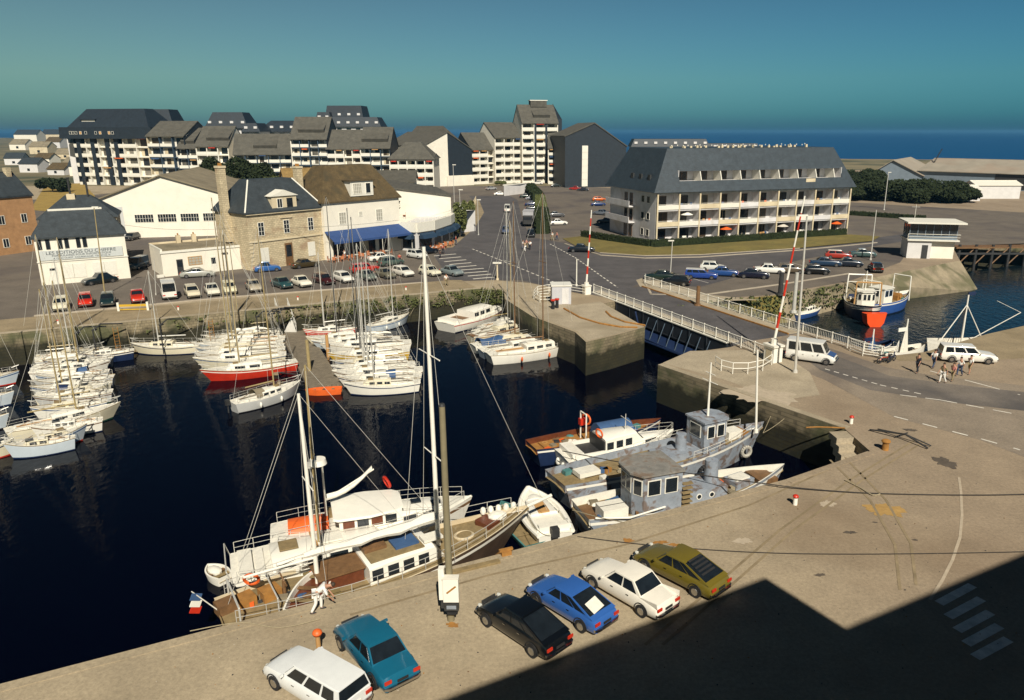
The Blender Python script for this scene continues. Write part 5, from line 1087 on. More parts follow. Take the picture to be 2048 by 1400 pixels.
# white inflatable-nosed launch and teal dinghy at the quay
r,L,hw_,zf,xf,zd=motorboat('white open launch with rounded bow and tan hatch, moored across the yacht bows',(1112,1062),(1056,978),white,.46,.75,dz=-2.5,name='motor_launch',ch=.3,group=None,cabx=(-.1,.3),rail=False,well=white2)
q=MB(); q.bx(-.6,.7,-.35,.35,zd+.28,zd+.36,tan); B(q,'hatch',tan,r)
q=MB(); q.path([(xf(k/14,1),sg*(hw_(k/14)),zf(k/14)+.02) for sg in (1,) for k in range(15)],.14,8,white); q.path([(xf(k/14,1),-(hw_(k/14)),zf(k/14)+.02) for k in range(15)],.14,8,white); B(q,'rubbing_tube',white,r,True)
q=MB(); q.box((-L/2-.1,.1,zd+.25),(.45,.45,.55),0,dark); q.tube((-L/2-.15,.1,-.4),(-L/2-.15,.1,zd),.07,.07,6,dark); B(q,'outboard_motor',dark,r)
def dinghy(label,st,bw_,side,inner,dz=-3.0,bf=.4,fb=.42,cover=None,group=None,loc=None,tw=.75,name='dinghy'):
    l2,rz,L=place(st,bw_,dz); r=T(name,label,'dinghy',loc or l2,rz,group); Bm=L*bf
    hw_,zf,xf,_,dk=hull(r,L,Bm,fb*.45,side,side,side,inner,tw,.06,sh=.1,bul=fb*.55,inner=side)
    for k in range(3):
        q=MB(); s=.25+.25*k; q.bx(xf(s,1)-.12,xf(s,1)+.12,-hw_(s)+.08,hw_(s)-.08,fb*.7,fb*.78,woodl if k!=1 else wood); B(q,'thwart',wood,r)
    if cover: q=MB(); q.sph((L*.1,0,fb*.8),(L*.3,Bm*.3,.2),10,cover); B(q,'cover',cover,r,True)
    return r
dinghy('teal flat bottomed dinghy with grey floor under the launch bow',(1078,1080),(1002,996),tealc,woodl,dz=-2.9,bf=.36,tw=.9)
dinghy('black and white tender floating behind the white ketch stern',(450,1152),(415,1128),white,woodl,dz=-3.0,bf=.6,cover=white2,fb=.5)
dinghy('orange and white rowing boat at the near end of the pontoon',(684,778),(610,782),orange,woodl,dz=-3.1,bf=.32,fb=.55)
dinghy('small white tender hanging beside the apron corner quay',(1010,645),(975,652),white,tan,dz=-3.0)
# fishing vessels
def trawler(label,st,bw_,side,deck,dz=-2.1,fb=1.25,bf=.30,wx=.02,whm=greyb,wht=white2,name='fishing_boat',bul=.5,wl=.18,ww=.5,whh=2.3,mh=6,mpos=.05,group=None,inner=None,boot=None,sh=.55):
    loc,rz,L=place(st,bw_,dz); Bm=L*bf; r=T(name,label,'fishing boat',loc,rz,group)
    hw_,zf,xf,_,dk=hull(r,L,Bm,fb,side,boot or side,white,deck,.72,.07,sh=sh,bul=bul,inner=inner); zd=zf(.45)
    return r,L,Bm,hw_,zf,xf,zd
def wheelhouse(r,x,zd,l,w_,h,m,trim,nf=3,roofm=None,name='wheelhouse'):
    q=MB(); q.prism([(x-l/2,-w_/2),(x+l*.35,-w_/2),(x+l/2,-w_*.25),(x+l/2,w_*.25),(x+l*.35,w_/2),(x-l/2,w_/2)],zd-.1,zd+h,m); o=B(q,name,m,r)
    q=MB(); q.prism([(x-l/2-.1,-w_/2-.12),(x+l*.35+.1,-w_/2-.12),(x+l/2+.18,-w_*.25-.05),(x+l/2+.18,w_*.25+.05),(x+l*.35+.1,w_/2+.12),(x-l/2-.1,w_/2+.12)],zd+h,zd+h+.12,roofm or m); B(q,'roof',roofm or m,o)
    z0=zd+h*.55; z1=zd+h*.88
    def pane(a,b):
        a=Vector(a);b=Vector(b); d_=(b-a).normalized(); n=Vector((d_.y,-d_.x)); f=MB(); f.prism([tuple(a+n*.03),tuple(b+n*.03),tuple(b-n*.02),tuple(a-n*.02)],z0-.06,z1+.06,trim); fo=B(f,'window_frame',trim,o)
        a2=a+d_*.07;b2=b-d_*.07; f=MB(); f.prism([tuple(a2+n*.045),tuple(b2+n*.045),tuple(b2+n*.02),tuple(a2+n*.02)],z0,z1,glass); B(f,'pane',glass,fo)
    for k in range(2):
        a=x-l*.4+k*l*.38; pane((a,-w_/2),(a+l*.3,-w_/2)); pane((a+l*.3,w_/2),(a,w_/2))
    pane((x+l*.37,-w_*.47),(x+l*.48,-w_*.28)); pane((x+l*.48,w_*.28),(x+l*.37,w_*.47)); pane((x+l/2,-w_*.22),(x+l/2,-.02)); pane((x+l/2,.02),(x+l/2,w_*.22)); pane((x-l/2,w_*.3),(x-l/2,-w_*.3))
    return o
GS='working and motor boats at the south east corner'
r,L,Bm,hw_,zf,xf,zd=trawler('grey trawler with white framed wheelhouse windows and raised bow at the corner',(1110,965),(1526,866),greyb,woodl,dz=-2.0,bf=.22,group=GS,inner=greyb) 
X=L*.2; wh=wheelhouse(r,X,zd,2.3,2.0,2.5,greyb,white,roofm=greyb)
q=MB(); q.tube((X-.1,0,zd+2.6),(X-.1,0,zd+6.6),.09,.05,8,white); q.tube((X-.1,-.8,zd+5.2),(X-.1,.8,zd+5.2),.03,.03,6,white); q.tube((X-.1,-.5,zd+5.8),(X-.1,.5,zd+5.8),.03,.03,6,white); B(q,'mast',white,wh,True)
q=MB(); q.tube((X-2.4,0,zd),(X-2.4,0,zd+1.7),.42,.38,14,greyb); B(q,'funnel',greyb,r,True)
q=MB(); q.bx(X-4.6,X-1.2,-.9,.9,zd-.02,zd+.55,greyb); B(q,'deckhouse',greyb,r)
for x,y,s in ((X+2.4,.2,(1.3,1.0,.8)),(-L*.2,-.6,(.8,.6,.7)),(-L*.36,.2,(1.6,1.0,.3))): q=MB(); q.box((x,y,zf(.8)-.1+s[2]/2),s,0,white2); B(q,'deck_box',white2,r)
q=MB(); q.tube((L*.38,-.5,zf(.9)+.2),(L*.38,.5,zf(.9)+.2),.3,.3,12,rust); q.box((L*.38,0,zf(.9)),(.6,1.2,.25),0,dark); B(q,'winch',rust,r)
q=MB(); q.torus((L*.36,-hw_(.86)-.1,.9),.36,.13,(.15,1,0),16,mat('old_tyre_white',(.35,.33,.28),.8)); B(q,'tyre_fender',None,r,True)
for s in (.35,.6): q=MB(); q.torus((xf(s,.7),-hw_(s)-.1,.75),.33,.13,(0,1,0),14,black); B(q,'tyre_fender',black,r,True)
rails(r,hw_,lambda s: zf(s)+.5,xf,.55,.9,5,.5,white,'bow_rail')
q=MB(); q.path([(X-1,1.3,zd+1.2),(X+1,1.5,zd+1.9),(X+2.5,1.2,zd+1.6),(X+3.8,.8,zd+1.0)],.09,8,dark); B(q,'net_roll',dark,r)
r,L,Bm,hw_,zf,xf,zd=trawler('long grey trawler with tall curved wheelhouse moored nearest the south quay',(1160,1034),(1566,958),greyb,woodl,dz=-2.1,bf=.27,group=GS,inner=white2,fb=1.3)
wh=wheelhouse(r,0,zd,3.0,2.9,2.7,greyb,white2,roofm=mat('worn_grey_roof',(.20,.19,.17),.8,.3,1.5,stain=(1.5,.5,.65,(.15,.09,.05),.7))); wh.rotation_euler=(0,0,PI); wh.location=(-L*.19,0,0)
q=MB(); q.bx(-L*.19+1.6,L*.16,-.95,.95,zd-.02,zd+.9,greyb); dh=B(q,'deckhouse',greyb,r)
for k in range(2): q=MB(); x=L*.02+k*.9; q.tube((x,-.97,zd+.5),(x,-.93,zd+.5),.2,.2,12,white); q.tube((x,-.985,zd+.5),(x,-.96,zd+.5),.14,.14,12,glass); B(q,'porthole',glass,dh)
q=MB(); q.tube((L*.12,.1,zd+.8),(L*.12,.1,zd+2.3),.45,.42,14,greyb); B(q,'funnel',greyb,r,True)
q=MB(); q.box((-L*.38,-.7,zd+.45),(1.6,1.2,.9),0,white2); q.bx(-L*.38-.8,-L*.38+.8,-.72,-.68,zd+.9,zd+.92,dark); B(q,'deck_box',white2,r)
q=MB(); q.box((-L*.40,.3,zd+.1),(2.4,1.8,.12),.1,wood); q.box((-L*.30,1.0,zd+.15),(1.6,.5,.3),.3,bluec); B(q,'fish_hatch',wood,r)
q=MB()
for k in range(6): q.box((-L*.19+2.0,-1.2,zd+.2+.3*k),(.7,.3,.06),0,woodl)
B(q,'ladder',woodl,r)
q=MB(); q.box((L*.26,0,zf(.76)+.25),(1.6,1.2,.5),.2,greyb); q.box((L*.26,0,zf(.76)+.55),(1.2,.8,.1),.2,white2); B(q,'deck_box',greyb,r)
q=MB(); q.box((L*.38,0,zf(.88)+.1),(1.4,1.6,.3),0,wood); B(q,'foredeck_planks',wood,r)
q=MB(); q.path([(-2.5,-1.7,zd+.7),(-5,-2.0,zd+.6),(-7,-1.6,zd+.75)],.06,6,white); B(q,'stern_rail',white,r)
r,L,Bm,hw_,zf,xf,zd=trawler('open brown and navy barge with blue tarpaulin behind the white cruiser',(1062,895),(1322,846),navy,rust,dz=-2.3,fb=.95,bf=.26,group=GS,bul=.4,inner=mahog,boot=navy,sh=.3)
q=MB(); R_=[[(-.2+2.8*t,1.0*math.cos(PI*k/6),zd+1.1*math.sin(PI*k/6)+.1) for k in range(7)] for t in (0,.5,1)]; q.loft(R_,bluec,closed=False); B(q,'tarpaulin',bluec,r,True)
q=MB(); q.torus((-1.0,.2,zd+1.6),.4,.08,(.9,.4,0),14,orange); B(q,'lifebuoy',orange,r,True)
q=MB(); q.path([(-1.3,-.4,zd),(-1.3,-.4,zd+2.2),(-1.3,.5,zd+2.2),(-1.3,.5,zd)],.06,6,white2); q.box((-1.2,.4,zd+1.4),(.5,.4,.5),0,red); B(q,'gantry',white2,r)
q=MB(); q.box((-L*.28,0,zd+.12),(L*.28,Bm*.5,.2),0,rust); B(q,'cargo_hatch',rust,r)
# red bowed trawler in the outer harbour
r,L,Bm,hw_,zf,xf,zd=trawler('trawler with orange red bow and white gantries in the outer harbour',(1712,592),(1744,626),navy,woodl,dz=-1.9,bf=.42,group='boats in the outer harbour',fb=1.2,inner=white2,bul=.6)
L0=L
q=MB(); 
o2=wheelhouse(r,.3,zd,2.4,2.2,2.2,white,white2,roofm=white2)
for x in (-L*.38,L*.18):
    q=MB(); q.path([(x,-1.6,zd),(x,-1.5,zd+3.6),(x,1.5,zd+3.6),(x,1.6,zd)],.1,8,white if x<0 else tan); q.tube((x,-1.5,zd+2.6),(x,1.5,zd+2.6),.05,.05,6,white); B(q,'gantry',white,r)
q=MB(); q.tube((0,0,zd+2.3),(0,0,zd+4.8),.07,.05,8,white); q.tube((0,0,zd+4.6),(-3,0,zd+3.2),.03,.03,5,white); B(q,'mast',white,o2)
r2=T('fishing_boat','blue and white trawler with rusty deck gear beside the orange bowed one','fishing boat',(*U(1775,600,-2)[:2],WL),R(35),'boats in the outer harbour')
h2=hull(r2,10.5,3.6,1.2,mat('bright_blue_hull',(.03,.09,.30),.45,.1,2),navy,white,woodl,.7,.07,bul=.5,inner=white); wheelhouse(r2,-1.6,1.3,2.4,2.2,2.1,white,bluec,roofm=white2)
for x in (3.0,-4.2): q=MB(); q.path([(x,-1.3,1.3),(x,-1.2,4.6),(x,1.2,4.6),(x,1.3,1.3)],.08,8,white); B(q,'gantry',white,r2)
q=MB(); q.box((1.8,0,1.7),(1.2,1.4,.7),0,rust); q.tube((1.8,-.8,2.0),(1.8,.8,2.0),.35,.35,12,rust); B(q,'winch',rust,r2)
P=U(1744,624,-1.9); q=MB(); q.loft([[(x*k,-.9+y,z) for x,z in ((-1.5,1.7),(1.5,1.7),(1.25,.5),(.5,-.3),(-.5,-.3),(-1.25,.5))] for k,y in ((.82,-.25),(1,.2),(1,.7))],orred)
S(q,'rubber_float',orred,'orange red inflatable float hanging at the trawler bow','float',smooth=True).location=(P.x,P.y-.3,WL)
motorboat('small blue and white launch below the grassy bank beyond the bridge',(1580,628),(1642,612),mat('launch_blue',(.03,.08,.25),.4),.4,.7,dz=-2.8,name='motor_launch',ch=.6,group='boats in the outer harbour',rail=False)
r,L,Bm,hw_,zf,xf,zd=trawler('moored boat with tripod mast and derrick booms behind the parked white estate',(1990,690),(1850,700),white2,woodl,dz=-2.4,group='boats in the outer harbour')
q=MB(); q.tube((0,0,zd),(0,0,6.9),.12,.07,8,white); q.tube((-3,0,zd),(0,0,5.8),.06,.05,6,white); q.tube((3.2,0,zd),(0,0,5.8),.06,.05,6,white)
for k in range(5): q.tube((0,0,5.8),(1.2+.4*k,.8,zd),.02,.02,4,cable)
B(q,'mast',white,r); q=MB(); q.tube((-1.5,0,zd+.8),(-5.6,1.4,5.0),.05,.04,8,white2); q.tube((-5.6,1.4,5.0),(-3.2,.5,6.2),.02,.02,4,white2); B(q,'derrick_boom',white2,r)
q=MB(); q.box((-.4,0,7.0),(.9,.1,.35),0,navy); B(q,'pennant',navy,r)
for i,(x,yb,yt,l) in enumerate(((1812,712,658,'white triangular boat mast top showing above the quay beside the gate rail'),(1748,706,652,'dark masted boat top showing over the far bridge railing'))):
    r,L,Bm,hw_,zf,xf,zd=trawler(('white boat moored below the harbour steps' if i==0 else 'dark hulled boat moored below the far end railing'),(x-50,yb-4),(x+40,yb-16),white2 if i==0 else navy,woodl,dz=-2.4,group='boats in the outer harbour',fb=.8)
    q=MB(); mt_=4.4 if i==0 else 3.0; q.tube((0,0,zd),(0,0,mt_+.2),.1,.07,8,white); q.add([(-.6,0,zd),(.6,0,zd),(0,0,mt_),(0,.3,zd)],[(0,1,2),(1,3,2),(3,0,2)],white2 if i==0 else bluec); q.box((-.6,0,mt_-.9),(1.1,.1,.4),0,white if i==0 else navy); B(q,'mast',white,r)
# ---- the three big yachts alongside the south quay ----
GQ='large yachts alongside the south quay'
def at(r,px,py,z):   # local coordinates of a photographed point at height z
    p=U(px,py,z); l,rz=XF[r]; ca,sa=math.cos(-rz),math.sin(-rz); x,y=p.x-l.x,p.y-l.y; return x*ca-y*sa,x*sa+y*ca
# brown decked ketch at the quay
loc,rz,L=place((440,1236),(1060,1040),-2.0); Bm=4.3
r=T('ketch','dark hulled wooden decked ketch with white deckhouse and two white masts lying at the quay','sailing yacht',loc,rz,GQ)
hullm=mat('dark_brown_hull',(.07,.045,.03),.5,.3,1.5)
hw_,zf,xf,_,dk=hull(r,L,Bm,1.45,hullm,rust,white,woodl,.62,.12,sh=.55,bul=.25,inner=cream); zd=zf(.45)
fx,_y=at(r,985,1075,-2.0)
q=MB(); q.path([(xf(1,1)-.2,0,zf(1)+.2),(xf(1,1)+1.5,0,zf(1)+.45)],.10,8,white2); B(q,'bowsprit',white2,r,True)
mx,_y=at(r,868,1088,-2.0); mz,_y=at(r,628,1160,-2.0)
mast(r,mx,zd,16.6,white,.135,2,7.6,1.9,sailc,(L*.5+1.2,mx-2,zd+.3,Bm*.48),-.003,spw=1.25,sr=.013)
mast(r,mz,zd,10.3,white,.12,1,3.4,1.7,None,(mx-.5,-L*.49,zd,Bm*.42),-.004,spw=.9,sr=.012)
x0,_y=at(r,735,1150,-1.6); x1,_y=at(r,905,1110,-1.6)
c=cabin(r,x0,x1,2.7,2.4,zd,1.0,white,.8,nw=4,wh=.5)
q=MB(); q.bx(x0+.2,x1-1.3,-1.0,1.0,zd+1.03,zd+1.1,woodl); q.bx(x0+1.7,x0+3.0,-.6,.5,zd+1.1,zd+1.22,bluec); q.bx(x0+3.2,x0+4.3,-.8,-.1,zd+1.1,zd+1.25,white2); B(q,'roof_planks',woodl,c)
q=MB(); q.bx(x0-2.3,x0-.1,-.7,.9,zd-.02,zd+.75,mahog); q.bx(x0-2.4,x0,-.8,1.0,zd+.75,zd+.83,wood); q.bx(x0+.2,x0+1.4,-.1,.9,zd+1.11,zd+1.3,wood); B(q,'companionway',mahog,r)
q=MB(); q.bx(mz+.8,x0-2.6,-1.4,1.5,zd+.03,zd+.12,mat('teak_grating',(.20,.15,.06),.8,.2,4)); B(q,'grating',None,r)
q=MB(); q.torus((fx-1.5,.0,zd+.35),.5,.09,(0,.1,1),18,cream); B(q,'life_ring',cream,r,True)
q=MB(); q.box((fx+.1,.2,zd+.5),(.9,1.1,.5),.3,mahog); q.sph((fx+.8,.3,zd+.75),(.6,.5,.25),10,sailc); B(q,'folded_headsail',sailc,r)
for k in range(5): q=MB(); q.sph((fx+.2+.45*k,.9-.1*k,zf(.88)+.45),(.18,.18,.26),8,white); B(q,'fender',white,r,True)
for x in (x0-4.5,x0-6.5,-L*.43): q=MB(); q.box((x,.3,zd+.3),(.9,.8,.6),.2,random.choice((mahog,rust,wood))); B(q,'deck_box',wood,r)
q=MB(); q.torus((-L*.40,.9,zd+1.0),.34,.08,(.4,.8,.3),16,orange); B(q,'lifebuoy',orange,r,True)
rails(r,hw_,lambda s: zf(s)+.2,xf,.03,.94,12,.75,alu,r_=.02)
q=MB(); q.tube((-L*.5,.2,zd+.3),(-L*.5-1.0,.2,zd+1.7),.03,.025,6,white2); fo=B(q,'flagstaff',white2,r)
for k,m_ in enumerate((bluec,white,red)): q=MB(); q.box((-L*.5-.85-.12*k*.4,.2,zd+1.35-.32*k),(.5,.05,.34),.3,m_,ry=.5); B(q,'ensign',m_,fo)
q=MB(); q.path([(-L*.46,-1.4,zd+.3),(-L*.46,-1.4,zd+1.1),(-L*.46,1.4,zd+1.1),(-L*.46,1.4,zd+.3)],.05,6,alu); q.path([(-L*.36,-1.4,zd+.3),(-L*.36,-1.4,zd+1.0),(-L*.36,1.4,zd+1.0)],.04,6,alu); B(q,'stern_frame',alu,r)
q=MB(); q.torus((mz-1.6,.1,zd+.95),.38,.04,(1,0,.3),16,wood); q.tube((mz-1.6,.1,zd),(mz-1.6,.1,zd+.9),.1,.08,8,wood); B(q,'steering_wheel',wood,r)
RK=r; RKL=L
# white ketch in the middle
loc,rz,L=place((463,1138),(890,1046),-1.9); Bm=4.1
r=T('ketch','large white yacht with tan mast and radar dome rafted outside the brown ketch','sailing yacht',loc,rz,GQ)
hw_,zf,xf,_,dk=hull(r,L,Bm,1.5,white,navy,dark,white2,.78,.10,sh=.35); zd=zf(.45)
q=MB(); q.bx(-L*.47,-L*.41,-1.3,1.3,zd,zd+.35,white2); q.bx(-L*.40,-L*.36,-1.4,1.4,zd,zd+.2,white2); B(q,'stern_locker',white2,r)
c=cabin(r,-L*.33,L*.2,2.5,2.1,zd,.55,white,1.0,nw=4,wh=.3)
a0,_y=at(r,545,1112,-1.3)
q=MB(); q.box((-L*.25,.2,zd+.68),(.95,1.0,.07),0,woodl); q.box((-L*.06,0,zd+.7),(1.2,.9,.1),0,white2); B(q,'hatch',woodl,c)
q=MB(); q.torus((-L*.14,-.5,zd+1.1),.42,.045,(1,0,.45),18,tan); q.torus((-L*.14,-.5,zd+1.08),.2,.03,(1,0,.45),12,tan)
for k in range(6): a=k*PI/3; q.tube((-L*.14,-.5,zd+1.1),(-L*.14+.18*math.cos(a)*-.4,-.5+.5*math.sin(a),zd+1.1+.46*math.cos(a)),.02,.02,5,tan)
q.tube((-L*.14,-.5,zd+.5),(-L*.14,-.5,zd+1.05),.09,.07,8,white); B(q,'steering_wheel',tan,r)
q=MB(); q.bx(-L*.32,-L*.02,-1.62,-1.5,zd,zd+.25,white2); q.bx(-L*.32,-L*.02,1.5,1.62,zd,zd+.25,white2); B(q,'coaming',white2,r)
px_,_y=at(r,642,1092,-1.3)
mo=mast(r,px_,zd+.3,Hz(U(642,1092,-1.3).y,738)-(WL+zd+.3),gold,.10,1,0,1,None,(L*.49,-L*.48,zd,Bm*.46),.012,spw=.8,sr=.012)
zr=Hz(U(642,1092,-1.3).y,938)-WL
q=MB(); q.tube((px_+.30,-.1,zr),(px_+.30,-.1,zr+.28),.46,.40,20,white); q.tube((px_+.30,-.1,zr-.05),(px_+.30,-.1,zr),.36,.46,20,white2); q.box((px_-.05,.15,zr-.1),(.4,.7,.08),0,alu); B(q,'radar_dome',white,mo,True)
q=MB(); q.tube((px_-.05,-.9,zr-.6),(px_-.05,1.2,zr-.6),.03,.02,6,alu); B(q,'aerial',alu,mo)
rails(r,hw_,zf,xf,.02,.96,11,.65,alu,r_=.02)
q=MB(); q.path([(-L*.5,-1.5,zd),(-L*.52,-1.5,zd+.8),(-L*.52,1.5,zd+.8),(-L*.5,1.5,zd)],.035,6,alu); B(q,'pushpit',alu,r)
for s in (.3,.5): q=MB(); q.sph((xf(s,1),-hw_(s)-.12,zd-.3),(.15,.15,.35),8,white); B(q,'fender',white,r,True)
# outermost white motor sailer with big wheelhouse roof
loc,rz,L=place((542,1068),(945,1004),-1.7); Bm=3.9
r=T('motor_sailer','white motor sailer with broad white wheelhouse roof, outermost of the three big yachts','sailing yacht',loc,rz,GQ)
hw_,zf,xf,_,dk=hull(r,L,Bm,1.7,white,navy,wood,white2,.6,.08,sh=.3); zd=zf(.45)
xa,_y=at(r,668,1050,-.6); xb,_y=at(r,812,1025,-.6)
q=MB(); q.bx(xa+.3,xb-.1,-1.35,1.35,zd-.05,zd+.95,white); wq=B(q,'wheelhouse',white,r)
for k in range(4):
    g=MB(); a=xa+.5+(xb-xa-.8)*k/4; g.bx(a,a+(xb-xa-.8)/4-.15,-1.39,-1.34,zd+.35,zd+.85,glass if k%2 else mahog); B(g,'window',glass,wq)
q=MB(); R_=[]
for t,wv in ((0,1.35),(.06,1.55),(.5,1.62),(.9,1.35),(1,1.0)):
    x=xa+(xb-xa)*t; R_.append([(x,-wv,zd+.95),(x,-wv+.05,zd+1.08),(x,0,zd+1.2),(x,wv-.05,zd+1.08),(x,wv,zd+.95)])
q.loft(R_,white); B(q,'roof',white,wq,True,ang=50)
c=cabin(r,xb-.2,xb+2.8,2.1,1.5,zd,.5,white,1.0,nw=2,wh=.4)
q=MB(); q.box((xb+.9,.3,zd+.6),(.6,.5,.08),0,glass); q.box((xb+2.0,-.2,zd+.6),(.55,.5,.08),0,glass); B(q,'hatch',glass,c)
q=MB(); R_=[[(-L*.42+2.2*t,.3+.8*math.cos(PI*k/6),zd+.1+.5*math.sin(PI*k/6)*(1-.3*abs(t-.5))) for k in range(7)] for t in (0,.3,.7,1)]; q.loft(R_,orange,closed=False); B(q,'orange_cover',orange,r,True)
q=MB(); q.torus((xb-.6,1.3,zd+1.6),.34,.09,(.9,.3,.3),16,red); B(q,'lifebuoy',red,r,True)
q=MB(); q.tube((xa-.3,.3,zd),(xa-.3,.3,zd+4.2),.07,.05,8,white2); q.tube((xa-.3,.3,zd+1.5),(xa+2.6,1.2,zd+2.6),.06,.05,6,white2); R_=[[(xa-.2+2.7*t,.35+.9*t+.16*math.cos(a*PI/4),zd+1.65+1.05*t-.35*math.sin(PI*t)+.2*(1-.5*t)*math.sin(a*PI/4)) for a in range(8)] for t in (0,.2,.4,.6,.8,1)]; q.loft(R_,sailc); B(q,'mizzen_boom',white2,r)
rails(r,hw_,zf,xf,.03,.95,9,.65,alu,r_=.018)
for k in range(3): q=MB(); q.box((-L*.1+.7*k-1.4,1.1,zd+.25),(.5,.4,.5),.3*k,(woodl,tan,white2)[k]); B(q,'deck_box',tan,r)
# small white tender standing between the quay and the brown ketch
dinghy('small white rowing tender stowed beside the quay next to the stooping man',(592,1222),(655,1128),white,mahog,dz=-1.55,bf=.42,fb=.6,loc=(*((U(592,1222,-1.5)+U(655,1128,-1.5))/2)[:2],-2.05))
# ================= cars =================
def car(label,loc,rz,col,kind='sedan',L=4.1,Wd=1.6,Ht=1.4,group='parked cars',roofc=None,lod=0,name='parked_car',bump=chrome,cat='car'):
    r=T(name,label,cat,loc,rz,group); m=paint(col); hb=.93
    P={'sedan':([(-.5,.50),(-.485,.80),(-.30,.88),(-.20,.92),(.15,.92),(.22,.90),(.44,.80),(.5,.60)],(-.30,.20),(-.17,.06)),
       'fast':([(-.5,.52),(-.49,.78),(-.40,.86),(-.2,.92),(.15,.92),(.24,.86),(.43,.72),(.5,.50)],(-.46,.22),(-.12,.08)),
       'hatch':([(-.5,.50),(-.495,.85),(-.40,.93),(.15,.93),(.24,.90),(.45,.78),(.5,.58)],(-.47,.24),(-.38,.08)),
       'estate':([(-.5,.50),(-.497,.86),(-.46,.93),(.15,.93),(.24,.90),(.46,.80),(.5,.60)],(-.49,.22),(-.46,.08)),
       'van':([(-.5,.45),(-.498,.95),(-.46,1.0),(.25,1.0),(.34,.95),(.47,.75),(.5,.5)],(-.495,.34),(-.49,.22)),
       'old':([(-.5,.45),(-.47,.72),(-.36,.90),(-.2,.95),(.12,.95),(.2,.93),(.40,.86),(.48,.66),(.5,.5)],(-.36,.16),(-.20,.04))}[kind]
    prof,(gb,gf),(tb,tf)=P; N=len(prof); k0=1.0
    def wf(t): return Wd/2*(1-.10*(abs(t)/.5)**4)
    rings=[]; w2=Wd/2
    xs_=[-.5,-.495,-.47,-.40,-.30,-.2,-.1,0,.1,.2,.28,.36,.43,.475,.495,.5]
    def top(t):
        for (a,za),(b,zb) in zip(prof,prof[1:]):
            if a<=t<=b: return za+(zb-za)*(t-a)/(b-a)
        return prof[-1][1]
    for t in xs_:
        z=top(t); w_=wf(t); e=.12 if abs(t)<.49 else .05
        rings.append([(t*L,-w_*.90,.22+.06*(abs(t)>.48)),(t*L,-w_*.985,.34),(t*L,-w_,z*.62),(t*L,-w_*.975,z-.10),(t*L,-w_*.92,z-.02),(t*L,-w_*.55,z+.015),(t*L,0,z+.03),(t*L,w_*.55,z+.015),(t*L,w_*.92,z-.02),(t*L,w_*.975,z-.10),(t*L,w_,z*.62),(t*L,w_*.985,.34),(t*L,w_*.90,.22+.06*(abs(t)>.48))])
    mb=MB(); mb.loft(rings,m)
    zb=.90 if kind!='van' else .97; wb=Wd/2*.93; wt=Wd/2*(.76 if kind!='van' else .86); zt=Ht-.05
    G=[(gb*L,zb-.06,wb*.98),(gf*L,zb-.06,wb*.98),(tf*L,zt,wt),(tb*L,zt,wt)]
    v=[(x,-w_,z) for x,z,w_ in G]+[(x,w_,z) for x,z,w_ in G]
    mb.add(v,[(0,1,2,3),(7,6,5,4),(1,5,6,2),(4,0,3,7),(3,2,6,7)],m)
    body=B(mb,'body',m,r,True,ang=38)
    q=MB(); rm=paint(roofc) if roofc else m; q.loft([[(x,-w_,zt-.005),(x,-w_*.97,zt+.03),(x,-w_*.6,zt+.05+dz),(x,w_*.6,zt+.05+dz),(x,w_*.97,zt+.03),(x,w_,zt-.005)] for x,w_,dz in ((tb*L-.06,wt*.95,-.03),(tb*L+.08,wt*1.01,0),(tf*L-.1,wt*1.01,0),(tf*L+.08,wt*.95,-.03))],rm); B(q,'roof',rm,r,True,ang=40)
    def pane(nm,a,b,c,d_,off):
        q=MB(); vs=[Vector(x)+Vector(off)*.014 for x in (a,b,c,d_)]; vb=[x-Vector(off)*.02 for x in vs]; q.add(vs+vb,[(0,1,2,3),(7,6,5,4),(0,4,5,1),(1,5,6,2),(2,6,7,3),(3,7,4,0)],carglass); B(q,nm,carglass,r)
    def lerp(a,b,t): return tuple(a[i]+(b[i]-a[i])*t for i in range(3))
    for sg in (-1,1):
        b0=(gb*L,sg*wb*.98,zb-.06); b1=(gf*L,sg*wb*.98,zb-.06); t0=(tb*L,sg*wt,zt); t1=(tf*L,sg*wt,zt)
        B0,B1,T0,T1=lerp(b0,t0,.16),lerp(b1,t1,.16),lerp(b0,t0,.90),lerp(b1,t1,.90)
        segs=((.10,.47),(.52,.93)) if kind in('hatch','sedan','old') else ((.08,.30),(.34,.62),(.66,.94))
        if kind=='van': segs=((.06,.34),(.38,.66),(.70,.95)) if 'window' in label or 'minibus' in label else ((.72,.95),)
        for a,b in segs:
            pts=[lerp(B0,B1,a),lerp(B0,B1,b),lerp(T0,T1,b),lerp(T0,T1,a)]
            if sg>0: pts=pts[::-1]
            pane('side_window',*pts,(0,sg,.25))
    i=.88
    def ws(g,t,nm,fx_):
        lo=lerp((g*L,0,zb-.06),(t*L,0,zt),.14); hi=lerp((g*L,0,zb-.06),(t*L,0,zt),.92); wl_=wb*.98*.90; wh_=wt*.92
        n=(.6*fx_,0,.8); p=[(lo[0],-wl_,lo[2]),(lo[0],wl_,lo[2]),(hi[0],wh_,hi[2]),(hi[0],-wh_,hi[2])]
        if fx_<0: p=p[::-1]
        pane(nm,*p,n)
    ws(gf,tf,'windscreen',1); ws(gb,tb,'rear_window',-1)
    wr=.30
    for x in (-.31,.33):
        for sg in (-1,1):
            q=MB(); q.tube((x*L,sg*(w2-.20),wr),(x*L,sg*(w2+.012),wr),wr,wr,16,black); ty=B(q,'wheel',black,r,True)
            q=MB(); q.tube((x*L,sg*(w2+.0),wr),(x*L,sg*(w2+.024),wr),.19,.17,12,chrome); B(q,'hub_cap',chrome,ty)
            if not lod: q=MB(); q.path([(x*L+.36*math.cos(a*PI/8),sg*(w2+.004),wr+.02+.36*math.sin(a*PI/8)) for a in range(9)],.022,5,black); B(q,'wheel_arch',black,r)
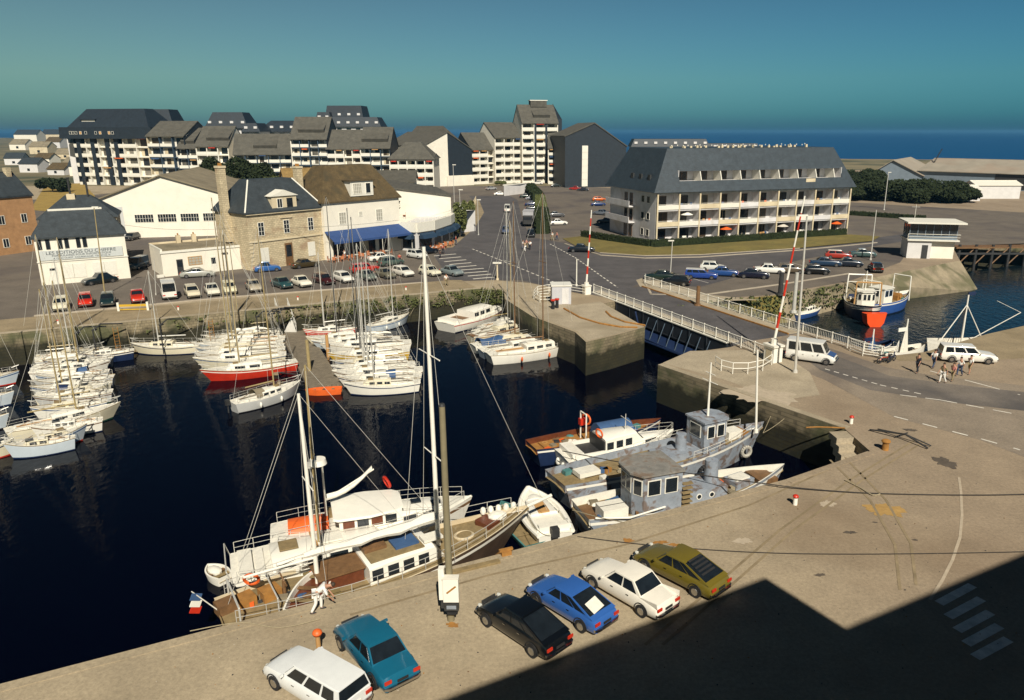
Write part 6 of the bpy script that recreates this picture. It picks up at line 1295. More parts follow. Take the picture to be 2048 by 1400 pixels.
    for x,nm in ((.5,'front_bumper'),(-.5,'rear_bumper')):
        q=MB(); s=1 if x>0 else -1; q.loft([[(x*L+s*dx_,y,z) for z in (.36,.48)]+[(x*L+s*(dx_+.09),y,z) for z in (.47,.37)] for y,dx_ in ((-w2*.92,-.08),(-w2*.7,.02),(w2*.7,.02),(w2*.92,-.08))],bump); B(q,nm,bump,r)
    for sg in (-1,1):
        q=MB(); q.tube((L*.5-.10,sg*w2*.66,.60),(L*.5-.015,sg*w2*.66,.59),.085,.08,12,mat('headlamp',(.55,.55,.5),.15)); B(q,'headlight',None,r)
        q=MB(); q.box((-L*.5-.005,sg*w2*.72,.68),(.05,.28,.13),0,red); B(q,'tail_light',red,r)
    if not lod:
        q=MB(); q.box((-L*.5-.02,0,.58),(.03,.45,.11),0,black if kind!='estate' else white2); B(q,'number_plate',black,r)
        q=MB(); q.box((L*.5+.0,0,.62),(.04,.75,.16),0,dark); B(q,'grille',dark,r)
        for sg in (-1,1): q=MB(); q.box((L*.18,sg*(w2+.08),.98),(.08,.16,.10),0,m); B(q,'mirror',m,r)
        for sg in (-1,1):
            for x in (-.14,.06): q=MB(); q.box((x*L,sg*(w2+.012),.74),(.14,.02,.03),0,chrome); B(q,'door_handle',chrome,r)
    return r
def carp(label,fr_,re,col,kind,W_=1.62,Ht=1.4,L=None,**k):
    a=U(*fr_);b=U(*re);c=(a+b)/2;d_=a-b
    return car(label,(c.x,c.y,0.0),math.atan2(d_.y,d_.x),col,kind,L or d_.length,W_,Ht,**k)
G1='cars parked nose to the south quay'
carp('blue fastback car with a white paper behind its rear window in the foreground',(1072,1180),(1218,1268),(48,92,160),'fast',1.6,1.35,4.15,group=G1)
carp('white saloon car with small tail fins between the blue and the olive car',(1180,1147),(1342,1240),(226,220,206),'sedan',1.65,1.45,4.5,group=G1)
carp('olive brown saloon car with black louvred rear window, rightmost of the foreground row',(1287,1118),(1440,1196),(104,92,32),'fast',1.65,1.40,4.5,group=G1)
carp('black fastback car with pale reflection on its rear window',(982,1225),(1115,1312),(10,14,18),'fast',1.62,1.38,4.3,group=G1)
carp('teal blue saloon car half out of the picture at the lower edge',(704,1268),(805,1380),(22,92,118),'sedan',1.65,1.42,4.4,group=G1)
carp('white estate car at the lower edge beside the orange topped post',(574,1348),(700,1424),(220,222,220),'estate',1.65,1.45,4.3,group=G1)
P=U(638,1302); o=T('bollard','orange topped slim post beside the white estate at the lower edge','bollard',tuple(P),0,'mooring bollards'); mb=MB(); mb.tube((0,0,0),(0,0,.75),.1,.09,10,tan); B(mb,'post',tan,o); mb=MB(); mb.sph((0,0,.85),(.2,.2,.16),12,orange); B(mb,'cap',orange,o,True)
G2='cars parked nose to the north quay'; hd=math.atan2(-.87,.49)
row=[(122,622,(214,206,180),'hatch','cream small car leftmost in the north quay row'),(172,614,(190,40,20),'hatch','bright red hatchback second in the north quay row'),(217,613,(22,42,44),'hatch','black car beside the yellow trestle barrier'),(277,606,(180,44,24),'old','orange red rounded small car behind the yellow trestle barrier'),
(387,596,(206,196,170),'hatch','pale cream car right of the white van in the quay row'),(427,592,(214,208,190),'sedan','off white car between two cream cars in the quay row'),(462,588,(214,208,176),'hatch','cream rounded car right of the off white one in the quay row'),(511,584,(160,150,130),'old','beige small car seen between the tan masts'),
(568,578,(40,70,72),'fast','dark teal coupe facing the quay in front of the stone house'),(607,575,(224,218,200),'sedan','white saloon right of the dark teal coupe'),(653,570,(60,20,20),'estate','dark maroon car facing the quay'),(692,566,(222,218,206),'hatch','white car right of the dark maroon one'),
(738,562,(96,104,96),'fast','grey green car left of two greyish cars facing the quay'),(776,558,(104,100,84),'sedan','olive grey car left of the white one near the white mast'),(812,554,(222,218,205),'hatch','white hatchback left of the tall white mast'),(866,553,(214,208,184),'hatch','cream hatchback right of the tall white mast'),(910,553,(120,130,130),'sedan','silver grey car last in the quay row beside the crossing')]
for x,y,col,k,l in row:
    p=U(x,y); car(l,(p.x-.49*1.2,p.y+.87*1.2,0.0),hd+(.0 if x<520 else .22)+random.uniform(-.05,.05),col,k,3.9,1.58,1.4,G2,lod=1)
p=U(326,600); car('tall white windowed panel van, rear towards the quay',(p.x,p.y+1.6,0),hd+PI,(218,214,204),'van',4.4,1.75,2.25,G2,lod=1,name='parked_van',cat='van')
G3='cars parked along the house fronts'
carp('black rounded old saloon in front of the sign house',(165,572),(235,562),(16,26,30),'old',1.6,1.5,4.3,group=G3,lod=1)
carp('silver long saloon in front of the low white shop',(430,552),(361,556),(150,150,140),'fast',1.65,1.35,4.5,group=G3,lod=1)
carp('blue small car with white roof at the stone house corner',(562,541),(508,545),(44,88,146),'old',1.5,1.55,3.7,group=G3,lod=1,roofc=(150,170,190))
carp('dark olive saloon in front of the stone house door',(642,531),(578,539),(58,48,26),'sedan',1.6,1.4,4.2,group=G3,lod=1)
carp('red estate car parked crosswise in front of the cafe awning',(760,541),(700,547),(160,36,22),'estate',1.6,1.4,4.2,group=G3,lod=1)
carp('white saloon beside the cafe terrace tables',(790,519),(733,524),(220,216,205),'sedan',1.6,1.42,4.2,group=G3,lod=1)
carp('grey green hatchback just in front of the white cafe saloon',(808,527),(755,534),(70,84,76),'hatch',1.6,1.42,4.0,group=G3,lod=1)
carp('dark navy car at the restaurant corner',(868,506),(838,510),(14,20,30),'sedan',1.6,1.42,4.0,group=G3,lod=1)
carp('white car by the restaurant wall below the dark awnings',(846,518),(822,514),(205,205,198),'hatch',1.6,1.42,3.8,group=G3,lod=1)
carp('dark car standing in the yard beside the truck',(256,482),(272,478),(12,22,30),'hatch',1.6,1.4,3.9,group=G3,lod=1)
carp('blue van in the shadow behind the sign house',(262,542),(292,532),(20,58,80),'van',1.6,1.8,4.0,group=G3,lod=1,cat='van',name='parked_van')
def truck(label,P,rz,cabc,boxc,L=6.5,group=None,h=3.0):
    r=T('truck',label,'truck',tuple(P),rz,group); q=MB(); q.bx(-L/2,L/2-1.9,-1.15,1.15,.9,h,boxc); q.bx(-L/2-.05,L/2-1.85,-1.2,1.2,h,h+.08,boxc); B(q,'cargo_box',boxc,r)
    q=MB(); q.prism([(L/2-1.8,-1.05),(L/2-.1,-1.05),(L/2,-.8),(L/2,.8),(L/2-.1,1.05),(L/2-1.8,1.05)],.6,2.3,cabc); B(q,'cab',cabc,r)
    q=MB(); q.bx(L/2-.06,L/2+.03,-.9,.9,1.5,2.1,glass); B(q,'windscreen',glass,r)
    for x in (-L*.3,L*.33):
        for sg in (-1,1): q=MB(); q.tube((x,sg*.85,.45),(x,sg*1.15,.45),.45,.45,14,black); B(q,'wheel',black,r,True)
    q=MB(); q.bx(-L/2,L/2-.3,-.4,.4,.5,.9,dark); B(q,'chassis',dark,r); return r
truck('grey box truck with worn canvas back parked in the yard behind the shop',U(283,470),R(95),dark,fibro,6,h=3.0)
truck('grey box truck parked beside the tall hedge',U(1057,450),R(-92),dark,mat('truck_grey',(.36,.36,.37),.6,.1,1),7,h=3.1)
G4='cars on the street and behind the hedge'
def cc(label,x,y,deg,col,k='sedan',L=4.1,H_=1.4,g=G4,**kw): p=U(x,y); return car(label,(p.x,p.y,.01),R(deg),col,k,L,1.62,H_,g,lod=1,**kw)
cc('white van driving away up the side street',1015,424,92,(222,220,210),'van',H_=2.0,name='moving_van',cat='van')
cc('blue saloon coming down the side street',1012,466,-88,(52,66,96),'sedan')
cc('white saloon crossing at the far end of the street',1000,391,10,(220,218,210),'sedan')
cc('white car parked in front of the apartment tower',1076,369,170,(215,212,205),'sedan')
cc('grey rounded car nearest the parking hedge',1112,434,8,(80,80,82),'old')
cc('white saloon in front of the grey rounded car',1116,450,10,(222,218,210),'sedan')
cc('dark green car highest of those left of the hedge',1052,396,5,(18,40,30)); cc('silver car second of those left of the hedge',1064,400,5,(130,134,140)); cc('navy car third of those left of the hedge',1064,412,5,(20,36,76)); cc('dark car lowest of those left of the hedge',1066,421,5,(16,24,26))
cc('dark car parked behind the grey box truck',1062,473,-90,(24,26,30),'hatch')
cc('orange car at the hotel parking edge',1198,402,6,(190,90,20),'hatch'); cc('blue car next below the orange one by the hotel',1196,412,6,(26,50,100)); cc('grey car by the hotel end wall',1202,430,150,(90,96,104)); cc('dark car beside the hotel hedge end',1212,447,160,(18,24,34))
cc('red car before the dark slate gable',1150,380,170,(150,34,24)); cc('dark car right of the red one before the dark slate gable',1166,382,170,(30,34,44))
cc('dark green car half hidden behind the garage',1112,374,12,(20,30,26)); cc('pale car near the half slate gable block',982,380,40,(150,150,150))
cc('black saloon driving along the lawn kerb',1163,504,-8,(14,18,24),'sedan',L=4.4)
G5='cars parked on the harbour side of the shore road'
cc('dark green long saloon leftmost of the shore parking',1322,560,168,(14,34,28),'fast',g=G5,L=4.6); cc('black car tight behind the dark green saloon',1352,570,160,(12,14,18),'hatch',g=G5,L=3.8)
cc('blue estate with white roof in the shore parking',1402,557,-14,(26,58,130),'estate',g=G5,L=4.5,roofc=(200,200,196)); cc('blue saloon behind the white roofed estate',1446,552,-12,(26,64,120),'sedan',g=G5,L=4.4)
cc('white small car behind the two blue cars',1425,541,-12,(200,200,192),'hatch',g=G5,L=3.7); cc('dark navy rounded car right of the blue cars',1507,556,-15,(10,14,36),'old',g=G5,L=4.3); cc('white saloon right of the dark navy car',1538,546,-15,(220,218,210),'sedan',g=G5,L=4.4)
cc('long dark blue saloon in the middle of the shore parking',1650,532,-14,(26,50,74),'sedan',g=G5,L=4.7); cc('very dark blue saloon right of the long one',1696,533,-14,(16,26,40),'sedan',g=G5); cc('red car with white roof farthest in the shore parking',1676,517,-14,(150,44,30),'hatch',g=G5,roofc=(200,196,186))
cc('green grey saloon with white roof farthest right of the shore parking',1725,514,-12,(60,80,78),'sedan',g=G5,roofc=(200,198,190)); cc('black small car alone near the tall blue pile',1632,548,-10,(8,10,12),'hatch',g=G5,L=3.6); cc('brown car alone at the slip edge',1750,543,80,(40,26,18),'hatch',g=G5,L=3.6); cc('dull brown car behind the striped barrier',1580,546,-10,(84,74,60),'hatch',g=G5,L=3.8)
p=U(1622,722); car('white minibus with blue bonnet crossing off the bridge',(p.x,p.y,.012),R(-30),(216,214,206),'van',4.3,1.7,1.95,'moving vehicles',name='minibus',cat='van')
p=U(1932,722); car('long white estate car parked at the harbour gate on the right',(p.x,p.y,.012),R(-12),(222,218,208),'estate',4.7,1.75,1.5,'moving vehicles')
# ================= trees and hedges =================
def tree(label,loc,lobes,trunk,n,size,m=leaf,core=None,group=None,name='tree',limbs=5,cat='tree'):
    r=T(name,label,cat,loc,0,group); q=MB(); top=max(l[0][2] for l in lobes)
    q.tube((0,0,0),(0,0,top*.55),trunk,trunk*.6,8,bark)
    for l in lobes[:limbs+2]: q.tube((0,0,top*.25),tuple(c*.8 for c in l[0]),trunk*.5,trunk*.15,6,bark)
    B(q,'trunk',bark,r,True); q=MB()
    tot=sum(l[1][0]*l[1][2] for l in lobes)
    for c,rr in lobes: q.leaves(c,rr,int(n*rr[0]*rr[2]/tot),size,m); q.leaves(c,[x*.6 for x in rr],int(n*.25*rr[0]*rr[2]/tot),size*1.5,m)
    B(q,'crown',m,r); return r
Y=186; A=UY(478,380,Y); zt=Hz(Y,324)
def lobes(Wd,zlo,zhi,k,seed,dp=4):
    random.seed(seed); o=[]
    for i in range(k):
        x=-Wd/2+Wd*(i+.5)/k+random.uniform(-1,1)*.4; zz=zlo+(zhi-zlo)*random.uniform(.45,.75); rr=Wd/k*random.uniform(.75,1.1)
        o.append(((x,random.uniform(-1,1)*dp*.4,zz),(rr,dp,min((zhi-zz),(zz-zlo))*random.uniform(.9,1.1))))
    return o
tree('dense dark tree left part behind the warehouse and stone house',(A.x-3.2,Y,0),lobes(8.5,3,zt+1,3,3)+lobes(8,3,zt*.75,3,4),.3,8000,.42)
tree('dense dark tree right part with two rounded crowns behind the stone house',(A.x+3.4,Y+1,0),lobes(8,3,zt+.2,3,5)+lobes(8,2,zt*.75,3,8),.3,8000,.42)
A=UY(560,370,182); tree('lighter green bushes below the dark framed apartments',(A.x,182,0),lobes(8,2,Hz(182,352),5,6,3),.15,1800,.35,leafg)
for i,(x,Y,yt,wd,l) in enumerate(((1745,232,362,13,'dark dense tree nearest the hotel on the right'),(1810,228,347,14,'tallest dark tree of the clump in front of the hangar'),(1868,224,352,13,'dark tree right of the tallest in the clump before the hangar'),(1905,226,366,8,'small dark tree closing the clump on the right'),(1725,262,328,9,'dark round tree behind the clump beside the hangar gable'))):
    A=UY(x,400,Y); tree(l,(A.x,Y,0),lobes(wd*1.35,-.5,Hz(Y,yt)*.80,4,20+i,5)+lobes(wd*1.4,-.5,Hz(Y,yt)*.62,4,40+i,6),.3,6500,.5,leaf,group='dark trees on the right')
A=UY(106,385,262); tree('low dark bush on the yellow field at the left',(A.x,262,0),lobes(9,.2,4.5,4,60,3),.2,1500,.5)
for i,(x,yb,yt,w_) in enumerate(((920,475,405,2.6),(938,440,402,3.0),(1002,372,362,3),(1035,375,366,3))):
    p=U(x,yb); tree(('green creeper covered tree at the terrace corner','green bush above the restaurant terrace steps','low round bush before the white balconied wing','low clipped bush before the tall tower')[i],tuple(p),lobes(w_,.3,Hz(p.y,yt),3,70+i,1.4),.12,900,.28,leafg)
def hedge(label,pts,wd,h,n,size,m=leaf,name='hedge'):
    P0=Vector((pts[0].x,pts[0].y,0)); r=T(name,label,'hedge',tuple(P0)); q=MB()
    for a,b in zip(pts,pts[1:]):
        a=Vector((a.x,a.y,0))-P0; b=Vector((b.x,b.y,0))-P0; d_=b-a; c=(a+b)/2; q.box((c.x,c.y,h*.47),(d_.length,wd*.85,h*.94),math.atan2(d_.y,d_.x),m)
        k=int(n*d_.length); nrm=Vector((-d_.y,d_.x,0)).normalized()
        for _ in range(k):
            t=random.random(); s=random.uniform(-1,1); zz=random.uniform(0,1)
            if random.random()<.45: zz=1+random.uniform(-.05,.06)
            else: s=math.copysign(1,s)*random.uniform(.85,1.06)
            P_=a+d_*t+nrm*s*wd/2+Vector((0,0,zz*h)); u=Vector((random.gauss(0,1),random.gauss(0,1),random.gauss(0,1))).normalized(); v=u.orthogonal(); z=size*random.uniform(.6,1.3)
            q.add([P_+u*z,P_+v*z*.6,P_-u*z,P_-v*z*.6],[(0,1,2,3)],m)
    B(q,'foliage',m,r)
hedge('clipped dark hedge running round the foot of the hotel',[U(1165,474),U(1215,482),U(1300,494),U(1440,486),U(1690,470)],1.1,1.25,45,.13)
hedge('tall dark hedge end nearest the street junction',[U(1085,468),U(1083,440)],3.0,2.9,70,.25)
hedge('yellow green middle part of the parking hedge',[U(1083,438),U(1080,405)],2.6,2.2,50,.25,leafg)
hedge('dark far part of the parking hedge',[U(1075,403),U(1058,382)],3.4,2.6,36,.3)
hedge('low scrubby hedge on the north shore beyond the hotel',[U(1700,430),U(1850,440)],1.5,1.0,20,.2)
# vegetation tufts on quay walls
q=MB(); random.seed(11)
for k in range(260):
    t=random.random(); a=quayN[2].lerp(quayN[3],random.random()) if k%3==0 else quayN[1].lerp(quayN[2],t**.4); z=-random.random()*1.8
    for _ in range(7):
        p=a+Vector((random.uniform(-.3,.4),random.uniform(-.35,.05),z+random.uniform(-.2,.25))); u=Vector((random.gauss(0,1),random.gauss(0,1),random.gauss(0,1))).normalized()*.13; v=u.orthogonal()*.6; q.add([p+u,p+v,p-u,p-v],[(0,1,2,3)],leafg)
S(q,'wall_weeds',leafg,None,None,kind='stuff')
q=MB()
for k in range(900):
    i=random.choice((0,0,1,1,2)); t=random.random(); s=random.random()*.75; a=outT[i].lerp(outT[i+1],t); b=outB[i].lerp(outB[i+1],t); p=a.lerp(b,s)
    for _ in range(3):
        pp=p+Vector((random.uniform(-.4,.4),random.uniform(-.4,.4),.1)); u=Vector((random.gauss(0,1),random.gauss(0,1),random.gauss(0,1))).normalized()*.2; v=u.orthogonal()*.5; q.add([pp+u,pp+v,pp-u,pp-v],[(0,1,2,3)],leafg if k%2 else leaf)
S(q,'bank_scrub',leafg,None,None,kind='stuff')
# ================= cafe terrace =================
def chair_proto(m,nm='cafe_chair'):
    r=T(nm,'tan cafe chair on the terrace under the blue awning','chair',(0,0,0),0,'cafe terrace chairs'); q=MB(); q.bx(-.24,.24,-.24,.24,.42,.48,m); B(q,'seat',m,r)
    q=MB(); q.bx(-.24,.24,.2,.25,.48,.95,m); B(q,'backrest',m,r)
    for x,y in ((-.2,-.2),(.2,-.2),(.2,.2),(-.2,.2)): q=MB(); q.tube((x,y,0),(x,y,.42),.025,.025,5,m); B(q,'leg',m,r)
    return r
def dup(r,loc,rz,label=None,group=None):
    o=r.copy(); C.objects.link(o); o.location=loc; o.rotation_euler=(0,0,rz)
    if label: o['label']=label
    if group: o['group']=group
    for c in list(r.children):
        d_=c.copy(); C.objects.link(d_); d_.parent=o
    return o
ch0=chair_proto(mat('faded_orange_plastic',(.42,.14,.05),.7,.2,3)); random.seed(5); first=True
def tbl(P,gl,i):
    t=T('cafe_table',['first','second','third','fourth','fifth','sixth','seventh','eighth'][i]+' small round white table from the left '+gl,'table',tuple(P),0,'cafe tables'); q=MB(); q.tube((0,0,.70),(0,0,.74),.38,.38,14,white2); B(q,'tabletop',white2,t); q=MB(); q.tube((0,0,0),(0,0,.70),.04,.04,6,dark); B(q,'leg',dark,t)
used=False
for i in range(8):
    P=U(668+15*i,524-2.0*i)
    tbl(P,'on the terrace under the blue awning',i)
    ol=['first','second','third','fourth','fifth','sixth','seventh','eighth'][i]; lb='orange cafe chair at the '+ol+' table from the left under the blue awning'
    for a in (.3,2.4,4.2):
        a+=random.random(); loc_=(P.x+.7*math.cos(a),P.y+.7*math.sin(a),0); rz_=a+PI/2+PI
        if not used: ch0.location=loc_; ch0.rotation_euler=(0,0,rz_); used=True; ch0['label']=lb
        else: dup(ch0,loc_,rz_,lb)
for i in range(5):
    P=U(862+9*i,506-3.5*i); tbl(P,'outside the curved restaurant',i)
    for a in (.5,2.6,4.4): a+=random.random(); dup(ch0,(P.x+.7*math.cos(a),P.y+.7*math.sin(a),0),a-PI/2,'orange chair at the '+['first','second','third','fourth','fifth'][i]+' table from the left outside the curved restaurant','restaurant pavement chairs')
for i in range(6):
    P=Vector((-27.5+1.9*i,144+1.7*i,4.32)); dup(ch0,tuple(P),.4*i,'orange chair on the restaurant roof terrace, '+['leftmost','second','third','fourth','fifth','rightmost'][i]+' of six','roof terrace chairs')
# iron fence and steps by the restaurant
P0=U(925,462); P1=U(952,405); o=T('picket_fence','pale picket fence climbing from the restaurant along the side street','fence',tuple(P0)); dv=P1-P0; n=26
q=MB()
for k in range(2): q.tube((0,0,.6+k*1.0),tuple(dv+Vector((0,0,.6+k*1.0))),.04,.04,5,cream)
B(q,'rail',cream,o)
q=MB(); q.tube((0,0,0),(0,0,1.9),.06,.06,5,cream); p0_=B(q,'picket',cream,o)
for k in range(1,n+1): c_=p0_.copy(); C.objects.link(c_); c_.parent=o; c_.location=tuple(dv*k/n)
# ================= people =================
def skin_mesh(pts,edges,rad,m,name,parent,sub=1):
    me=bpy.data.meshes.new('tmp'); me.from_pydata([tuple(p) for p in pts],edges,[]); ob=new('tmp',me)
    md=ob.modifiers.new('s','SKIN'); md.use_smooth_shade=True
    for v,rr in zip(me.skin_vertices[0].data,rad): v.radius=(rr,rr)
    me.skin_vertices[0].data[0].use_root=True
    sb=ob.modifiers.new('b','SUBSURF'); sb.levels=sub; sb.render_levels=sub
    dg=bpy.context.evaluated_depsgraph_get(); m2=bpy.data.meshes.new_from_object(ob.evaluated_get(dg)); bpy.data.objects.remove(ob)
    m2.materials.clear(); m2.materials.append(m); o=new(name,m2); o.parent=parent; return o
def person(label,P,rz,shirt,trous,hair=(.04,.025,.015),pose='walk',h=1.72,sk=skin,group=None,shorts=False,ph=0):
    r=T('person',label,'person',tuple(P),rz,group); s=h/1.72; f=[1,-1][ph%2]
    # forward = +x
    if pose=='stoop': pel=(-.12,0,.90); che=(.25,0,1.12); nk=(.42,0,1.17); hd=(.56,0,1.16)
    elif pose=='sit': pel=(0,0,.50); che=(.03,0,.88); nk=(.03,0,1.05); hd=(.05,0,1.2)
    else: pel=(0,0,.93); che=(.02,0,1.28); nk=(.02,0,1.45); hd=(.04,0,1.6)
    def leg(sg,fw):
        hip=(pel[0],sg*.10,pel[2]-.03)
        if pose=='stoop': return hip,(pel[0]+.10+.1*fw,sg*.13,.48),(pel[0]-.02+.2*fw,sg*.14,.07),(pel[0]+.16+.2*fw,sg*.15,.03)
        if pose=='sit': return hip,(.42,sg*.13,.52),(.44,sg*.13,.07),(.6,sg*.13,.04)
        return hip,(.10*fw+.05,sg*.10,.50),(.24*fw-.05,sg*.10,.08),(.24*fw+.12,sg*.10,.04)
    def arm(sg,fw):
        sh=(che[0],sg*.19,che[2]+.08)
        if pose=='stoop': return sh,(che[0]+.12,sg*.26,.86),(che[0]+.28,sg*.18,.64),(che[0]+.32,sg*.17,.56)
        if pose=='sit': return sh,(.12,sg*.27,.80),(.36,sg*.2,.74),(.43,sg*.19,.73)
        return sh,(che[0]-.02-.10*fw,sg*.25,1.12),(che[0]+.05-.20*fw,sg*.26,.88),(che[0]+.07-.22*fw,sg*.26,.80)
    pts=[pel,((pel[0]+che[0])/2,0,(pel[2]+che[2])/2),che,nk,hd]; ed=[(0,1),(1,2),(2,3),(3,4)]; rd=[.13,.12,.145,.058,.095]
    top_=(hd[0]+(.10 if pose=='stoop' else .01),0,hd[2]+(.03 if pose=='stoop' else .11)); pts.append(top_); ed.append((4,5)); rd.append(.075)
    for sg,fw in ((1,f),(-1,-f)):
        L4=leg(sg,fw); b=len(pts); pts+=list(L4); ed+=[(0,b),(b,b+1),(b+1,b+2),(b+2,b+3)]; rd+=[.09,.062,.042,.035]
        A4=arm(sg,-fw if pose=='walk' else 1); b=len(pts); pts+=list(A4); ed+=[(2,b),(b,b+1),(b+1,b+2),(b+2,b+3)]; rd+=[.06,.042,.028,.034]
        hd_=Vector(A4[3]); dr=(Vector(A4[3])-Vector(A4[2])).normalized(); sd_=Vector((1,0,0)) if abs(dr.x)<.8 else Vector((0,0,1))
        for k in range(5):
            off_=sd_*(.035-.018*k); a_=hd_+off_*.8+dr*.02; l_=(.045,.065,.07,.062,.05)[k]
            if k==0: a_=Vector(A4[2])*.4+hd_*.6+sd_*.025
            b2=len(pts); pts+=[tuple(a_+off_*.3+dr*l_*.5),tuple(a_+off_*.3+dr*l_+Vector((.01,-sg*.012,0)))]; ed+=[(b+3,b2),(b2,b2+1)]; rd+=[.009,.0075]
    pts=[tuple(c*s for c in p) for p in pts]; rd=[x*s for x in rd]
    body=skin_mesh(pts,ed,rd,sk,'body',r)
    # clothes
    sp=[pts[0],pts[1],pts[2]]; se=[(0,1),(1,2)]; sr=[x*s for x in (.145,.14,.165)]
    for sg,fw in ((1,f),(-1,-f)):
        A4=[tuple(c*s for c in p) for p in arm(sg,-fw if pose=='walk' else 1)]; b=len(sp); sp+=[A4[0],A4[1]]; se+=[(2,b),(b,b+1)]; sr+=[.075*s,.055*s]
    skin_mesh(sp,se,sr,shirt,'shirt',r)
    sp=[pts[0]]; se=[]; sr=[.15*s]
    for sg,fw in ((1,f),(-1,-f)):
        L4=[tuple(c*s for c in p) for p in leg(sg,fw)]; b=len(sp); sp+=[L4[0],L4[1]]+([] if shorts else [L4[2]]); se+=[(0,b),(b,b+1)]+([] if shorts else [(b+1,b+2)]); sr+=[.105*s,.078*s]+([] if shorts else [.058*s])
    skin_mesh(sp,se,sr,trous,'trousers',r)
    for sg,fw in ((1,f),(-1,-f)):
        L4=[Vector(p)*s for p in leg(sg,fw)]; q=MB(); q.sph((L4[2].x+.07*s,L4[2].y,.045*s+(0 if L4[2].z<.2 else L4[2].z-.08)),(.14*s,.05*s,.045*s),10,dark); B(q,'shoe',dark,r,True)
    q=MB(); c=Vector(hd)*s; up=Vector((.06,0,.03)) if pose=='stoop' else Vector((-.02,0,.055)); cc_=c+up*s; q.sph((cc_.x,0,cc_.z),(.105*s,.098*s,.105*s),12,None); hm=mat('hair_%.3f'%hair[0],hair,.7,.2,8); q.mats=[hm]; q.m=[0]*len(q.m); B(q,'hair',hm,r,True)
    fx_=.105 if pose!='stoop' else .04; fz=.0 if pose!='stoop' else -.10
    q=MB(); q.sph((c.x+fx_*s,0,c.z+fz*s),(.018*s,.014*s,.022*s),6,sk); B(q,'nose',sk,r)
    for sg in (-1,1): q=MB(); q.sph((c.x+fx_*.85*s,sg*.035*s,c.z+(.03+fz*.8)*s),(.008,.012,.008),6,black); B(q,'eye',black,r); q=MB(); q.sph((c.x,sg*.095*s,c.z),(.02,.012,.03),6,sk); B(q,'ear',sk,r)
    q=MB(); q.box((c.x+fx_*.88*s,0,c.z-.045*s+fz*.6*s),(.012,.045,.008),0,red); B(q,'mouth',red,r)
    return r
wht=mat('white_cloth',(.75,.73,.68),.9,.06,4); jean=mat('denim',(.04,.06,.11),.9,.2,4); khaki=mat('khaki_cloth',(.25,.20,.11),.9,.15,4); dkc=mat('dark_cloth',(.02,.022,.03),.9,.2,4); pink=mat('pink_cloth',(.5,.2,.17),.9,.1,4); redc=mat('red_cloth',(.4,.04,.03),.9,.1,4)
q_=lambda x,y: U(x,y)
person('man in white top and trousers stooping over the ropes at the quay edge',q_(640,1222),R(15),wht,wht,pose='stoop',h=1.76)
person('person in dark clothes striding past the white estate car',q_(1834,746),R(-150),dkc,dkc,h=1.75)
person('person in brown top and white trousers in front of the group on the road',q_(1884,766),R(-160),khaki,wht,h=1.75,ph=1)
person('person in tan shorts second of the group crossing the road',q_(1904,762),R(-150),pink,khaki,h=1.6)
person('person in pale shirt behind the tan one in the road group',q_(1918,752),R(-150),wht,jean,h=1.7,ph=1)
person('person in white shirt rightmost of the group on the road',q_(1938,748),R(-150),wht,khaki,h=1.7,shorts=True)
person('person in light top standing at the back of the white estate car',q_(1866,736),R(30),wht,jean,h=1.7,pose='stand')
for i,(x,y,a,t,l) in enumerate(((1046,499,wht,jean,'person in white top walking left in the street group'),(1053,497,pink,khaki,'person in pink top in the middle of the street group'),(1060,500,wht,dkc,'person in white top and dark trousers right in the street group'),(1050,503,khaki,wht,'person in khaki top nearest in the street group'),(1105,481,wht,khaki,'left of two people by the end of the parking hedge'),(1114,481,pink,jean,'right of two people by the end of the parking hedge'),
  (690,520,wht,jean,'person in white standing among the cafe tables'),(800,528,redc,dkc,'person in red top beside the cafe corner'),(886,508,redc,dkc,'person in red outside the curved restaurant'),(912,490,redc,jean,'person in red walking along the restaurant pavement'),(880,516,dkc,dkc,'dark dressed person at the start of the crossing'),(893,572,wht,khaki,'person in white by the grey car at the crossing'))):
    person(l,q_(x,y),R(40*i),a,t,h=1.7,ph=i)
# two mopeds by the far railing
def moped(label,P,rz,m):
    r=T('moped',label,'moped',tuple(P),rz,'mopeds by the railing')
    for x in (-.55,.55): q=MB(); q.torus((x,0,.30),.26,.045,(0,1,0),16,black); q.tube((x,-.04,.3),(x,.04,.3),.06,.06,8,chrome); B(q,'wheel',black,r)
    q=MB(); q.path([(-.55,0,.3),(-.25,0,.55),(.3,0,.45),(.42,0,.85),(.55,0,.3)],.035,6,m); q.box((-.05,0,.38),(.4,.16,.25),0,dark); B(q,'frame',m,r)
    q=MB(); q.box((-.3,0,.74),(.5,.2,.09),0,black); B(q,'saddle',black,r); q=MB(); q.tube((.38,-.3,.98),(.38,.3,.98),.018,.018,6,chrome); B(q,'handlebar',chrome,r); q=MB(); q.tube((.44,0,.85),(.52,0,.84),.08,.08,10,white2); B(q,'headlight',white2,r)
moped('dark moped leaning nearest the gate rail',U(1768,726),R(20),red); moped('second moped beside the gate rail',U(1782,724),R(40),navy)
# gulls are too faint to read; a distant pale breakwater on the sea at the upper right is left out of reach of the land

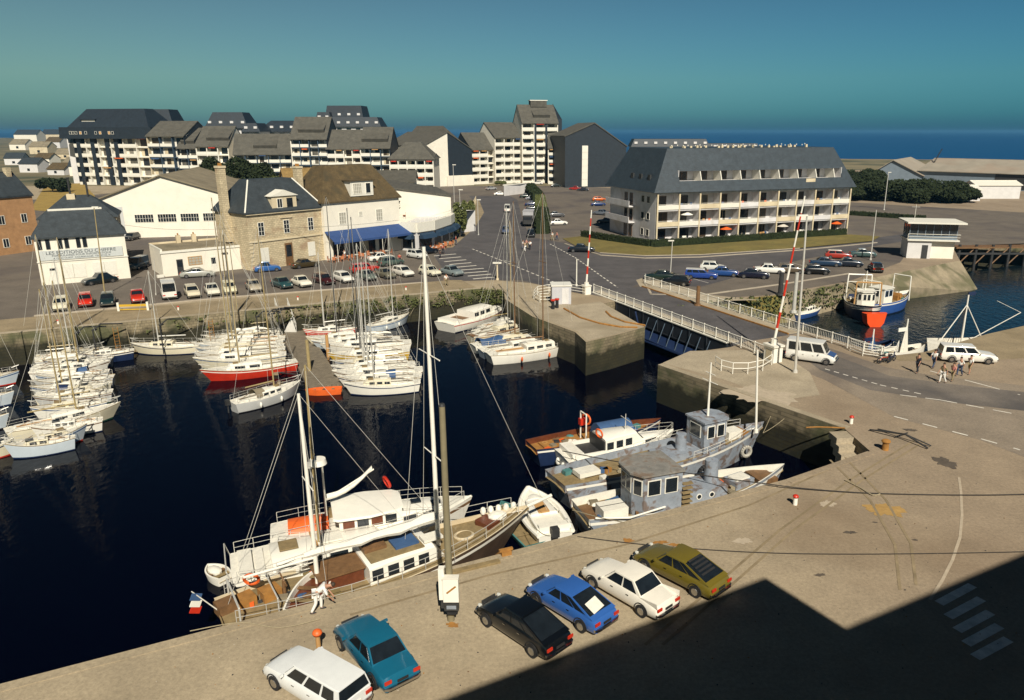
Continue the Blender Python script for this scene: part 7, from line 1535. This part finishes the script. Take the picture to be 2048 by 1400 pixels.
# ---- clutter on the working boats' decks ----
random.seed(77)
def clutter(r,x0,x1,y0,y1,z,n,names=('crate','rope_coil','fish_box','net_heap')):
    for k in range(n):
        x=random.uniform(x0,x1); y=random.uniform(y0,y1); nm=random.choice(names); q=MB(); m_=random.choice((rust,wood,dark,bluec,white2,orange,tealc,rope,fibro))
        if nm=='rope_coil': m_=random.choice((rope,tan,dark)); [q.torus((x,y,z+.05+.06*j),.22-.02*j,.035,(0,0,1),10,m_) for j in range(3)]
        elif nm=='net_heap':
            for j in range(5): q.sph((x+random.uniform(-.25,.25),y+random.uniform(-.25,.25),z+.1),(.22,.22,.16),7,m_)
        else: q.box((x,y,z+.16),(random.uniform(.35,.6),random.uniform(.3,.45),.3),random.uniform(-.5,.5),m_)
        B(q,nm,m_,r)
for o in [o for o in C.objects if o.get('category')=='fishing boat']:
    hb=[c for c in o.children if c.name.startswith('deck')][0]; xs_=[v.co.x for v in hb.data.vertices]; ys_=[v.co.y for v in hb.data.vertices]; z_=sorted(v.co.z for v in hb.data.vertices)[len(xs_)//2]
    a_,b_=min(xs_),max(xs_); clutter(o,a_*.9,a_*.35,min(ys_)*.6,max(ys_)*.6,z_-.02,9); clutter(o,b_*.35,b_*.62,min(ys_)*.5,max(ys_)*.5,z_+.1,6)
clutter(RK,-RKL*.46,-RKL*.22,-1.2,1.2,1.55,10); clutter(RK,RKL*.2,RKL*.3,-1.0,1.0,1.6,3,('rope_coil',))
# details of the foreground cars
def kid(word): return [o for o in C.objects if o.parent is None and word in o.get('label','')][0]
c_=kid('blue fastback car with a white paper'); q=MB(); q.box((-1.45,.1,1.075),(.55,.75,.012),.15,white2,ry=-.52); B(q,'paper_sheet',white2,c_)
c_=kid('olive brown saloon car'); 
for k in range(6): q=MB(); q.box((-.75-.19*k,0,1.37-.082*k),(.10,.95,.02),0,black,ry=-.40); B(q,'louvre',black,c_)
c_=kid('white saloon car with small tail fins')
for sg in (-1,1): q=MB(); q.xprism([(0,0)],0,0) if 0 else q.add([(-2.22,sg*.74,.75),(-1.2,sg*.76,.88),(-2.2,sg*.78,1.0),(-2.22,sg*.70,.75),(-1.2,sg*.72,.88),(-2.2,sg*.74,1.0)],[(0,1,2),(5,4,3),(0,3,4,1),(1,4,5,2),(2,5,3,0)],paint((226,220,206))); B(q,'tail_fin',paint((226,220,206)),c_)
c_=kid('white minibus with blue bonnet'); q=MB(); q.box((1.75,0,.90),(.62,1.25,.03),0,paint((60,84,130)),ry=.30); B(q,'bonnet',paint((60,84,130)),c_,label='blue bonnet')
# ---- crane jib behind the hangar, mooring lines, quay furniture ----
A=UY(1838,352,300); B_=UY(1884,298,296); o=T('crane','thin dark lattice crane jib rising over the long hangar roof','crane',(A.x,300,0)); q=MB(); a0=Vector((0,0,0)); a1=Vector((0,0,A.z)); a2=Vector((B_.x-A.x,-4,B_.z))
for dx,dz in ((-.35,0),(.35,0),(0,.5)): q.tube((dx,0,A.z-6+dz),tuple(a2+Vector((dx*.4,0,dz*.4))),.10,.07,5,dark)
for k in range(12):
    t0=k/12; t1=(k+1)/12; b0=Vector((0,0,A.z-6)); f=lambda t,dx,dz: tuple(b0.lerp(a2,t)+Vector((dx,0,dz))); q.tube(f(t0,-.3,0),f(t1,.3,0),.05,.05,4,dark); q.tube(f(t0,.3,0),f(t1,0,.4),.05,.05,4,dark)
B(q,'jib',dark,o); q=MB(); q.tube((0,0,0),(0,0,A.z-5.5),.6,.6,8,dark); q.box((0,0,A.z-6),(3,3,2.2),0,hang); B(q,'cab',dark,o)
for i,(a,b) in enumerate((((262,694,-2.4),(250,642,.05)),((400,688,-2.4),(440,628,.05)),((606,662,-2.4),(640,598,.05)),((819,631,-2.3),(842,582,.05)),((1014,612,-2.2),(1035,603,.05)),((1062,648,-2.4),(1078,630,.05)),((1156,686,-2.2),(1172,668,.05)),((1526,866,-1.4),(1600,806,.05)),((1526,866,-1.4),(1560,780,.05)),((1060,1040,-1.2),(1100,1072,.05)))):
    p=U(*a); k=U(*b); ps=[p.lerp(k,j/8)-Vector((0,0,.5*4*(j/8)*(1-j/8)*.5)) for j in range(9)]; q=MB(); q.path(ps,.022,5,rope); S(q,'mooring_line',rope,'slack mooring line from '+('the lone white yacht bow','the lone white yacht stern','the dark red hulled yacht','the farthest right yacht bow','the white motor cruiser','the brown decked yacht','the classic white yacht bow','the grey trawler bow to the wall','the grey trawler bow, shorter one','the brown ketch bow to the quay')[i],'mooring line')
for i,(x,y) in enumerate(((230,655),(420,640),(640,600),(760,588))):
    P=U(x,y); o=T('quay_ladder',('leftmost','second','third','rightmost')[i]+' iron ladder down the north quay wall','ladder',(P.x,P.y,0),math.atan2(.49,.89),'iron ladders on the north quay wall'); 
    for sx in (-.22,.22): q=MB(); q.tube((sx,-.2,-3.3),(sx,-.2,.1),.03,.03,5,rust); B(q,'stile',rust,o)
    q=MB()
    for k in range(10): q.tube((-.22,-.2,-3.1+.33*k),(.22,-.2,-3.1+.33*k),.02,.02,5,rust)
    B(q,'rungs',rust,o)
tyre=mat('tyre_mark',(.235,.18,.105),.9,.3,.8)
for pts in (((1290,1290),(1420,1180),(1560,1060),(1700,960),(1830,880)),((1325,1290),(1452,1180),(1588,1060),(1725,960),(1850,882)),((700,1230),(980,1150),(1250,1090),(1500,1010),(1700,920)),((1800,1180),(1790,1090),(1740,1000),(1660,920)),((1832,1170),(1822,1088),(1772,1000),(1690,915))):
    pline('tyre_mark',pts,.14,z=.0135,m=tyre)
# loose stones and litter on the quays, timber wharf
random.seed(31); q=MB()
for k in range(420):
    x=random.uniform(250,2040); y=random.uniform(960,1390)
    p=U(x,y)
    if (p-U(215,1312)).cross(U(1570,960)-U(215,1312)).z<.6: continue
    s_=random.uniform(.012,.04); q.sph((p.x,p.y,s_*.4+.01),(s_,s_*random.uniform(.6,1),s_*.6),5,random.choice((kerbm,rust,dark,dark,wood)))
S(q,'gravel',dark,None,None,kind='stuff')
P0=U(1903,492); o=T('timber_wharf','dark timber wharf on piles at the right edge behind the harbour office','wharf',tuple(P0))
q=MB(); q.box((13,.2,-.1),(26,2.4,.3),.05,wood); B(q,'deck',wood,o)
for k in range(9):
    q=MB(); q.tube((1+3*k,-1.0,-7),(1+3*k,-1.0,.4),.28,.25,8,dark); B(q,'pile',dark,o)
    q=MB(); q.tube((1+3*k,-1.1,-3.2),(3.6+3*k,-1.1,-.3),.12,.12,6,wood); B(q,'brace',wood,o)
q=MB(); q.box((13,-1.15,-1.2),(26,.2,.35),.0,dark); B(q,'beam',dark,o)
random.seed(90)
for k,(x,y,w__) in enumerate(((20,300,9),(60,308,10),(92,296,8),(112,318,10),(70,330,9),(128,335,10),(40,345,10),(96,350,9),(140,352,8),(10,330,9),(150,362,8),(84,285,12),(30,286,12),(120,288,9))):
    P=U(x,y); h_=random.uniform(2.6,4.5); sc_=max(1,P.y/420); r_=gabled('cottage',('low pale','small cream','tiny white','long low','pale gabled','small tan roofed','low brown roofed','little white','pale end','half cut','nearest low','farthest wide','farthest left','farthest small')[k]+' house at the far left, '+('upper','middle','top','lower','middle','lower right','lower left','lower middle','bottom right','left edge','bottom','top','top left','top right')[k]+' of the scattered houses','house',(P.x,P.y,0),(P.x+w__*sc_,P.y+random.uniform(-2,2),0),8*sc_,h_*sc_,h_*sc_+2.5*sc_,random.choice((wallb,cream,wallw)),random.choice((roofg,roofb,fibro,slate)),.5,group='scattered houses on the left plain')[0]
    window(r_,w__*sc_*.5,.8*sc_,1.4*sc_,1.2*sc_,0,dark,0)
# ---- haze ----
hz=MB().bx(-9000,9000,-20,16000,-6,34,None); hm=bpy.data.materials.new('haze_air'); hm.use_nodes=True; hn=hm.node_tree; hn.nodes.clear(); pv=hn.nodes.new('ShaderNodeVolumePrincipled'); pv.inputs['Color'].default_value=(.14,.42,.74,1); pv.inputs['Density'].default_value=.00011; pv.inputs['Anisotropy'].default_value=.1; ho=hn.nodes.new('ShaderNodeOutputMaterial'); hn.links.new(pv.outputs[0],ho.inputs['Volume'])
hz.mats=[hm]; ob=B(hz,'haze',hm); ob['kind']='stuff'
